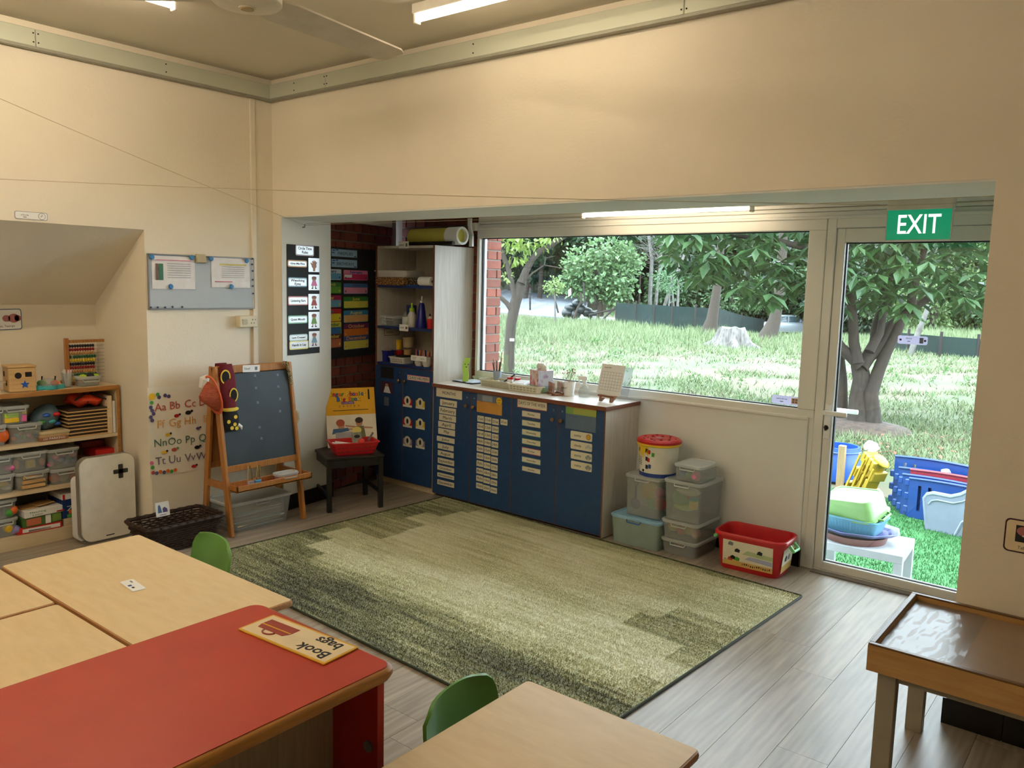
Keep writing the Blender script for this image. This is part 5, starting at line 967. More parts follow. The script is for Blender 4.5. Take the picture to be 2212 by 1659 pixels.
# little rack, pot, spray bottle, calendar easel
t = thing('peg_rack', 'small brown wooden peg rack on the worktop', 'rack', TR(wx(1200, 4.44), 4.445, WZ, R(-35))); m_bw = wood('brown_rack_wood', (150, 100, 66), (120, 76, 48), 0)
for s in (-1, 1):
    bm = BM(); box(bm, -.065, .065, s*.032-.009, s*.032+.009, .006, .02, .002, 1); obj('rail', bm, m_bw, t)
    bm = BM(); box(bm, s*.05-.01, s*.05+.01, -.045, .045, 0, .012, .002, 1); obj('foot', bm, m_bw, t)
    for k in range(5): bm = BM(); cyl(bm, (-.055+.0275*k, s*.032, .018), (-.055+.0275*k, s*.032, .085), .0035, n=8); obj('peg', bm, m_bw, t)
t = thing('plant_pot', 'white lettered flower pot with dried stems on the worktop', 'plant pot', TR(wx(1228, 4.47), 4.475, WZ)); bm = BM(); lathe(bm, [(0, 0), (.036, 0), (.038, .012), (.036, .016), (.046, .095), (.042, .095), (.034, .02), (0, .02)], 24); obj('pot', bm, m_paper, t, True)
bm = BM(); lathe(bm, [(0, .088), (.041, .086)], 20); obj('soil', bm, pl('brown_soil', (110, 66, 50), .9), t)
lettering(t, 'BABY', -.006, .055, .012, m_ink, .041, .04, M_=Matrix(((1, 0, 0, 0), (0, 0, -1, 0), (0, 1, 0, 0), (0, 0, 0, 1))))
rr = random.Random(5); bm = BM()
for k in range(16):
    a_ = rr.uniform(0, 6.28); r_ = rr.uniform(.01, .05); p = [(0, 0, .088), (r_*.4*math.cos(a_), r_*.4*math.sin(a_), .12), (r_*math.cos(a_), r_*math.sin(a_), .15+rr.uniform(0, .035))]; tube(bm, p, .0008, 4); ball(bm, p[2], .005, 5)
obj('dried_stems', bm, pl('dried_stem', (176, 150, 120), .9), t)
t = thing('spray_bottle', 'clear spray bottle with pale trigger head on the worktop', 'bottle', TR(wx(1262, 4.5), 4.505, WZ, R(200))); bm = BM(); lathe(bm, [(0, 0), (.036, 0), (.038, .01), (.038, .05), (.014, .085), (.012, .095), (0, .095)], 20); obj('body', bm, m_clear, t, True)
bm = BM(); lathe(bm, [(.014, .09), (.015, .11), (.01, .115), (0, .115)], 14); box(bm, -.018, .045, -.011, .011, .115, .14, .004, 1); tube(bm, [(.035, 0, .118), (.04, 0, .1), (.03, 0, .075)], .005, 6); obj('trigger', bm, m_paper, t, True)
t = thing('calendar_stand', 'white printed calendar sheet on a small wooden easel on the worktop', 'calendar', TR(wx(1322, 4.48), 4.475, WZ, R(-8)))
for s in (-1, 1): bm = BM(); bar(bm, (s*.045, -.05, 0), (s*.035, .05, .07), .014, .01); bar(bm, (s*.045, -.055, 0), (s*.045, -.05, .035), .014, .01); obj('easel_leg', bm, m_bw, t)
bm = BM(); box(bm, -.07, .07, -.055, -.035, .03, .042, .002, 1); obj('easel_ledge', bm, m_bw, t)
cm = TR(0, -.03, .043) @ Matrix.Rotation(R(76), 4, 'X'); bm = BM(); prism(bm, rrect(.2, .2, .002, 1, 0, .1), 0, .002, cm); obj('sheet', bm, m_paper, t)
def onsheet(x, y, w_, h_, m, nm): bm = BM(); prism(bm, rrect(w_, h_, .0005, 1, x, y), .0021, .0025, cm); obj(nm, bm, m, t)
lettering(t, 'January 2023', -.045, .178, .008, m_ink, .0022, M_=cm, align='CENTER')
for k in range(7): onsheet(0, .03+.02*k, .17, .0012, m_grey_ink, 'grid_line')
for k in range(8): onsheet(-.085+.0243*k, .09, .0012, .12, m_grey_ink, 'grid_line')
bm = BM(); prism(bm, rrect(.2, .19, .002, 1, .06, .1), -.006, -.004, cm); obj('clear_sleeve', bm, pl('clear_sleeve', (220, 228, 236), .1, tr=.8), t)
bm = BM(); prism(bm, rrect(.1, .036, .005, 2, -.02, -.005), .012, .0135, cm); obj('label', bm, m_paper, t); lettering(t, 'Calendar', -.035, -.005, .01, m_ink, .0138, .045, M_=cm)
use()
# ================================================================ boxes and tubs beside the cupboards
use(RECESS)
BY = 4.30
clear_box('storage box with pale blue lid on the floor beside the cupboards', TR(-2.425, 4.41, 0), .345, .28, .18, .93, None, pl('pale_blue_lid', (150, 196, 226), .35), shell=pl('pale_blue_clear', (190, 210, 200), .3, tr=.45), handle=m_blue)
for k, (dx, m, s) in enumerate(((-.06, m_lime, .06), (.06, m_yel, .055), (0, m_grn, .05))): pebble('soft_toy', ['lime soft toy inside the blue-lidded box', 'yellow soft toy inside the blue-lidded box', 'green soft toy inside the blue-lidded box'][k], 'toy', (-2.43+dx, 4.39, .07), s, m, (1, .8, .8))
clear_box('tall clear box of sand toys on the blue-lidded box', TR(-2.41, 4.43, .182, R(2)), .245, .22, .255, .94, None)
t = thing('toy_spade', 'dark blue toy spade upright in the sand toy box', 'toy', TR(-2.465, 4.345, .2)); bm = BM(); tube(bm, [(0, 0, .08), (0, 0, .17)], .007, 8); tube(bm, [(.012*math.cos(2*PI*k/10), 0, .182+.012*math.sin(2*PI*k/10)) for k in range(10)], .004, 6, closed=True); ball(bm, (0, 0, .05), .035, 12, (1, .35, 1)); obj('spade', bm, pl('navy_plastic', (30, 60, 130), .35), t, True)
for k, (dx, dz, m, s) in enumerate(((0, .33, m_yel, .06), (.02, .26, m_grn, .045), (.08, .26, m_red, .045), (.07, .33, m_pink, .035))): pebble('sand_toy', ['yellow bucket shape in the sand toy box', 'green sand toy in the sand toy box', 'red sand toy at the right of sand toy box', 'pink sand toy at the top of sand toy box'][k], 'toy', (-2.41+dx, 4.42, dz), s, m, (1, .6, 1))
# round bucket of blocks
t = thing('block_bucket', 'round lidded tub with red and yellow lid on the sand toy box', 'tub', TR(-2.36, 4.42, .438))
bm = BM(); lathe(bm, [(0, 0), (.108, 0), (.112, .004), (.124, .2), (0, .2)], 36); obj('body', bm, pl('white_label', (226, 222, 210), .4), t, True)
bm = BM(); lathe(bm, [(.126, .195), (.137, .2), (.137, .225), (.132, .228), (.126, .226)], 36); obj('lid_rim', bm, m_yel, t, True)
bm = BM(); lathe(bm, [(0, .235), (.02, .235), (.03, .231), (.1, .234), (.118, .238), (.128, .234), (.134, .226)], 36); obj('lid', bm, m_red, t, True)
bm = BM(); lathe(bm, [(.137, .212), (.1385, .214), (.1385, .226), (.134, .229)], 36); obj('lid_band', bm, m_red, t, True)
def wrap(t, R_, z0, a0, pts, m, nm, z1=None):
    """flat print bent round a tub: pts in (angle deg, height)"""
    bm = BM(); n = len(pts); o_ = []
    for dr in (0, .0012):
        o_.append([bm.verts.new(((R_(z)+dr)*math.cos(R(a0+a)), (R_(z)+dr)*math.sin(R(a0+a)), z)) for a, z in pts])
    bm.faces.new(o_[1]); bm.faces.new(o_[0][::-1])
    for j in range(n): bm.faces.new((o_[0][j], o_[0][(j+1) % n], o_[1][(j+1) % n], o_[1][j]))
    return obj(nm, bm, m, t)
RB = lambda z: .1125+.012*z/.2+.0005; A0 = -125
for k in range(12): wrap(t, RB, 0, A0+30*k, [(-15, .006), (-5, .006), (5, .006), (15, .006), (15, .03), (5, .03), (-5, .03), (-15, .03)], pl('navy_print', ()), 'base_band')
for s in range(6):
    a = -52+13*s; wrap(t, RB, 0, A0+8, [(a, .193), (a+13, .193), (a+13, .165-.03*(s % 2)), (a+6, .15-.03*((s+1) % 2)), (a, .16-.03*((s+1) % 2))], m_yel, 'yellow_splash')
for a, z, m in ((-30, .16, m_ink), (-18, .165, pl('navy_print', ())), (-5, .17, m_ink), (28, .17, m_ink), (36, .165, m_red), (28, .12, m_ink), (34, .115, m_red), (28, .07, m_ink), (38, .075, pl('navy_print', ())), (48, .15, m_grn)): wrap(t, RB, 0, A0, [(a-4, z-.012), (a+4, z-.014), (a+5, z+.01), (a-3, z+.013)], m, 'print_motif')
for k in range(5):
    for a in (-32, 0): wrap(t, RB, 0, A0, [(a-11, .118-.011*k), (a+8, .118-.011*k), (a+8, .122-.011*k), (a-11, .122-.011*k)], m_grey_ink, 'print_line')
wrap(t, RB, 0, A0, [(-62, .03), (-48, .03), (-46, .07), (-54, .09), (-62, .08)], m_red, 'red_splash'); wrap(t, RB, 0, A0, [(-64, .13), (-52, .12), (-50, .17), (-62, .185)], pl('navy_print', ()), 'blue_splash'); wrap(t, RB, 0, A0, [(10, .035), (18, .035), (18, .05), (10, .05)], m_ink, 'bar_code')
for k in range(14):
    a_ = 2*PI*k/14; bm = BM(); box(bm, -.003, .003, -.008, .008, .2335, .2375, 0, 1, Matrix.Rotation(a_, 4, 'Z') @ Matrix.Translation((.07+.03*(k % 2), 0, 0))); obj('lid_mark', bm, pl('dark_red_card', ()), t)
disc(t, pl('mauve_card', ()), 0, 0, .022, .022, .2355, 'lid_label')
# right stack
x0b = -2.135
clear_box('lowest clear box in the right-hand stack by the red tub', TR(x0b, 4.455, 0), .235, .30, .095, .92, None)
clear_box('clear box of balls, second from the floor in right-hand stack', TR(x0b, 4.455, .0955), .24, .30, .115, .92, None)
clear_box('tall clear box of mixed toys in the right-hand stack', TR(x0b+.008, 4.455, .212), .245, .30, .245, .92, None)
clear_box('small clear box on top of the right-hand stack', TR(x0b+.03, 4.43, .459), .18, .22, .1, .95, None)
for k, (dx, dz, r_, m) in enumerate(((-.075, .155, .035, m_yel), (-.02, .14, .032, m_orange), (.03, .165, .045, m_yel), (.075, .14, .032, pl('peach_ball', (240, 170, 140))))): pebble('play_ball', ['yellow ball at the left of the ball box', 'orange ball in the ball box', 'large yellow ball in the ball box', 'peach ball at the right of the ball box'][k], 'ball', (x0b+dx, 4.38, dz), r_, m)
for k, (dx, m) in enumerate(((-.03, m_orange), (.05, m_purple))): pebble('play_toy', ['orange toy in the lowest box', 'dark toy in the lowest box'][k], 'toy', (x0b+dx, 4.4, .045), .034, m, (1.4, 1, .7))
for k, (dx, dz, m, s, sc_) in enumerate(((-.04, .33, m_grn, .05, (1.3, .6, 1)), (.0, .38, pl('cream_cloth', (220, 210, 190)), .05, (1.6, 1, .5)), (-.02, .28, m_lime, .045, (1.6, .7, .5)), (.02, .35, m_red, .025, (1, 1, 1)))): pebble('mixed_toy', ['green toy in the tall mixed toy box', 'cream cloth toy at the top of mixed toy box', 'lime toy low in the mixed toy box', 'red toy in the mixed toy box'][k], 'toy', (x0b+dx, 4.40, dz), s, m, sc_)
bottle('play_jar', 'small yellow jar with teal lid in the mixed toy box', x0b+.055, 4.37, .29, [(0, 0), (.026, 0), (.027, .05), (0, .05)], m_yel, [(.028, .049), (.028, .066), (0, .067)], m_teal, cat='jar')
for k, (dx, m, r_) in enumerate(((-.045, m_blue, .022), (-.005, m_grn, .02), (.04, m_pink, .03))): pebble('bath_toy', ['blue toy in the top small box', 'green toy in the top small box', 'pink toy in the top small box'][k], 'toy', (x0b+.03+dx, 4.35, .495), r_, m)
use()
# red tub with stickers
ca, cb_ = at(1540, 1217, 2, 0), at(1657, 1252, 2, 0); ang = math.atan2(cb_.y-ca.y, cb_.x-ca.x)
t = thing('red_tub', 'empty red plastic tub with picture stickers and green handles', 'tub', TR(-1.715, 4.44, 0, R(2))); tw, td, th_ = .40, .255, .215
bm = BM(); q = lambda k, e, z: [(x_*k, y_*k, z) for x_, y_ in rrect(tw+e, td+e, .06, 5)]
loft(bm, [q(.86, 0, 0), q(.88, 0, .004), q(.98, 0, th_-.02), q(1, .02, th_-.018), q(1, .02, th_-.004), q(1, .014, th_), q(1, -.004, th_), q(.975, -.006, th_-.02), q(.86, -.008, .006)]); obj('tub', bm, m_red, t, True)
kf = lambda z: .88+.1*z/(th_-.02)
def sticker(s, pts, m, nm, off=.0015):
    """print on the sloping front (s = 0) or right end (s = 1)"""
    bm = BM(); n = len(pts); o_ = []
    for dr in (.0004, off):
        o_.append([bm.verts.new((a, -td/2*kf(z)-dr, z) if s == 0 else (tw/2*kf(z)+dr, a, z)) for a, z in pts])
    bm.faces.new(o_[1]); bm.faces.new(o_[0][::-1])
    for j in range(n): bm.faces.new((o_[0][j], o_[0][(j+1) % n], o_[1][(j+1) % n], o_[1][j]))
    return obj(nm, bm, m, t)
rc = lambda x0, x1, z0, z1: [(x0, z0), (x1, z0), (x1, z1), (x0, z1)]
sticker(0, rc(-.145, .145, .028, .175), m_cream, 'sticker'); sticker(0, rc(-.05, .144, .028, .058), pl('ochre_print', (216, 180, 100)), 'sticker_hill', .002); sticker(0, [(-.145, .028), (-.05, .028), (-.05, .058), (-.08, .07), (-.145, .05)], pl('ochre_print', ()), 'sticker_hill', .002)
sticker(0, [(-.03, .105), (.0, .13), (.143, .122), (.143, .098)], pl('sage_print', (176, 190, 140)), 'sticker_hill', .0022); sticker(0, [(-.015, .078), (.01, .098), (.143, .094), (.143, .068)], pl('periwinkle_print', (170, 176, 204)), 'sticker_hill', .0022)
FR = Matrix(((1, 0, 0, 0), (0, .09, -1, -td/2*.95), (0, 1, .09, 0), (0, 0, 0, 1)))
lettering(t, 'coco', .04, .15, .012, pl('poster_red', ()), .004, M_=FR); lettering(t, 'A', -.13, .06, .014, m_ink, .002, M_=FR)
for a, z, m in ((-.1, .155, m_grey_ink), (-.06, .12, m_ink), (-.085, .075, m_ink), (-.1, .065, pl('poster_red', ())), (-.06, .07, m_grn), (.07, .13, m_ink)): sticker(0, [(a-.015, z-.008), (a+.013, z-.01), (a+.017, z+.006), (a, z+.014), (a-.012, z+.007)], m, 'sticker_animal', .0026)
for k in range(14): sticker(0, rc(-.03+.012*k, -.024+.012*k, .04+.003*math.sin(k), .05+.003*math.sin(k)), m_ink if k % 3 else pl('poster_red', ()), 'sticker_letter', .003)
sticker(1, rc(-.085, .085, .028, .165), m_cream, 'sticker'); sticker(1, rc(-.085, .085, .028, .07), pl('ochre_print', ()), 'sticker_hill', .002)
for a, m in ((-.03, m_ink), (.02, m_grey_ink)): sticker(1, [(a-.014, .09), (a+.014, .088), (a+.02, .11), (a, .125), (a-.018, .108)], m, 'sticker_animal', .0025)
for s in (-1, 1):
    bm = BM(); tube(bm, [(s*(tw/2+.008), -.04, th_-.03), (s*(tw/2+.03), -.035, th_-.06), (s*(tw/2+.035), .035, th_-.06), (s*(tw/2+.008), .04, th_-.03)], .01, 8); obj('handle', bm, pl('mint_handle', (130, 220, 140), .35), t, True)
    bm = BM(); ball(bm, (s*(tw/2+.012), 0, th_-.05), .012, 8, (1, 1, .6)); obj('handle_button', bm, m_yel, t, True)
# ================================================================ rug
def rug_mat():
    M_ = bpy.data.materials.new('green_streaked_rug'); M_.use_nodes = True; nt = M_.node_tree; N = nt.nodes; L = nt.links; b = N['Principled BSDF']; b.inputs['Roughness'].default_value = .85; b.inputs['Specular IOR Level'].default_value = .25
    b.inputs['Sheen Weight'].default_value = .4
    tc = N.new('ShaderNodeTexCoord'); sp = N.new('ShaderNodeSeparateXYZ'); L.new(tc.outputs['Object'], sp.inputs[0]); X, Y = sp.outputs[0], sp.outputs[1]
    def mth(op, a, b_=None, c=None, clamp=False):
        m = N.new('ShaderNodeMath'); m.operation = op; m.use_clamp = clamp
        for k, v in enumerate((a, b_, c)):
            if v is None: continue
            if isinstance(v, (int, float)): m.inputs[k].default_value = v
            else: L.new(v, m.inputs[k])
        return m.outputs[0]
    def noise(scale, sx, sy, det=3, rough=.55):
        mp = N.new('ShaderNodeMapping'); mp.inputs['Scale'].default_value = (sx, sy, 0); L.new(tc.outputs['Object'], mp.inputs[0]); n = N.new('ShaderNodeTexNoise'); n.inputs['Scale'].default_value = scale; n.inputs['Detail'].default_value = det; n.inputs['Roughness'].default_value = rough; L.new(mp.outputs[0], n.inputs[0]); return n.outputs['Fac']
    def block(seed, fr):
        w_ = N.new('ShaderNodeTexWhiteNoise'); w_.noise_dimensions = '1D'; L.new(mth('ADD', mth('FLOOR', mth('MULTIPLY', Y, fr)), seed), w_.inputs['W']); return w_.outputs['Value']
    dl = mth('ADD', X, 1.36); dr = mth('SUBTRACT', 1.36, X); dn = mth('ADD', Y, .975); df = mth('SUBTRACT', .975, Y)
    ml = mth('LESS_THAN', dl, mth('MULTIPLY_ADD', block(3.3, 5), .34, .12)); mr = mth('LESS_THAN', dr, mth('MULTIPLY_ADD', block(9.1, 5.5), .5, .06))
    mr = mth('MULTIPLY', mr, mth('GREATER_THAN', block(21.7, 5.5), .3))
    wob = noise(2.2, .6, 1.2, 2)
    mn = mth('SMOOTH_MIN', 1.0, mth('MULTIPLY', mth('SUBTRACT', mth('ADD', .42, mth('MULTIPLY', wob, .3)), dn, None, True), 4.5), .1)
    mf = mth('MULTIPLY', mth('SUBTRACT', .16, df, None, True), 4.0)
    dark = mth('MAXIMUM', mth('MAXIMUM', mth('MULTIPLY', ml, .8), mth('MULTIPLY', mr, .6)), mth('MAXIMUM', mn, mf))
    streak = noise(4.5, .35, 7, 4, .6); soft = noise(1.6, .6, 1.6, 3); grain = noise(150, 1, 1.3, 2, .7)
    v = mth('ADD', mth('MULTIPLY', streak, .62), mth('MULTIPLY', soft, .55))
    v = mth('ADD', v, -.03)
    v = mth('SUBTRACT', v, mth('MULTIPLY', dark, .30))
    v = mth('ADD', v, mth('MULTIPLY', mth('SUBTRACT', grain, .5), mth('ADD', .25, mth('MULTIPLY', dark, .45))))
    rp = N.new('ShaderNodeValToRGB'); e = rp.color_ramp.elements; e[0].position = .12; e[0].color = (*lin((70, 74, 46)), 1); e[1].position = .78; e[1].color = (*lin((246, 248, 232)), 1)
    for p, c in ((.28, (134, 138, 94)), (.43, (198, 198, 156)), (.58, (226, 226, 194))): k = e.new(p); k.color = (*lin(c), 1)
    L.new(v, rp.inputs[0]); L.new(rp.outputs[0], b.inputs['Base Color']); MATS['rug'] = M_; return M_
RW, RD = 2.72, 1.95
t = thing('rug', 'large green streaked pile rug on the floor in front of the cupboards', 'rug', TR(-2.757, 3.272, .0005, R(-3)))
m_rug = rug_mat(); bm = BM(); prism(bm, rrect(RW, RD, .01, 2), 0, .006); obj('backing', bm, m_rug, t)
bm = BM(); tube(bm, [(x_, y_, .006) for x_, y_ in rrect(RW+.006, RD+.006, .012, 3)], .006, 6, closed=True); obj('bound_edge', bm, pl('dark_olive_binding', (54, 58, 36), .8), t, True)
rs = np.random.default_rng(3); n = 150000
bx0 = rs.uniform(-RW/2+.004, RW/2-.004, n); by0 = rs.uniform(-RD/2+.004, RD/2-.004, n); an = rs.uniform(0, 2*PI, n); hh = rs.uniform(.007, .012, n); lx = rs.normal(0, .004, n); ly = rs.normal(-.001, .004, n); hw = .0026
V = np.empty((n, 3, 3), np.float32); V[:, 0] = np.stack([bx0-hw*np.cos(an), by0-hw*np.sin(an), np.full(n, .004)], 1); V[:, 1] = np.stack([bx0+hw*np.cos(an), by0+hw*np.sin(an), np.full(n, .004)], 1); V[:, 2] = np.stack([bx0+lx, by0+ly, hh+.004], 1)
def raw_mesh(name, V, k, m):
    """V: (n, k, 3) loose polygons of k corners"""
    n = V.shape[0]; me = bpy.data.meshes.new(name); me.vertices.add(n*k); me.vertices.foreach_set('co', np.ascontiguousarray(V, np.float32).ravel()); me.loops.add(n*k); me.loops.foreach_set('vertex_index', np.arange(n*k, dtype=np.int32)); me.polygons.add(n); me.polygons.foreach_set('loop_start', np.arange(0, n*k, k, dtype=np.int32)); me.update(calc_edges=True); me.materials.append(m); return me
o = link('pile', raw_mesh('pile', V, 3, m_rug), t); o['kind'] = 'stuff'
# ================================================================ tables and chairs
m_top = mat('birch_table_top', (228, 204, 160), .42, c2=(220, 194, 146), sc=3, str_=(3, 14, 1), bump=.02, bs=40)
m_tedge = wood('table_edge_wood', (186, 136, 84), (160, 108, 60), 0, .45, 8, 12)
m_leg = pl('grey_metal_leg', (150, 150, 146), .4, m=.5)
TZ_ = .52
def table(label, x0, x1, y0, y1):
    t = thing('children_table', label, 'table', TR((x0+x1)/2, (y0+y1)/2, 0), 'children\'s tables'); w_, d_ = x1-x0, y1-y0
    bm = BM(); prism(bm, rrect(w_-.012, d_-.012, .012, 4), TZ_-.022, TZ_); obj('top', bm, m_top, t)
    bm = BM(); loft(bm, [[(x_, y_, z_) for x_, y_ in rrect(w_+e, d_+e, .016, 4)] for e, z_ in ((-.014, TZ_-.023), (-.004, TZ_-.021), (0, TZ_-.012), (-.004, TZ_-.003), (-.013, TZ_-.001))]); obj('edge', bm, m_tedge, t, True)
    for sx in (-1, 1):
        for sy in (-1, 1): bm = BM(); cyl(bm, (sx*(w_/2-.05), sy*(d_/2-.05), 0), (sx*(w_/2-.05), sy*(d_/2-.05), TZ_-.02), .018, n=14); obj('leg', bm, m_leg, t, True)
    bm = BM(); box(bm, -w_/2+.06, w_/2-.06, -d_/2+.05, d_/2-.05, TZ_-.06, TZ_-.024); obj('apron', bm, m_leg, t)
table('birch children\'s table across the far end of the table group', -3.262, -2.203, 1.087, 1.612)
table('birch children\'s table at the left edge of the picture', -3.262, -2.757, .03, 1.080)
table('birch children\'s table between the left table and the red unit', -2.747, -2.243, .03, 1.080)
table('birch children\'s table in the foreground beside the green chair', -1.272, -.753, .655, 1.697)
q = thing('name_tag', 'small white printed tag lying on the far birch table', 'tag', TR(-2.72, 1.315, TZ_+.0005, R(-6))); bm = BM(); prism(bm, rrect(.12, .045, .006), 0, .002); obj('tag', bm, m_paper, q); flat(q, m_grey_ink, -.035, .008, .02, .006, .0022); flat(q, pl('navy_print', ()), .0, -.01, .014, .012, .0022); flat(q, m_ink, .025, -.008, .014, .008, .0022)
def chair(label, M_, m):
    t = thing('children_chair', label, 'chair', M_)
    prof = [(.16, .285), (.12, .302), (.04, .296), (-.06, .290), (-.115, .298), (-.145, .325), (-.158, .37), (-.168, .43), (-.178, .49), (-.186, .53), (-.189, .552)]; n = 12
    bm = BM(); G_ = []
    for j, (yy, zz) in enumerate(prof):
        f_ = j/(len(prof)-1); hw = .15 if f_ < .45 else .15-.004*(f_-.45)/.55; row = []
        if j == len(prof)-1: hw *= .8
        elif j == len(prof)-2: hw *= .95
        elif j == len(prof)-3: hw *= .995
        for k in range(n+1):
            u = -1+2*k/n; side = abs(u)**3
            row.append(bm.verts.new((u*hw, yy+(.028*side if f_ > .4 else 0), zz+(.02*side if f_ <= .5 else -(.0 if j < len(prof)-2 else .012*u*u)))))
        G_.append(row)
    for a, b in zip(G_, G_[1:]):
        for k in range(n): bm.faces.new((a[k], a[k+1], b[k+1], b[k]))
    bmesh.ops.recalc_face_normals(bm, faces=bm.faces); bmesh.ops.solidify(bm, geom=bm.faces[:], thickness=.009); obj('seat_shell', bm, m, t, True, ang=60)
    for sx in (-1, 1):
        for y0, y1 in ((.13, .10), (-.15, -.09)): bm = BM(); tube(bm, [(sx*.15, y0, 0), (sx*.115, y1, .288)], .011, 10); obj('leg', bm, m_leg, t, True)
    return t
m_gch = mat('green_moulded_plastic', (96, 150, 66), .38, var=.03, bump=.04, bs=300)
chair('green moulded chair tucked behind the far birch table', TR(-2.935, 1.585, 0, R(172)) @ Matrix.Diagonal((1.2, 1, 1, 1)), m_gch)
chair('green moulded chair beside the foreground birch table', TR(-1.205, 1.535, 0, R(-83)) @ Matrix.Diagonal((1.12, 1, .965, 1)), m_gch)
chair('navy chair just showing at the left edge of the tables', TR(-3.36, 1.02, 0, R(-90)), pl('navy_plastic', ()))
# red unit in the foreground
RZ = .705; rx0, rx1, ry0, ry1 = -1.892, -1.327, .0, 1.262
t = thing('red_unit', 'red-topped storage unit with rounded wooden edge in the foreground', 'storage unit', TR(0, 0, 0)); m_rt = mat('red_laminate', (186, 62, 42), .42, c2=(176, 54, 38), sc=5, bump=.03, bs=200); m_bull = wood('bullnose_wood', (170, 116, 46), (146, 94, 34), 1, .4, 9, 12)
cx_, cy_ = (rx0+rx1)/2, (ry0+ry1)/2; w_, d_ = rx1-rx0, ry1-ry0
bm = BM(); prism(bm, rrect(w_-.02, d_-.02, .03, 6, cx_, cy_), RZ-.03, RZ); obj('top', bm, m_rt, t)
bm = BM(); loft(bm, [[(x_, y_, z_) for x_, y_ in rrect(w_+e, d_+e, .04, 6, cx_, cy_)] for e, z_ in ((-.02, RZ-.033), (-.006, RZ-.031), (.006, RZ-.018), (.004, RZ-.008), (-.006, RZ-.003), (-.022, RZ-.0015))]); obj('bullnose_edge', bm, m_bull, t, True)
bm = BM(); box(bm, rx0+.02, rx1-.022, ry1-.045, ry1-.025, 0, RZ-.033); obj('end_panel', bm, m_red if False else pl('red_panel', (168, 30, 24), .4), t)
bm = BM(); box(bm, rx0+.02, rx1-.022, ry0+.02, ry0+.04, 0, RZ-.033); obj('end_panel', bm, pl('red_panel', ()), t)
bm = BM(); box(bm, rx0+.02, rx0+.035, ry0+.04, ry1-.045, .0, RZ-.033); obj('back_panel', bm, m_paper, t)
bm = BM(); box(bm, rx1-.20, rx1-.185, ry0+.5, ry1-.045, .06, RZ-.033); obj('inner_panel', bm, wood('beige_inner', (176, 160, 130), (160, 144, 112), 2, .5), t)
bm = BM(); box(bm, rx0+.035, rx1-.022, ry0+.04, ry1-.045, .04, .06); obj('bottom_board', bm, m_birch, t)
bm = BM(); box(bm, rx0+.035, rx1-.19, ry0+.49, ry0+.51, .06, RZ-.033); obj('divider', bm, m_birch, t)
bm = BM(); lathe(bm, [(0, 0), (.014, 0), (.014, .006), (0, .008)], 14, TR(rx1-.05, ry1-.0455, .5, 0, R(90))); obj('cam_lock', bm, pl('grey_metal', ()), t)
t2 = thing('wooden_crate', 'slatted wooden crate stored inside the red unit', 'crate', TR(rx1-.105, .86, .061))
for s in (-1, 1):
    bm = BM(); box(bm, -.075, .075, s*.2-.009, s*.2+.009, .30, .34, .002, 1); obj('end_rail', bm, m_birch, t2)
    bm = BM(); box(bm, s*.066-.009, s*.066+.009, -.2, .2, .30, .34, .002, 1); obj('top_rail', bm, m_birch, t2)
    bm = BM(); box(bm, s*.066-.009, s*.066+.009, -.2, .2, 0, .03, .002, 1); obj('bottom_rail', bm, m_birch, t2)
    for k in range(8): bm = BM(); box(bm, s*.066-.005, s*.066+.005, -.18+.05*k, -.16+.05*k, .03, .3); obj('slat', bm, m_beech, t2)
# book bags card
t = thing('book_bags_card', 'yellow-edged card reading Book bags upside down on the red unit', 'card', TR(-1.612, 1.186, RZ+.0015, R(184))); cw, ch = .318, .112
bm = BM(); prism(bm, rrect(cw, ch, .004), 0, .003); obj('card', bm, pl('amber_edge', (226, 176, 50), .4), t); flat(t, pl('cream_laminate', (236, 218, 180), .3), 0, 0, cw-.012, ch-.012, .003, 'face')
lettering(t, 'Book', -.085, .024, .034, m_ink, .0036, bold=.0008); lettering(t, 'bags', -.085, -.026, .034, m_ink, .0036, bold=.0008)
m_brp = pl('brick_red_print', (150, 52, 40), .4)
bm = BM(); prism(bm, [(.025, -.032), (.135, -.032), (.135, .0), (.128, .018), (.035, .018), (.025, .0)], .0034, .004); obj('bag_picture', bm, m_brp, t); flat(t, pl('amber_edge', ()), .08, -.002, .11, .004, .004, 'bag_line')
bm = BM(); tube(bm, [(.08+.02*math.cos(a_), .02+.016*math.sin(a_), .0042) for a_ in [PI*k/8 for k in range(9)]], .0025, 5); obj('bag_handle', bm, m_brp, t)
# light table at the right
t = thing('light_table', 'low wooden light table with plastic sheet at the right edge', 'table', TR(0, 0, 0)); lx0, lx1, ly0, ly1, LZ = -.632, .55, 2.632, 3.212, .5
m_lt = wood('golden_tray_wood', (190, 150, 92), (170, 128, 72), 0, .45, 6, 12); m_lr = wood('dark_rim_wood', (120, 86, 50), (96, 66, 36), 0, .4, 8, 12)
for a in ((lx0, lx1, ly0, ly0+.018), (lx0, lx1, ly1-.018, ly1), (lx0, lx0+.018, ly0+.018, ly1-.018), (lx1-.018, lx1, ly0+.018, ly1-.018)):
    bm = BM(); box(bm, *a, LZ-.09, LZ-.006); obj('side_board', bm, m_lt, t); bm = BM(); box(bm, *a, LZ-.006, LZ, .002, 1); obj('rim', bm, m_lr, t)
bm = BM(); box(bm, lx0+.018, lx1-.018, ly0+.018, ly1-.018, LZ-.05, LZ-.024); obj('panel', bm, pl('frosted_brown_panel', (150, 126, 104), .3, var=.03), t)
m_film = mat('clear_film', (230, 230, 230), .06, tr=.9, var=.01, spec=.9)
bm = BM(); nx, ny = 30, 34; rr = random.Random(8); X0, X1, Y0_, Y1_ = lx0+.02, lx0+.25, ly0+.02, ly1-.02
from mathutils import noise as _mn
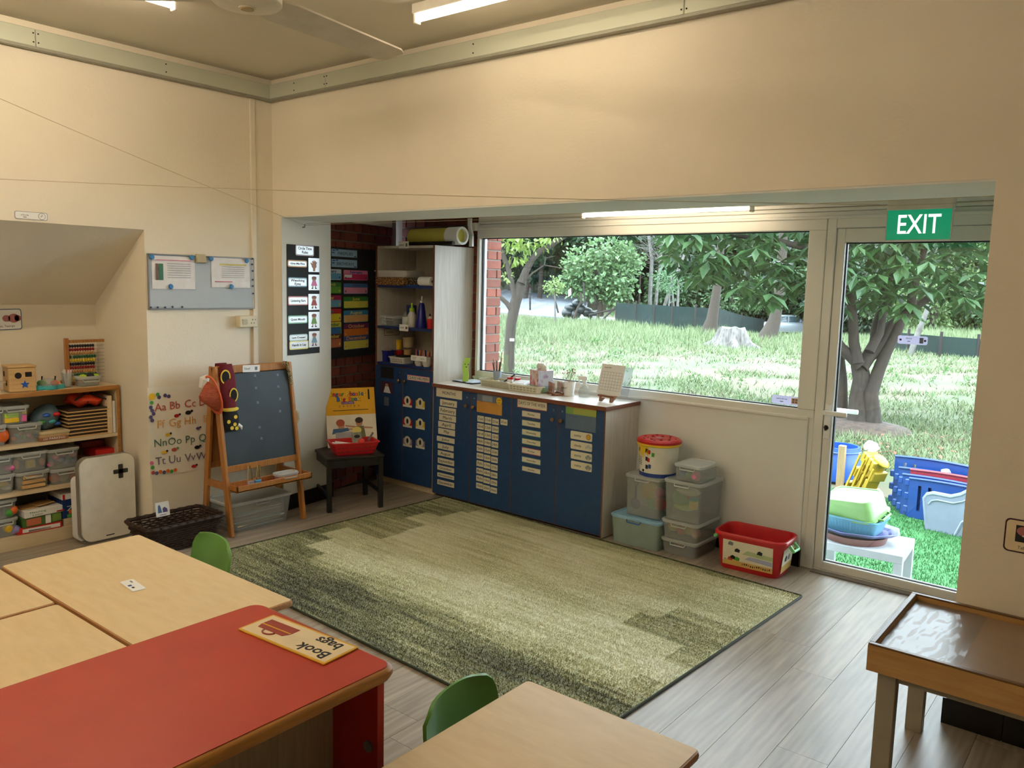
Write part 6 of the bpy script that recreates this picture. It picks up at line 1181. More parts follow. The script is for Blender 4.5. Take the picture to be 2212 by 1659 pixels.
Vv = [[bm.verts.new((X0+(X1-X0)*i/nx, Y0_+(Y1_-Y0_)*j/ny, LZ-.0225+.009*abs(_mn.noise(Vector((i*.22, j*.09, 1.7))))+.003*_mn.noise(Vector((i*.7, j*.3, 5))))) for i in range(nx+1)] for j in range(ny+1)]
for j in range(ny):
    for i in range(nx): bm.faces.new((Vv[j][i], Vv[j][i+1], Vv[j+1][i+1], Vv[j+1][i]))
tag(obj('plastic_film', bm, m_film, None, True), 'crumpled shiny clear plastic film lying on the light table', 'plastic film')
for x_ in (lx0+.055, lx1-.055):
    for y_ in (ly0+.06, ly1-.05): bm = BM(); box(bm, x_-.028, x_+.028, y_-.022, y_+.022, 0, LZ-.09, .002, 1); obj('leg', bm, pl('beige_grey_leg', (150, 142, 122), .4), t)
for y_ in (ly0+.06, ly1-.05): bm = BM(); box(bm, lx0+.06, lx1-.06, y_-.012, y_+.012, LZ-.125, LZ-.09); obj('apron', bm, pl('beige_grey_leg', ()), t)
# ================================================================ signs, strings, fan
use(RECESS)
t = thing('exit_sign', 'lit green EXIT sign hanging above the glazed door', 'sign', face_y(-.9505, 4.3, 1.926))
bm = BM(); box(bm, -.146, .146, .071, .205, -.05, .006, .003, 1); obj('housing', bm, pl('cream_housing', (214, 210, 196), .45), t)
m_ex = pl('exit_green', (0, 132, 92), .3, var=.02, emit=.55); bm = BM(); box(bm, -.1425, .1425, -.071, .071, -.012, .0, .002, 1); obj('panel', bm, m_ex, t)
obj('frame', rects(BM(), ((-.146, .146, -.074, -.070), (-.146, -.142, -.071, .071), (.142, .146, -.071, .071)), -.001, .0015, 0) if False else (lambda b: (box(b, -.146, .146, -.074, -.0705, -.014, .003), box(b, -.146, -.142, -.074, .071, -.014, .003), box(b, .142, .146, -.074, .071, -.014, .003), b)[3])(BM()), pl('cream_housing', ()), t)
lettering(t, 'EXIT', 0, -.002, .09, pl('lit_white_letters', (235, 245, 240), .4, emit=.7), .0004, .19, bold=.0012)
flat(t, m_paper, .1, .19, .03, .012, .0062, 'maker_label')
t, w_, h_, zz = card('window_sticker', 'white rounded sticker reading window at the corner of the pane', 'sticker', (1668, 852), (1727, 877), 1, 4.6945, translucent('lilac_white', (222, 220, 236), (226, 224, 240), share=.55), rad=.012); lettering(t, 'window', -w_*.14, h_*.14, h_*.22, m_ink, zz, w_*.4); flat(t, m_grey_ink, -w_*.14, -h_*.2, w_*.12, h_*.12, zz)
flat(t, pl('tan_border', ()), w_*.33, 0, w_*.24, h_*.66, zz, 'window_picture')
for dx in (-1, 1):
    for dy in (-1, 1): flat(t, pl('slate_print', ()), w_*.33+dx*w_*.05, dy*h_*.14, w_*.07, h_*.2, zz+.0004, 'window_picture_pane')
t, w_, h_, zz = card('door_sticker', 'white rounded sticker reading door on the door pane', 'sticker', (1940, 724), (2003, 746), 1, 4.6945, MATS['lilac_white'], rad=.01); lettering(t, 'door', -w_*.12, h_*.2, h_*.24, m_ink, zz, w_*.22); flat(t, m_grey_ink, -w_*.12, -h_*.15, w_*.1, h_*.1, zz); flat(t, pl('slate_print', (60, 64, 84)), w_*.3, 0, w_*.13, h_*.66, zz); disc(t, pl('plum_print', ()), -w_*.4, 0, .006, .006, zz); disc(t, pl('plum_print', ()), w_*.42, 0, .006, .006, zz)
use()
t, w_, h_, zz = card('clock_sticker', 'white sticker reading clock above the alcove', 'sticker', (31, 455), (103, 477), 0, -4.708, m_paper, rad=.01, border=m_grey_ink, bw=.002); lettering(t, 'clock', -w_*.2, h_*.05, h_*.2, m_ink, zz, w_*.24); flat(t, m_grey_ink, -w_*.2, -h_*.22, w_*.1, h_*.1, zz); disc(t, m_ink, w_*.32, 0, h_*.44, h_*.44, zz, 'clock_rim'); disc(t, m_paper, w_*.32, 0, h_*.4, h_*.4, zz+.0005, 'clock_face'); flat(t, m_ink, w_*.32, h_*.12, .002, h_*.26, zz+.001, 'clock_hand'); flat(t, m_ink, w_*.3, -h_*.04, h_*.2, .002, zz+.001, 'clock_hand')
t, w_, h_, zz = card('teapot_sign', 'white blue-edged picture sign on the alcove back wall', 'sign', (-44, 668), (48, 712), 0, -5.368, m_paper, rad=.014, border=pl('slate_blue_print', ()), bw=.005, tilt=R(1)); m_pk = pl('dusty_rose_print', (176, 110, 110))
for dx, s in ((.12, .022), (.3, .03), (.4, .02)): disc(t, m_pk, dx*w_, h_*.05, s, s*.9, zz, 'pot_picture')
lettering(t, 'Pots, Teacups', .1*w_, -h_*.32, .012, m_ink, zz)
t, w_, h_, zz = card('table_sign', 'white plum-edged picture sign at the right edge of the wall', 'sign', (2173, 1117), (2268, 1207), 1, 3.298, pl('cream_laminate', ()), rad=.016, border=pl('plum_edge', (60, 26, 34)), bw=.005, tilt=R(0)); flat(t, m_ink, w_*.05, h_*.08, w_*.62, h_*.5, zz, 'photo'); disc(t, m_pk, -w_*.08, h_*.16, w_*.16, h_*.14, zz+.0005, 'photo_shape'); disc(t, m_paper, -w_*.04, h_*.02, w_*.08, h_*.03, zz+.001, 'photo_shape'); lettering(t, 'Table Toys', w_*.05, -h_*.34, h_*.09, m_ink, zz)
m_str = pl('pale_string', (196, 182, 150), .8)
def string(label, a, b, sag=.02):
    a, b = Vector(a), Vector(b); bm = BM(); tube(bm, [a.lerp(b, k/16)-Vector((0, 0, sag*4*(k/16)*(1-k/16))) for k in range(17)], .0013, 5); tag(obj('string', bm, m_str, None, True), label, 'string')
string('thin string slanting down across the cream wall to the jamb hook', at(-60, 187, 1, 1.2), HOOK, .01)
string('thin string running level across the room to the far jamb', at(-60, 384, 1, 1.2), at(1900, 442, 1, 3.5), .015)
string('thin string inside the recess from the hook towards the door', HOOK, (-.506, 3.62, 1.955), .004)
string('second thin string inside the recess above the window', HOOK+Vector((0, .01, .01)), (-.506, 3.60, 1.975), .004)
# ceiling fan
hx, hy = -2.80, 1.86
t = thing('ceiling_fan', 'white ceiling fan with one blade pointing at the window wall', 'fan', TR(hx, hy, 2.60)); m_fan = pl('white_fan_enamel', (226, 218, 200), .35)
bm = BM(); lathe(bm, [(0, 0), (.03, 0), (.032, .004), (.05, .004), (.08, .008), (.12, .014), (.128, .022), (.128, .055), (.09, .075), (.03, .085), (.02, .1), (0, .1)], 36); obj('motor_housing', bm, m_fan, t, True)
bm = BM(); lathe(bm, [(0, -.004), (.024, -.004), (.026, .002)], 20); obj('hub_cap', bm, pl('beige_cap', (176, 150, 100), .4), t, True)
bm = BM(); lathe(bm, [(.012, .09), (.012, .24), (.05, .255), (.06, .279), (0, .279)], 20); obj('down_rod', bm, m_fan, t, True)
bang = math.atan2(2.62-hy, -2.905-hx)
for k in range(3):
    bm = BM(); P_ = [(.10, -.075), (.18, -.09), (.83, -.08), (.87, -.06), (.87, .05), (.84, .07), (.18, .09), (.10, .075)]; prism(bm, P_, .036, .044, Matrix.Rotation(bang+k*2*PI/3, 4, 'Z') @ Matrix.Rotation(R(-8), 4, 'X')); o = obj('blade', bm, pl('pale_blade', (214, 206, 190), .5), t)
    bm = BM(); box(bm, .09, .22, -.02, .02, .044, .05, 0, 1, Matrix.Rotation(bang+k*2*PI/3, 4, 'Z') @ Matrix.Rotation(R(-8), 4, 'X')); obj('blade_bracket', bm, m_fan, o)
# ================================================================ outside
GZ = -.40
rs = np.random.default_rng(11)
FW = Vector((math.sin(YAW), math.cos(YAW))); RT = Vector((math.cos(YAW), -math.sin(YAW)))
def sstep(a, b, x): x = min(1, max(0, (x-a)/(b-a))); return x*x*(3-2*x)
def ground_z(x, y):
    d = x*FW.x+y*FW.y; s = (x*RT.x+y*RT.y)/max(d, 1)
    return GZ - 1.2*sstep(32, 50, d)*sstep(.24, .31, s)*(1-sstep(.42, .5, s)) + 2.6*sstep(56, 80, d)*(1-sstep(.1, .2, s)) + .05*math.sin(x*.7)*math.sin(y*.5)*sstep(8, 12, d)
def gp(px, py):
    """where the ground shows at this pixel"""
    p = at(px, py, 2, GZ)
    for _ in range(12): p = at(px, py, 2, ground_z(p.x, p.y))
    return p
def pd(px, py, d):
    """point at depth d behind this pixel"""
    return CAM + (_r*((px-1106)/FPX) - _u*((py-829.5)/FPX) + _f)*d
def DS(d, s): return (FW.x*d+RT.x*d*s, FW.y*d+RT.y*d*s)
m_ground = mat('patchy_lawn_soil', (166, 146, 112), .95, k=.19, c2=(134, 152, 96), sc=.55, bump=.5, bs=6, thresh=(.4, .6))
bm = BM(); D_ = [3.0, 4, 5, 6, 7, 8, 10, 12, 14, 17, 20, 24, 28, 32, 36, 40, 45, 50, 55, 60, 66, 72, 80, 95, 120, 160]; S_ = [-1.6+.08*k for k in range(44)]; Vv = []
for d in D_:
    row = []
    for s in S_:
        x, y = DS(d, s); z = ground_z(x, y)
        if y < 4.8: y = 4.8
        row.append(bm.verts.new((x, y, z-.02)))
    Vv.append(row)
for a, b in zip(Vv, Vv[1:]):
    for k in range(len(S_)-1): bm.faces.new((a[k], a[k+1], b[k+1], b[k]))
bmesh.ops.remove_doubles(bm, verts=bm.verts, dist=1e-4); gnd = struct(obj('ground', bm, m_ground))
# artificial turf by the door
m_turf = mat('artificial_turf', (66, 160, 70), .8, k=.27, c2=(88, 186, 96), sc=40, bump=.6, bs=160)
TX_ = (-3.2, 2.4, 4.95, 8.35)
bm = BM(); box(bm, TX_[0], TX_[1], TX_[2], TX_[3], GZ-.03, GZ+.012); struct(obj('ground_turf', bm, m_turf))
n = 60000; bx0 = rs.uniform(TX_[0], TX_[1]-1.2, n); by0 = rs.uniform(TX_[2], TX_[3], n); an = rs.uniform(0, 2*PI, n); hh = rs.uniform(.012, .03, n); hw = .004
V = np.empty((n, 3, 3), np.float32); V[:, 0] = np.stack([bx0-hw*np.cos(an), by0-hw*np.sin(an), np.full(n, GZ+.01)], 1); V[:, 1] = np.stack([bx0+hw*np.cos(an), by0+hw*np.sin(an), np.full(n, GZ+.01)], 1); V[:, 2] = np.stack([bx0+rs.normal(0, .008, n), by0+rs.normal(0, .008, n), GZ+.012+hh], 1)
o = link('turf_fibres', raw_mesh('turf_fibres', V, 3, m_turf)); tag(o, 'short bright green artificial turf outside the glazed door', 'turf', kind='stuff')
# lawn grass: blades spread evenly over the view, taller weeds towards the fence
m_grass = mat('lawn_grass', (140, 166, 104), .7, k=.29, c2=(176, 198, 140), sc=.9, thresh=(.35, .65)); n = 130000
d = np.exp(rs.uniform(math.log(9.0), math.log(46), n)); s = rs.uniform(-.12, .72, n)
gx = FW.x*d+RT.x*d*s; gy = FW.y*d+RT.y*d*s
patch = np.sin(gx*1.3+2*np.sin(gy*.9))*np.sin(gy*1.1+1.5*np.sin(gx*.8)) + .35*np.sin(gx*3.7)*np.sin(gy*3.1)
band = np.exp(-((d-19)/6.0)**2)
keep = (rs.uniform(0, 1, n) < np.clip(.95-.95*band*(patch < .25)-.15*band, .06, 1)) & ~((gy < TX_[3]+.1) & (gx > TX_[0]) & (gx < TX_[1]))
d, s, gx, gy = d[keep], s[keep], gx[keep], gy[keep]; n = len(d)
gz = np.array([ground_z(a, b) for a, b in zip(gx, gy)])-.02
far = np.clip((d-24)/10, 0, 1); hh = rs.uniform(.05, .13, n)*(1+2.2*far); hw = .006*(d/12)**.9+.004; an = rs.uniform(0, 2*PI, n)
V = np.empty((n, 3, 3), np.float32); V[:, 0] = np.stack([gx-hw*np.cos(an), gy-hw*np.sin(an), gz], 1); V[:, 1] = np.stack([gx+hw*np.cos(an), gy+hw*np.sin(an), gz], 1); V[:, 2] = np.stack([gx+rs.normal(0, .05, n)*(1+far), gy+rs.normal(0, .05, n)*(1+far), gz+hh], 1)
o = link('lawn_grass', raw_mesh('lawn_grass', V, 3, m_grass)); tag(o, 'uneven green grass over the patchy lawn', 'grass', kind='stuff')
# leaves: folded blades with a pointed or rounded outline
def leaf_quads(P, D, N_, L_, W_):
    """n leaves of four triangles: base P, direction D, face normal N_, length, half-width -> (n, 4, 3, 3)"""
    D = D/np.linalg.norm(D, axis=1, keepdims=True); Sd = np.cross(D, N_); Sd /= np.linalg.norm(Sd, axis=1, keepdims=True)+1e-9; Up = np.cross(Sd, D)
    L_ = L_[:, None]; W_ = W_[:, None]
    b = P; m1 = P+D*L_*.55-Up*W_*.25; t_ = P+D*L_-Up*L_*.12; l = P+D*L_*.55+Sd*W_+Up*W_*.2; r = P+D*L_*.55-Sd*W_+Up*W_*.2
    return np.stack([np.stack([b, m1, l], 1), np.stack([m1, t_, l], 1), np.stack([b, r, m1], 1), np.stack([m1, r, t_], 1)], 1)
def crown_mesh(name, n, rad, m, L_, seed, flat_=.8, shell=.55, hang=.3, wr=.3):
    g = np.random.default_rng(seed); v = g.normal(size=(n, 3)); v /= np.linalg.norm(v, axis=1, keepdims=True)
    lump = 1+.25*np.sin(v[:, 0]*5+seed)*np.sin(v[:, 1]*4)*1.0+.15*np.sin(v[:, 2]*7+2*seed)
    P = v*(g.uniform(shell, 1, n)*lump)[:, None]*rad*np.array([1, 1, flat_]); D = v+g.normal(0, .6, (n, 3)); D[:, 2] -= hang
    N_ = g.normal(0, .5, (n, 3))+np.array([0, 0, 1]); Ls = L_*g.uniform(.6, 1.3, n)
    return raw_mesh(name, leaf_quads(P, D, N_, Ls, Ls*wr).reshape(-1, 3, 3), 3, m)
def leafmat(name, c, c2, sc=1.2): return translucent(name, c, c2, sc, .36)
m_bark = mat('grey_brown_bark', (122, 106, 88), .95, k=.17, c2=(84, 70, 56), sc=9, str_=(3, 3, 1), bump=.9, bs=20); m_pale = mat('pale_bark', (190, 188, 182), .9, k=.2, c2=(136, 130, 122), sc=6, bump=.5, bs=20)
lf = [leafmat('forest_leaf_dark', (40, 74, 44), (58, 96, 56), .5), leafmat('forest_leaf_mid', (64, 104, 58), (92, 132, 74), .5), leafmat('forest_leaf_light', (110, 146, 80), (136, 168, 96), .5)]
# ---- forest behind the fence: every tree with its own trunk and crown
CR = [crown_mesh('crown', 2600, 1, lf[0], .15, 1), crown_mesh('crown', 2600, 1, lf[1], .14, 2), crown_mesh('crown', 2200, 1, lf[2], .14, 3), crown_mesh('crown', 2600, 1, lf[0], .17, 4, 1.1)]
bm = BM(); tube(bm, [(0, 0, -.5), (.06, .03, 2), (.0, .1, 5), (.15, 0, 9)], [.22, .18, .13, .06], 7); TRK = obj('trunk', bm, m_bark, None, True); TRM = TRK.data; bpy.data.objects.remove(TRK)
rr = random.Random(21); kinds = ['dark evergreen tree in the woods behind the lawn', 'mid green leafy tree in the woods behind the lawn', 'pale green tree in the woods behind the lawn', 'tall dark tree in the woods behind the lawn']
MARKS = ((1075, 'brick pier'), (1160, 'forked tree'), (1225, 'road sapling'), (1340, 'bushy round-leaved tree'), (1470, 'pale trunks'), (1620, 'tree stump'), (1690, 'flared leaning bole'), (1755, 'parked car'), (1830, 'door frame'), (1925, 'stems of the spreading tree'), (2000, 'leaning pole'), (2070, 'far net fence'), (9999, 'right wall of the room'))
def wood_tree(px, d, h, rad, k, low=False):
    s = (px-1106)/FPX; x, y = DS(d, s); z = ground_z(x, y)
    t = thing('shrub' if low else 'forest_tree', (['dense dark', 'mid green', 'pale green', 'rounded dark'][k]+(' shrub at the wood edge behind the ' if low else ' %s-row woodland tree behind the ' % ('front' if d < 73 else 'back'))+next(b_ for a_, b_ in MARKS if px < a_)), 'shrub' if low else 'tree', TR(x, y, z), 'shrubs at the wood edge' if low else 'trees of the woods')
    link('foliage', CR[k], t, Matrix.Translation((0, 0, h)) @ Matrix.Rotation(rr.uniform(0, 6.28), 4, 'Z') @ Matrix.Diagonal((rad, rad, rad*rr.uniform(.8, 1.2), 1)))
    link('trunk', TRM, t, Matrix.Rotation(rr.uniform(0, 6.28), 4, 'Z') @ Matrix.Diagonal((1, 1, max(.15, h/9), 1)))
for k in range(26): wood_tree(980+50*k+rr.uniform(-20, 20), rr.uniform(60, 72), rr.uniform(4.6, 6.5), rr.uniform(3.2, 4.4), rr.choice([0, 0, 1, 3, 3, 1]))
for k in range(26): wood_tree(990+50*k+rr.uniform(-20, 20), rr.uniform(74, 84), rr.uniform(6, 10), rr.uniform(4.5, 6), rr.choice([0, 3, 0, 1]))
for k in range(16): wood_tree(1440+46*k+rr.uniform(-15, 15), rr.uniform(56, 64), rr.uniform(1.2, 2.4), rr.uniform(1.8, 2.6), rr.choice([0, 0, 3, 1]), True)
for px, d, h, rad, k in ((1985, 44, 1.2, 1.7, 2), (2045, 47, 1.4, 2.0, 2), (2100, 45, 1.2, 1.8, 2), (2150, 44, 1.6, 2, 1), (1940, 50, 1.8, 2.0, 1), (2075, 52, 3.4, 2.3, 2), (2010, 54, 4.2, 2.4, 1), (1890, 52, 2.2, 2.2, 0), (2120, 54, 4.5, 2.6, 2)): wood_tree(px, d, h, rad, k, True)
bm = BM(); Vv = [[bm.verts.new((*DS(d_, s_), z_+1.2*math.sin(s_*9))) for s_ in [-1.2+.1*k for k in range(26)]] for d_, z_ in ((86, -2), (90, 6), (96, 12), (110, 16))]
for a, b in zip(Vv, Vv[1:]):
    for k in range(25): bm.faces.new((a[k], a[k+1], b[k+1], b[k]))
struct(obj('dark_hill_backing', bm, mat('dark_backing_green', (20, 34, 24), .95, c2=(44, 68, 44), sc=.35, bump=1, bs=2), None, True))  # dark sheet added behind the trees to hide the sky
# pale straight trunks, two big boles, leaning pole
def bole(label, pts, rad, m, cat='tree', name='bare_tree', d=None):
    P_ = [pd(px, py, d) for px, py in pts]; g_ = ground_z(P_[0].x, P_[0].y); P_[0].z = min(P_[0].z, g_-.05)
    t = thing(name, label, cat, Matrix.Translation(P_[0])); bm = BM(); tube(bm, [p-P_[0] for p in P_], rad, 9); obj('trunk', bm, m, t, True); return t, P_
for k, (pts, w0) in enumerate((([(1404, 703), (1404, 640), (1408, 560), (1400, 500), (1396, 470)], 5), ([(1412, 702), (1420, 620), (1427, 560), (1430, 490), (1428, 460)], 4), ([(1424, 690), (1445, 630), (1470, 570), (1490, 520), (1510, 480)], 4), ([(1462, 714), (1464, 650), (1468, 560), (1472, 500)], 3.2), ([(1378, 698), (1382, 620), (1384, 560)], 2), ([(1452, 705), (1455, 660), (1450, 600), (1462, 540)], 2.5))):
    dd = 47; t, P_ = bole(['pale straight trunk left of the pale group', 'pale trunk second in the pale group', 'pale trunk leaning right behind the lawn', 'slim pale trunk beside the feathery tree', 'thin dark sapling left of the pale trunks', 'thin twisting sapling among the pale trunks'][k], pts, [w0*dd/FPX*(1-.1*j) for j in range(len(pts))], m_pale if k != 4 else m_bark, d=dd)
    if k < 2:
        rr2 = random.Random(k); bm = BM()
        for j in range(26):
            a_ = P_[3].lerp(P_[2], rr2.random()*1.2)-P_[0]; tube(bm, [a_, a_+Vector((rr2.uniform(-1, 1), rr2.uniform(-1, 1), rr2.uniform(-.2, .9))), a_+Vector((rr2.uniform(-1.8, 1.8), rr2.uniform(-1, 1), rr2.uniform(-1, 1.6)))], [.02, .014, .006], 4)
        obj('bare_twigs', bm, m_pale, t)
bole('dark leaning tree bole behind the stump', [(1530, 716), (1538, 690), (1546, 640), (1552, 600), (1556, 540), (1562, 480)], [.42, .26, .2, .18, .17, .15], m_bark, d=36)
t, P_ = bole('big flared tree bole leaning beside the parked car', [(1655, 742), (1664, 715), (1674, 690), (1680, 650), (1686, 600), (1690, 540), (1694, 480)], [.5, .34, .25, .21, .2, .18, .17], m_bark, d=33)
bole('pale leaning pole across the view through the door', [(1960, 790), (1975, 740), (1995, 690), (2010, 650)], [.1, .09, .08, .07], m_pale, 'pole', 'leaning_pole', d=26)
bole('dark upright bole in the far shrubs beyond the door', [(2012, 770), (2014, 700), (2020, 640)], [.25, .2, .18], m_bark, d=43)
t, P_ = bole('small feathery tree among the pale trunks', [(1440, 708), (1446, 650), (1447, 610)], [.06, .05, .03], m_pale, name='feathery_tree', d=44)
o = link('foliage', crown_mesh('foliage', 900, 1, leafmat('feathery_leaf', (110, 160, 110), (140, 184, 128)), .16, 9), t, Matrix.Translation(P_[2]-P_[0]+Vector((0, 0, .1))) @ Matrix.Diagonal((.75, .75, .9, 1)))
# round-leaved tree in the middle of the window
t, P_ = bole('bushy tree with pale round leaves behind the window', [(1296, 694), (1296, 660), (1290, 620), (1288, 580)], [.22, .16, .14, .1], m_bark, name='round_leaf_tree', d=46)
m_rl = leafmat('round_leaf', (124, 170, 112), (158, 196, 132), 2.5)
for k, (px, py, r_) in enumerate(((1290, 590, 1.5), (1335, 600, 1.35), (1248, 575, 1.1), (1305, 545, 1.15), (1265, 620, .95), (1352, 560, .9), (1330, 640, .9), (1240, 606, .8))):
    link('foliage', crown_mesh('foliage', 420, 1, m_rl, .26/r_, 30+k, .9, .3, .2, .42), t, Matrix.Translation(pd(px, py, 46)-P_[0]) @ Matrix.Diagonal((r_, r_, r_, 1)))
t, P_ = bole('small sapling with a leafy top beside the road', [(1200, 680), (1199, 650), (1197, 620)], [.05, .04, .03], m_pale, name='sapling', d=40)
link('foliage', crown_mesh('foliage', 260, 1, leafmat('sapling_leaf', (150, 186, 104), (172, 204, 120)), .3, 51, .9, .3), t, Matrix.Translation(P_[2]-P_[0]+Vector((0, 0, .05))) @ Matrix.Diagonal((.55, .55, .5, 1)))
# ---- thin tree close to the window, left
DL = 18.5; t = thing('forked_tree', 'slim forked tree with rough bark near the left of the window', 'tree', Matrix.Translation(pd(1098, 812, DL))); O_ = pd(1098, 812, DL); O_.z = O_.z
def limb(nm, pts, rad, d=DL, m=None):
    bm = BM(); tube(bm, [pd(px, py, d+.02*k)-O_ for k, (px, py) in enumerate(pts)], rad, 10); return obj(nm, bm, m or m_bark, t, True)
limb('trunk', [(1098, 830), (1100, 760), (1104, 700), (1113, 655), (1121, 628), (1128, 606)], [.14, .125, .12, .13, .13, .11]); limb('branch', [(1126, 612), (1136, 585), (1149, 560), (1163, 545), (1190, 530), (1222, 508), (1240, 490)], [.1, .085, .075, .07, .065, .06, .05])
limb('branch', [(1114, 648), (1106, 615), (1098, 580), (1088, 555), (1083, 520), (1081, 480)], [.07, .062, .058, .055, .05, .04]); limb('branch', [(1106, 672), (1095, 655), (1079, 640)], [.06, .055, .05]); limb('branch', [(1129, 612), (1150, 590), (1176, 573), (1230, 582)], [.03, .022, .018, .008]); limb('branch', [(1099, 580), (1106, 560), (1115, 540)], [.02, .014, .008]); limb('branch', [(1176, 573), (1178, 558), (1200, 553)], [.014, .01, .006])
m_yl = leafmat('yellow_green_leaf', (176, 204, 96), (150, 186, 80), 3)  # leaves of a light yellow-green colour
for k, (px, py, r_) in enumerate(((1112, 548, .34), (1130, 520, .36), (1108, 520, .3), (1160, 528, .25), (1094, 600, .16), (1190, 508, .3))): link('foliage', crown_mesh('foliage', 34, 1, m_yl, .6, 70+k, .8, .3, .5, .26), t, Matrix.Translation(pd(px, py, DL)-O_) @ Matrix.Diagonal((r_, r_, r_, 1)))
flat_o = BM(); box(flat_o, -.05, .05, -.004, .004, -.03, .03); o = obj('tree_tag', flat_o, m_paper, t, False, Matrix.Translation(pd(1106, 734, DL-.16)-O_) @ Matrix.Rotation(YAW*-1, 4, 'Z'))
# ---- big tree by the door
b0 = gp(1852, 926); DT = (b0-CAM).dot(_f); t = thing('spreading_tree', 'many-stemmed spreading tree with big leaves seen through the door', 'tree', Matrix.Translation(b0)); O_ = b0.copy()
def stem(nm, pts, rad, dz=0.0):
    bm = BM(); P_ = [pd(px, py, DT+dz+k*.03)-O_ for k, (px, py) in enumerate(pts)]
    tube(bm, P_, rad, 12)
    for v in bm.verts: v.co += Vector((.02*math.sin(v.co.z*9+v.co.y*7), .02*math.sin(v.co.z*7), 0))
    return obj(nm, bm, m_bark, t, True)
stem('trunk', [(1850, 945), (1853, 900), (1858, 860), (1860, 820), (1857, 788)], [.3, .17, .14, .13, .125]); stem('trunk', [(1884, 945), (1882, 890), (1884, 850), (1898, 800), (1914, 757), (1935, 722), (1948, 695)], [.18, .12, .1, .09, .085, .08, .07], -.12); stem('trunk', [(1818, 950), (1814, 880), (1812, 820), (1808, 760), (1800, 690)], [.2, .13, .11, .1, .09], .3)
stem('branch', [(1857, 790), (1838, 770), (1818, 752), (1800, 728), (1790, 690)], [.1, .09, .085, .08, .07]); stem('branch', [(1852, 785), (1846, 740), (1842, 690), (1836, 640), (1830, 580), (1826, 520)], [.08, .075, .07, .065, .06, .05], -.05); stem('branch', [(1860, 795), (1880, 770), (1905, 742), (1930, 705), (1950, 682), (1968, 668), (2000, 648), (2040, 630)], [.09, .095, .092, .09, .085, .075, .06, .05], .02)
stem('branch', [(1868, 780), (1885, 740), (1897, 700), (1906, 660), (1915, 600)], [.08, .07, .068, .065, .05], .05); stem('branch', [(1880, 760), (1898, 720), (1912, 680), (1922, 650), (1930, 590)], [.07, .055, .05, .045, .04], -.12); stem('branch', [(1966, 670), (1972, 630), (1985, 580), (2000, 520)], [.07, .06, .05, .04], -.05)
stem('branch', [(1832, 560), (1760, 540), (1680, 520), (1600, 510), (1540, 500)], [.06, .05, .04, .03, .02], -.4)
bm = BM(); lathe(bm, [(.9, -.1), (.7, .04), (.35, .12), (0, .14)], 20); obj('root_mound', bm, mat('dark_leaf_litter', (84, 66, 54), .95, c2=(50, 42, 36), sc=12, bump=1, bs=25), t, True)
m_big = leafmat('large_leaf', (62, 104, 58), (96, 140, 78), 1.4)
g = np.random.default_rng(5); cl = []
for k in range(860):            # whorls of leaves on the twig ends
    px = g.uniform(1440, 2260); py = g.uniform(300, 680)
    low = 690-30*abs(math.sin(px*.021))-(0 if px > 1800 else max(0, (1740-px)*.33))-(10 if px > 1960 else 0)
    if py > low: py = low-abs(g.normal(0, 40))
    cl.append(np.array(pd(px, py, DT-1.3+g.uniform(0, 2.6))))
LP, LD, LN, LL = [], [], [], []
for c in cl:
    m_ = g.integers(5, 8); a0 = g.uniform(0, 6.28); tilt = g.uniform(-.75, -.1)
    for j in range(m_):
        a_ = a0+2*PI*j/m_+g.normal(0, .2); LP.append(c); LD.append([math.cos(a_), math.sin(a_), tilt+g.normal(0, .2)]); LN.append([.2*math.cos(a_), .2*math.sin(a_), 1]); LL.append(g.uniform(.2, .36))
LP, LD, LN, LL = np.array(LP), np.array(LD), np.array(LN), np.array(LL); Q = leaf_quads(LP-np.array(O_), LD, LN, LL, LL*.2)
near = np.argsort(np.linalg.norm(LP-np.array(CAM), axis=1)); vis = [i for i in near if LP[i][2] < 3.0][:240]; vset = set(vis)
one = leaf_quads(np.zeros((1, 3)), np.array([[1., 0, 0]]), np.array([[0, 0, 1.]]), np.array([1.]), np.array([.2]))[0]; LM = raw_mesh('leaf', one.reshape(-1, 3, 3), 3, m_big)
for i in vis:
    dv = Vector(LD[i]).normalized(); nv = Vector(LN[i]); sv = nv.cross(dv).normalized(); uv = dv.cross(sv); L_ = LL[i]; p = Vector(LP[i])-O_
    link('leaf', LM, t, Matrix(((dv.x*L_, sv.x*L_, uv.x*L_, p.x), (dv.y*L_, sv.y*L_, uv.y*L_, p.y), (dv.z*L_, sv.z*L_, uv.z*L_, p.z), (0, 0, 0, 1))))
o = link('foliage', raw_mesh('foliage', np.array([Q[i] for i in range(len(Q)) if i not in vset]).reshape(-1, 3, 3), 3, m_big), t); o['kind'] = 'stuff'
# ---- stump, weeds
b0 = gp(1578, 750); sc_ = (b0-CAM).dot(_f)/FPX; t = thing('tree_stump', 'pale weathered tree stump with spreading roots on the lawn', 'stump', Matrix.Translation(b0)); bm = BM(); n = 40; L_ = []
for f_, r_, z_ in ((0, 56, -3), (.1, 50, 3), (.3, 36, 13), (.6, 30, 28), (1, 27, 42)):
    L_.append([(sc_*r_*(1+(.32*(1-f_)+.05)*math.cos(7*a_+.5)+.1*math.cos(3*a_))*math.cos(a_), sc_*r_*.8*(1+(.32*(1-f_)+.05)*math.cos(7*a_+.5))*math.sin(a_), sc_*z_*(1 if f_ < 1 else 1+.06*math.sin(5*a_))) for a_ in [2*PI*k/n for k in range(n)]])
loft(bm, L_); obj('stump', bm, mat('weathered_wood', (206, 202, 198), .9, k=.27, c2=(120, 110, 104), sc=3, str_=(4, 4, 1), bump=.8, bs=12), t, True)
WM = [crown_mesh('weed', 26, 1, leafmat('weed_leaf', (104, 150, 84), (136, 176, 104), 3), .8, 90+k, .7, .1, -.2, .18) for k in range(3)]
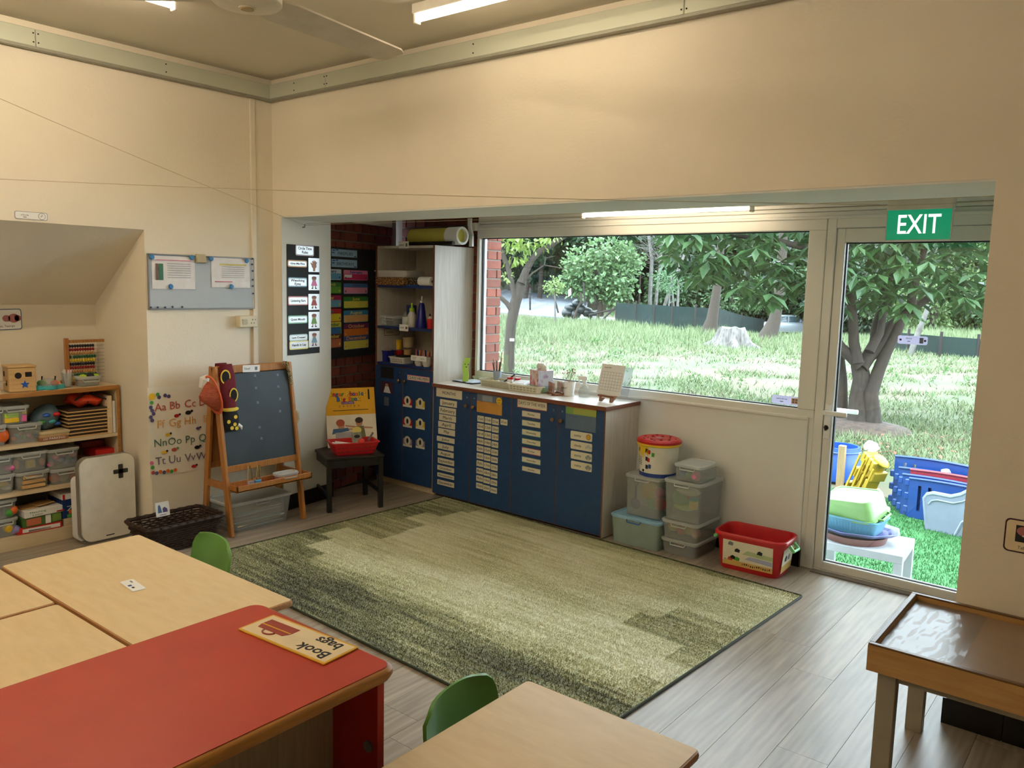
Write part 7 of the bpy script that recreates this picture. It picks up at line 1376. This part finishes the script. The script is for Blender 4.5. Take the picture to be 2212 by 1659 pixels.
for k in range(70):
    px, py = rr.uniform(1090, 2110), rr.choice([rr.uniform(735, 770), rr.uniform(770, 830), rr.uniform(800, 870)])
    if 1700 < px < 1900: continue
    p = gp(px, py); dd = (p-CAM).dot(_f); r_ = rr.uniform(7, 13)*dd/FPX; tag(link('weed', WM[k % 3], None, Matrix.Translation(p+Vector((0, 0, r_*.4))) @ Matrix.Rotation(k, 4, 'Z') @ Matrix.Diagonal((r_, r_, r_, 1))), 'small green weed tuft on the patchy lawn', 'weed', 'weeds on the lawn')
for k in range(60):
    px, py = rr.uniform(1830, 2080), rr.uniform(935, 1010); p = gp(px, py); bm = BM(); prism(bm, [(-.05, 0), (-.01, .02), (.05, .0), (-.01, -.022)], 0, .004); tag(obj('fallen_leaf', bm, mat('dry_leaf_%d' % (k % 2), [(120, 72, 56), (96, 66, 48)][k % 2], .8), None, False, Matrix.Translation(p+Vector((0, 0, .03))) @ TR(0, 0, 0, rr.uniform(0, 6), rr.uniform(-.4, .4), rr.uniform(-.4, .4))), 'dry brown leaf on the grass under the spreading tree', 'leaf', 'fallen leaves')
# ---- road, kerb, net fences
m_road = mat('grey_asphalt', (170, 178, 190), .8, k=.36, c2=(130, 138, 150), sc=.8)
bm = BM(); A_ = [pd(1040, 674, 57), pd(1262, 692, 47.5), pd(1270, 655, 62), pd(1225, 630, 74), pd(1040, 606, 80)]; bm.faces.new([bm.verts.new(p+Vector((0, 0, .06))) for p in A_]); q = bmesh.ops.extrude_face_region(bm, geom=bm.faces[:]); bmesh.ops.translate(bm, verts=[v for v in q['geom'] if isinstance(v, bmesh.types.BMVert)], vec=(0, 0, -.6)); struct(obj('ground_road', bm, m_road))
bm = BM(); kp = [gp(px, py)+Vector((0, 0, .08)) for px, py in ((1075, 668), (1130, 675), (1225, 684), (1300, 693), (1380, 703), (1420, 708))]
for a, b in zip(kp, kp[1:]): bar(bm, a, b, .25, .3)
struct(obj('ground_kerb', bm, mat('pale_kerb', (206, 208, 200), .8, k=.4)))
m_net = mat('teal_shade_net', (60, 110, 108), .8, c2=(40, 84, 84), sc=1.2, tr=.5, k=.22)
def net(label, pts, h, tilt=0):
    P_ = [gp(px, py) if d_ is None else pd(px, py, d_) for px, py, d_ in pts]; t = thing('net_fence', label, 'fence', Matrix.Translation(P_[0]))
    for a, b in zip(P_, P_[1:]):
        a, b = a-P_[0], b-P_[0]; bm = BM(); bar(bm, a+Vector((0, 0, h/2)), b+Vector((0, 0, h/2)), .02, h); obj('net_panel', bm, m_net, t)
    for p in P_:
        bm = BM(); cyl(bm, p-P_[0]-Vector((0, 0, .2)), p-P_[0]+Vector((tilt, 0, h+.15)), .045, n=8); obj('post', bm, m_dark, t)
net('long teal net fence along the back of the lawn', [(1330, 700, None), (1372, 704, None), (1412, 708, None), (1450, 711, None), (1500, 714, None), (1550, 716, None), (1600, 720, None), (1650, 724, None)], 1.1)
net('teal net fence on the far side of the road', [(1060, 612, 79), (1100, 614, 78), (1150, 621, 76), (1200, 630, 74), (1250, 644, 70)], 2.3)
net('dark net fence beyond the lawn seen through the door', [(1900, 752, None), (1960, 760, None), (2030, 768, None), (2110, 774, None), (2180, 780, None)], .62)
for k, (px, p1, p2, dx) in enumerate(((1145, 622, 670, 0), (1200, 630, 676, -6), (1262, 610, 660, -2), (1320, 658, 688, 16), (1400, 663, 702, 22), (1300, 668, 680, 26))):
    bm = BM(); tube(bm, [pd(px-dx, p2, 45), pd(px+dx, p1, 45)], .05, 6); tag(obj('fence_post', bm, m_dark, None, True), ['dark upright post in front of the road, left', 'dark slanting post beside the sapling', 'dark post near the teal net by the road', 'dark leaning prop behind the bushy tree', 'dark leaning prop left of the pale trunks', 'low dark prop near the bushy tree'][k], 'post')
# sign and rubbish bags by the road
t = thing('road_sign', 'tilted white sign board with numbers beside the road', 'sign', Matrix.Translation(pd(1231, 632, 44)) @ Matrix.Rotation(-YAW*-1, 4, 'Z') @ Matrix.Rotation(R(90), 4, 'X') @ Matrix.Rotation(R(14), 4, 'Z')); bm = BM(); prism(bm, rrect(.48, .36, .01), 0, .02); obj('board', bm, m_paper, t); lettering(t, '283', 0, .06, .11, m_grey_ink, .021); flat(t, m_grey_ink, 0, -.08, .36, .04, .021)
bm = BM(); tube(bm, [pd(1254, 632, 44.2), pd(1256, 650, 44.2), pd(1248, 665, 44.2), pd(1238, 690, 44.2)], .06, 7); tag(obj('dead_branch', bm, m_bark, None, True), 'dark dead branch standing in front of the rubbish bags', 'branch')
m_bag = mat('dark_green_bag', (44, 58, 62), .4, k=.5, c2=(26, 36, 42), sc=3, bump=.6, bs=6)
for k, (px, py, r_) in enumerate(((1226, 676, .34), (1232, 665, .32), (1248, 656, .34), (1256, 668, .36), (1242, 679, .34), (1268, 674, .33), (1279, 680, .3), (1294, 678, .3))):
    bm = BM(); ball(bm, (0, 0, 0), r_, 14, (1, 1, .85))
    for v in bm.verts: v.co *= 1+.1*math.sin(v.co.x*11+k)*math.sin(v.co.y*9)
    bm2 = v; tag(obj('rubbish_bag', bm, m_bag, None, True, Matrix.Translation(pd(px, py, 47.2))), 'tied dark rubbish bag in the pile beside the road', 'rubbish bag', 'pile of rubbish bags')
# ---- parked car
cb = pd(1700, 723, 58); t = thing('parked_car', 'silver saloon car parked behind the trees, rear towards the house', 'car', Matrix.Translation(cb) @ Matrix.Rotation(R(38), 4, 'Z')); m_sil = mat('silver_car_paint', (196, 208, 216), .3, k=.45, m=.3, var=.02); m_cgl = mat('car_window', (50, 66, 74), .1)
def carloop(z, hx, hy, xo): return [(x_+xo, y_, z) for x_, y_ in rrect(hx*2, hy*2, .22, 4)]
bm = BM(); loft(bm, [carloop(.22, 2.1, .80, 0), carloop(.45, 2.18, .85, 0), carloop(.72, 2.16, .85, 0), carloop(.86, 2.1, .82, 0), carloop(.92, 1.95, .76, 0)]); obj('body', bm, m_sil, t, True)
bm = BM(); loft(bm, [carloop(.90, 1.35, .76, -.15), carloop(1.30, .85, .64, -.2), carloop(1.38, .7, .58, -.2)]); obj('cabin_glass', bm, m_cgl, t, True)
bm = BM(); loft(bm, [carloop(1.32, .86, .645, -.2), carloop(1.40, .8, .6, -.2), carloop(1.43, .6, .5, -.2)]); obj('roof', bm, m_sil, t, True)
for s in (-1, 1):
    for x_ in (-1.3, 1.35):
        bm = BM(); cyl(bm, (x_, s*.72, .31), (x_, s*.88, .31), .31, n=20); wv_ = obj('wheel', bm, m_dark, t, True); bm = BM(); cyl(bm, (x_, s*.86, .31), (x_, s*.89, .31), .19, n=16); obj('hub_cap', bm, m_sil, wv_, True)
    bm = BM(); box(bm, -2.2, -2.05, s*.62-.17, s*.62+.17, .66, .82, .02, 1); obj('tail_light', bm, m_red, t)
    bm = BM(); box(bm, -.25, -.17, s*.72-.03, s*.72+.03, .9, 1.32); obj('pillar', bm, m_sil, t)
bm = BM(); box(bm, -2.23, -2.1, -.8, .8, .3, .5, .03, 1); obj('bumper', bm, m_sil, t); bm = BM(); box(bm, -2.21, -2.17, -.28, .28, .62, .76); obj('number_plate', bm, m_ink, t)
# ================================================================ toys on the turf
m_wht = pl('white_lacquer', (236, 238, 244), .35, k=.36)
TT = .05; t = thing('side_table', 'low white square table outside the door', 'table', TR(-1.345, 5.30, GZ+.012, R(4))); tw, td = .52, .44; TH = TT-GZ-.012
bm = BM(); box(bm, -tw/2, tw/2, -td/2, td/2, TH-.05, TH, .003, 1); obj('top', bm, m_wht, t)
for sx in (-1, 1):
    for sy in (-1, 1): bm = BM(); box(bm, sx*(tw/2-.026)-.025, sx*(tw/2-.026)+.025, sy*(td/2-.026)-.025, sy*(td/2-.026)+.025, 0, TH-.05, .002, 1); obj('leg', bm, m_wht, t)
cx_, cy_ = -1.40, 5.28
t = thing('round_tray', 'brown round tray lowest in the pile on white table', 'tray', TR(cx_, cy_, TT+.001)); bm = BM(); lathe(bm, [(0, 0), (.185, 0), (.2, .045), (.195, .045), (.18, .006), (0, .006)], 36); obj('tray', bm, pl('brown_tray', (150, 92, 84), .5, k=.36), t, True)
t = thing('angular_tray', 'lilac-blue angular tray in the pile on white table', 'tray', TR(cx_+.01, cy_+.01, TT+.046, R(15))); bm = BM(); o8 = lambda r_, z: [(r_*1.12*math.cos(PI/8+k*PI/4), r_*.9*math.sin(PI/8+k*PI/4), z) for k in range(8)]
loft(bm, [o8(.19, 0), o8(.235, .03), o8(.225, .03), o8(.18, .006)]); obj('tray', bm, pl('lilac_tray', (160, 166, 226), .4, k=.36), t); bm = BM(); loft(bm, [o8(.18, .006), o8(.2, .02), o8(.19, .02), o8(.175, .008)]); obj('inner_tray', bm, pl('indigo_tray', (70, 76, 170), .4, k=.36), t)
t = thing('holed_basket', 'sky blue basket with small holes under the green tub', 'basket', TR(cx_-.005, cy_+.0, TT+.055, R(-4))); open_tray(t, .34, .24, .095, pl('sky_basket', (110, 190, 220), .4, k=.36), .86, .004, 'basket', .02, 0, None, .03); m_hole = pl('hole_shade', (60, 110, 140), .6)
HM = None
for r_ in range(5):
    for k in range(15):
        z = .02+.0125*r_; kk = .86+.14*z/.087
        if HM is None: bm = BM(); box(bm, -.0036, .0036, -.001, .001, -.004, .004); o = obj('hole', bm, m_hole, t); HM = o.data
        else: o = link('hole', HM, t)
        o.location = ((k-7)*.0185, -.12*kk-.0008, z)
t = thing('green_tub', 'lime green tub lying upside down on top of the blue basket', 'tub', TR(cx_-.01, cy_+.02, TT+.155, R(-12), R(14), R(-6))); gw, gd, gh = .34, .25, .13; m_gt = pl('lime_tub', (160, 214, 120), .4, k=.36); bm = BM(); q = lambda k, e, z: [(x_*k, y_*k, z) for x_, y_ in rrect(gw+e, gd+e, .05, 5)]
loft(bm, [q(1, 0, 0), q(1, .02, 0), q(1, .02, .012), q(1, 0, .013), q(.92, 0, gh-.01), q(.89, 0, gh), q(.82, 0, gh), q(.81, 0, gh-.004)]); obj('tub', bm, m_gt, t, True)
for s in (-1, 1): bm = BM(); tube(bm, [(s*(gw/2+.008), -.06, .006), (s*(gw/2+.03), -.05, .0), (s*(gw/2+.03), .05, .0), (s*(gw/2+.008), .06, .006)], .008, 8); obj('handle', bm, pl('green_handle', (120, 180, 70), .4, k=.36), t, True)
# wooden stand
m_owood = mat('outdoor_beech', (206, 176, 130), .6, k=.42, c2=(186, 152, 106), sc=8, str_=(10, 10, 1))  # outdoor copy of the beech, dimmed against the bright daylight
b0 = at(1811, 1086, 2, GZ+.012); t = thing('wooden_stand', 'pale wooden post on a plank base outside the door', 'stand', Matrix.Translation(b0)); h_ = (1086-960)*((b0-CAM).dot(_f))/FPX
bm = BM(); box(bm, -.03, .03, -.03, .03, 0, h_, .004, 1); obj('post', bm, m_owood, t); bm = BM(); box(bm, -.05, .05, -.9, .06, 0, .035, .004, 1); obj('base_plank', bm, m_owood, t); bm = BM(); box(bm, -.5, .05, -.06, .06, 0, .06, .004, 1); obj('base_plank', bm, m_owood, t)
# blue tub
b0 = at(1792, 1040, 2, GZ+.012); s_ = (b0-CAM).dot(_f)/FPX; t = thing('blue_tub', 'big round blue plastic tub behind the wooden post', 'tub', Matrix.Translation(b0+Vector((0, .25, 0)))); bm = BM(); lathe(bm, [(0, 0), (52*s_, 0), (54*s_, 5*s_), (44*s_, 45*s_), (42*s_, 72*s_), (38*s_, 72*s_), (40*s_, 40*s_), (0, 12*s_)], 32); obj('tub', bm, pl('royal_blue_plastic', (50, 110, 220), .35, k=.36), t, True); bm = BM(); tube(bm, [(44*s_*math.cos(2*PI*k/32), 44*s_*math.sin(2*PI*k/32), 62*s_) for k in range(32)], 2*s_, 6, closed=True); obj('rim', bm, pl('royal_blue_plastic', ()), t, True)
# yellow folded play fence
b0 = at(1852, 1082, 2, GZ+.012); s_ = (b0-CAM).dot(_f)/FPX; t = thing('yellow_play_fence', 'folded yellow plastic play fence leaning beside the blue panels', 'play fence', Matrix.Translation(b0+Vector((0, .1, 0))) @ Matrix.Rotation(-YAW*-1, 4, 'Z') @ Matrix.Rotation(R(26), 4, 'Y')); m_yf = pl('yellow_fence_plastic', (246, 206, 60), .35, k=.36)
for k in range(4):
    bm = BM()
    for j in range(5):
        x_ = (-30+17*k)*s_*(1-.09*j)+(2.5*s_ if j % 2 else -2.5*s_); dy = .03*(j % 2)
        box(bm, x_-5*s_, x_+5*s_, -.09+dy, .05+dy, 22*s_*j, 22*s_*(j+1)+1*s_, .006, 1)
    obj('panel', bm, m_yf, t)
    bm = BM(); box(bm, (-33+17*k)*s_, (-31+17*k)*s_+3*s_, -.10, -.09, 8*s_, 100*s_); obj('panel_rib', bm, m_yf, t)
bm = BM(); ball(bm, (8*s_, 0, 112*s_), 16*s_, 12, (1.5, .8, .5)); obj('top_cap', bm, m_yf, t, True)
def knot(label, px, py, dep):
    p = pd(px, py, dep); bm = BM(); rr3 = random.Random(px); q = bmesh.ops.create_icosphere(bm, subdivisions=2, radius=.06)
    for v in bm.verts: v.co = Vector((v.co.x*1.1, v.co.y*.5, v.co.z*.9))*(1+rr3.uniform(-.25, .3))
    tube(bm, [(0, 0, 0), (.0, -.01, -.09)], [.03, .035], 8); tag(obj('tied_bag', bm, pl('white_bag_film', (236, 238, 240), .5, k=.45), None, True, Matrix.Translation(p)), label, 'plastic bag')
# blue panels: bars with slots, arched tops
b0 = at(1962, 1114, 2, GZ+.012); DB = (b0-CAM).dot(_f); s_ = DB/FPX
m_pb = [pl('cobalt_panel', (28, 92, 190), .38, k=.36), pl('red_panel_toy', (206, 50, 60), .38, k=.36)]
def panel(label, ox, oy, red, hgt):
    t = thing('play_barrier', label, 'play barrier', Matrix.Translation(b0+Vector((ox, oy, 0))) @ Matrix.Rotation(R(-10), 4, 'Z'), 'plastic play panels'); m = m_pb[red]; W_ = .86; th = .045
    P_ = [(0, 0), (W_, 0)]+[(W_*(1-k/10), hgt*(.93+.07*math.sin(PI*(.12+.76*(1-k/10))))) for k in range(11)]
    x1, x2, x3, x4, zb, zt = .08, .108, .165, .193, .07, hgt-.07
    MX = Matrix.Rotation(R(90), 4, 'X')
    bm = BM()
    for a, b in ((0, x1), (x2, x3), (x4, W_)): box(bm, a, b, -th, 0, zb, zt)
    box(bm, 0, W_, -th, 0, 0, zb); prism(bm, [(0, zt), (W_, zt)]+P_[2:], 0, th, MX); obj('panel', bm, m, t)
    bm = BM(); tube(bm, [(a, -th, b) for a, b in P_[2:]], .012, 6); obj('top_rim', bm, m, t, True)
    for k in range(3): bm = BM(); box(bm, -.035, .005, -th-.005, .005, .04+.12*k, .10+.12*k, .006, 1); obj('hinge_lug', bm, m, t)
    bm = BM(); prism(bm, rrect(.16, .035, .017, 4, .52, hgt-.11), th, th+.004, MX); obj('grip', bm, pl('cobalt_shade', (20, 60, 140), .5), t)
    bm = BM(); prism(bm, rrect(.03, hgt-.26, .012, 3, .30, hgt*.48), th, th+.004, MX); obj('rib', bm, pl('cobalt_shade', ()) if not red else m, t)
panel('blue play panel at the front of the stack', .0, 0, 0, .37); panel('blue play panel second in the stack', -.07, .06, 0, .385); panel('red play panel between the blue ones', -.02, .11, 1, .43); panel('blue play panel third in the stack', -.13, .17, 0, .42); panel('blue play panel at the back of the stack, tallest', -.20, .30, 0, .50)
knot('knotted white plastic bag on the rear blue panels', 2008, 1012, DB+.15); knot('knotted white plastic bag over the front blue panel', 2046, 1022, DB-.05); knot('white plastic twist on top of the yellow fence', 1883, 965, DB+.4)
# grey slide
b0 = at(2003, 1142, 2, GZ+.012); DSl = (b0-CAM).dot(_f); s_ = DSl/FPX
t = thing('toddler_slide', 'pale grey plastic toddler slide standing on the turf', 'slide', Matrix.Translation(b0) @ Matrix.Rotation(R(-8), 4, 'Z')); m_sl = pl('pale_grey_plastic', (176, 190, 214), .35, k=.36); K = s_*1.08
out = [(2, 0), (-8, 62), (-3, 70), (8, 74), (40, 74), (58, 82), (78, 98), (100, 122), (130, 150), (180, 175), (230, 180), (240, 0)]
arch = [(70, 0), (78, 22), (96, 38), (120, 42), (145, 36), (160, 20), (166, 0)]
for k, yy in enumerate((0, .36)):
    bm = BM(); prism(bm, [(a*K, b*K) for a, b in out], 0, .035, Matrix.Translation((0, yy, 0)) @ Matrix.Rotation(R(90), 4, 'X')); obj('side_wall', bm, m_sl, t)
    bm = BM(); tube(bm, [(a*K, yy-.018, b*K) for a, b in out[:-1]], .022, 8); obj('side_rim', bm, m_sl, t, True)
    bm = BM(); tube(bm, [((a*.93+9)*K, yy-.036, (b*.9-3)*K) for a, b in out[1:-2]], .008, 6); obj('side_ridge', bm, m_sl, t, True)
    for q_ in (1, 1.35): bm = BM(); tube(bm, [((118+(a-118)*q_)*K, yy-.036, b*q_*K) for a, b in arch], .012, 6); obj('arch_ridge', bm, m_sl, t, True)
bm = BM(); bed = [(0, 18), (30, 20), (52, 34), (80, 60), (110, 90), (150, 125), (230, 128)]
loft(bm, [[(a*K, 0, b*K), (a*K, .33, b*K), (a*K, .33, (b-4)*K), (a*K, 0, (b-4)*K)] for a, b in bed]); obj('slide_bed', bm, m_sl, t)
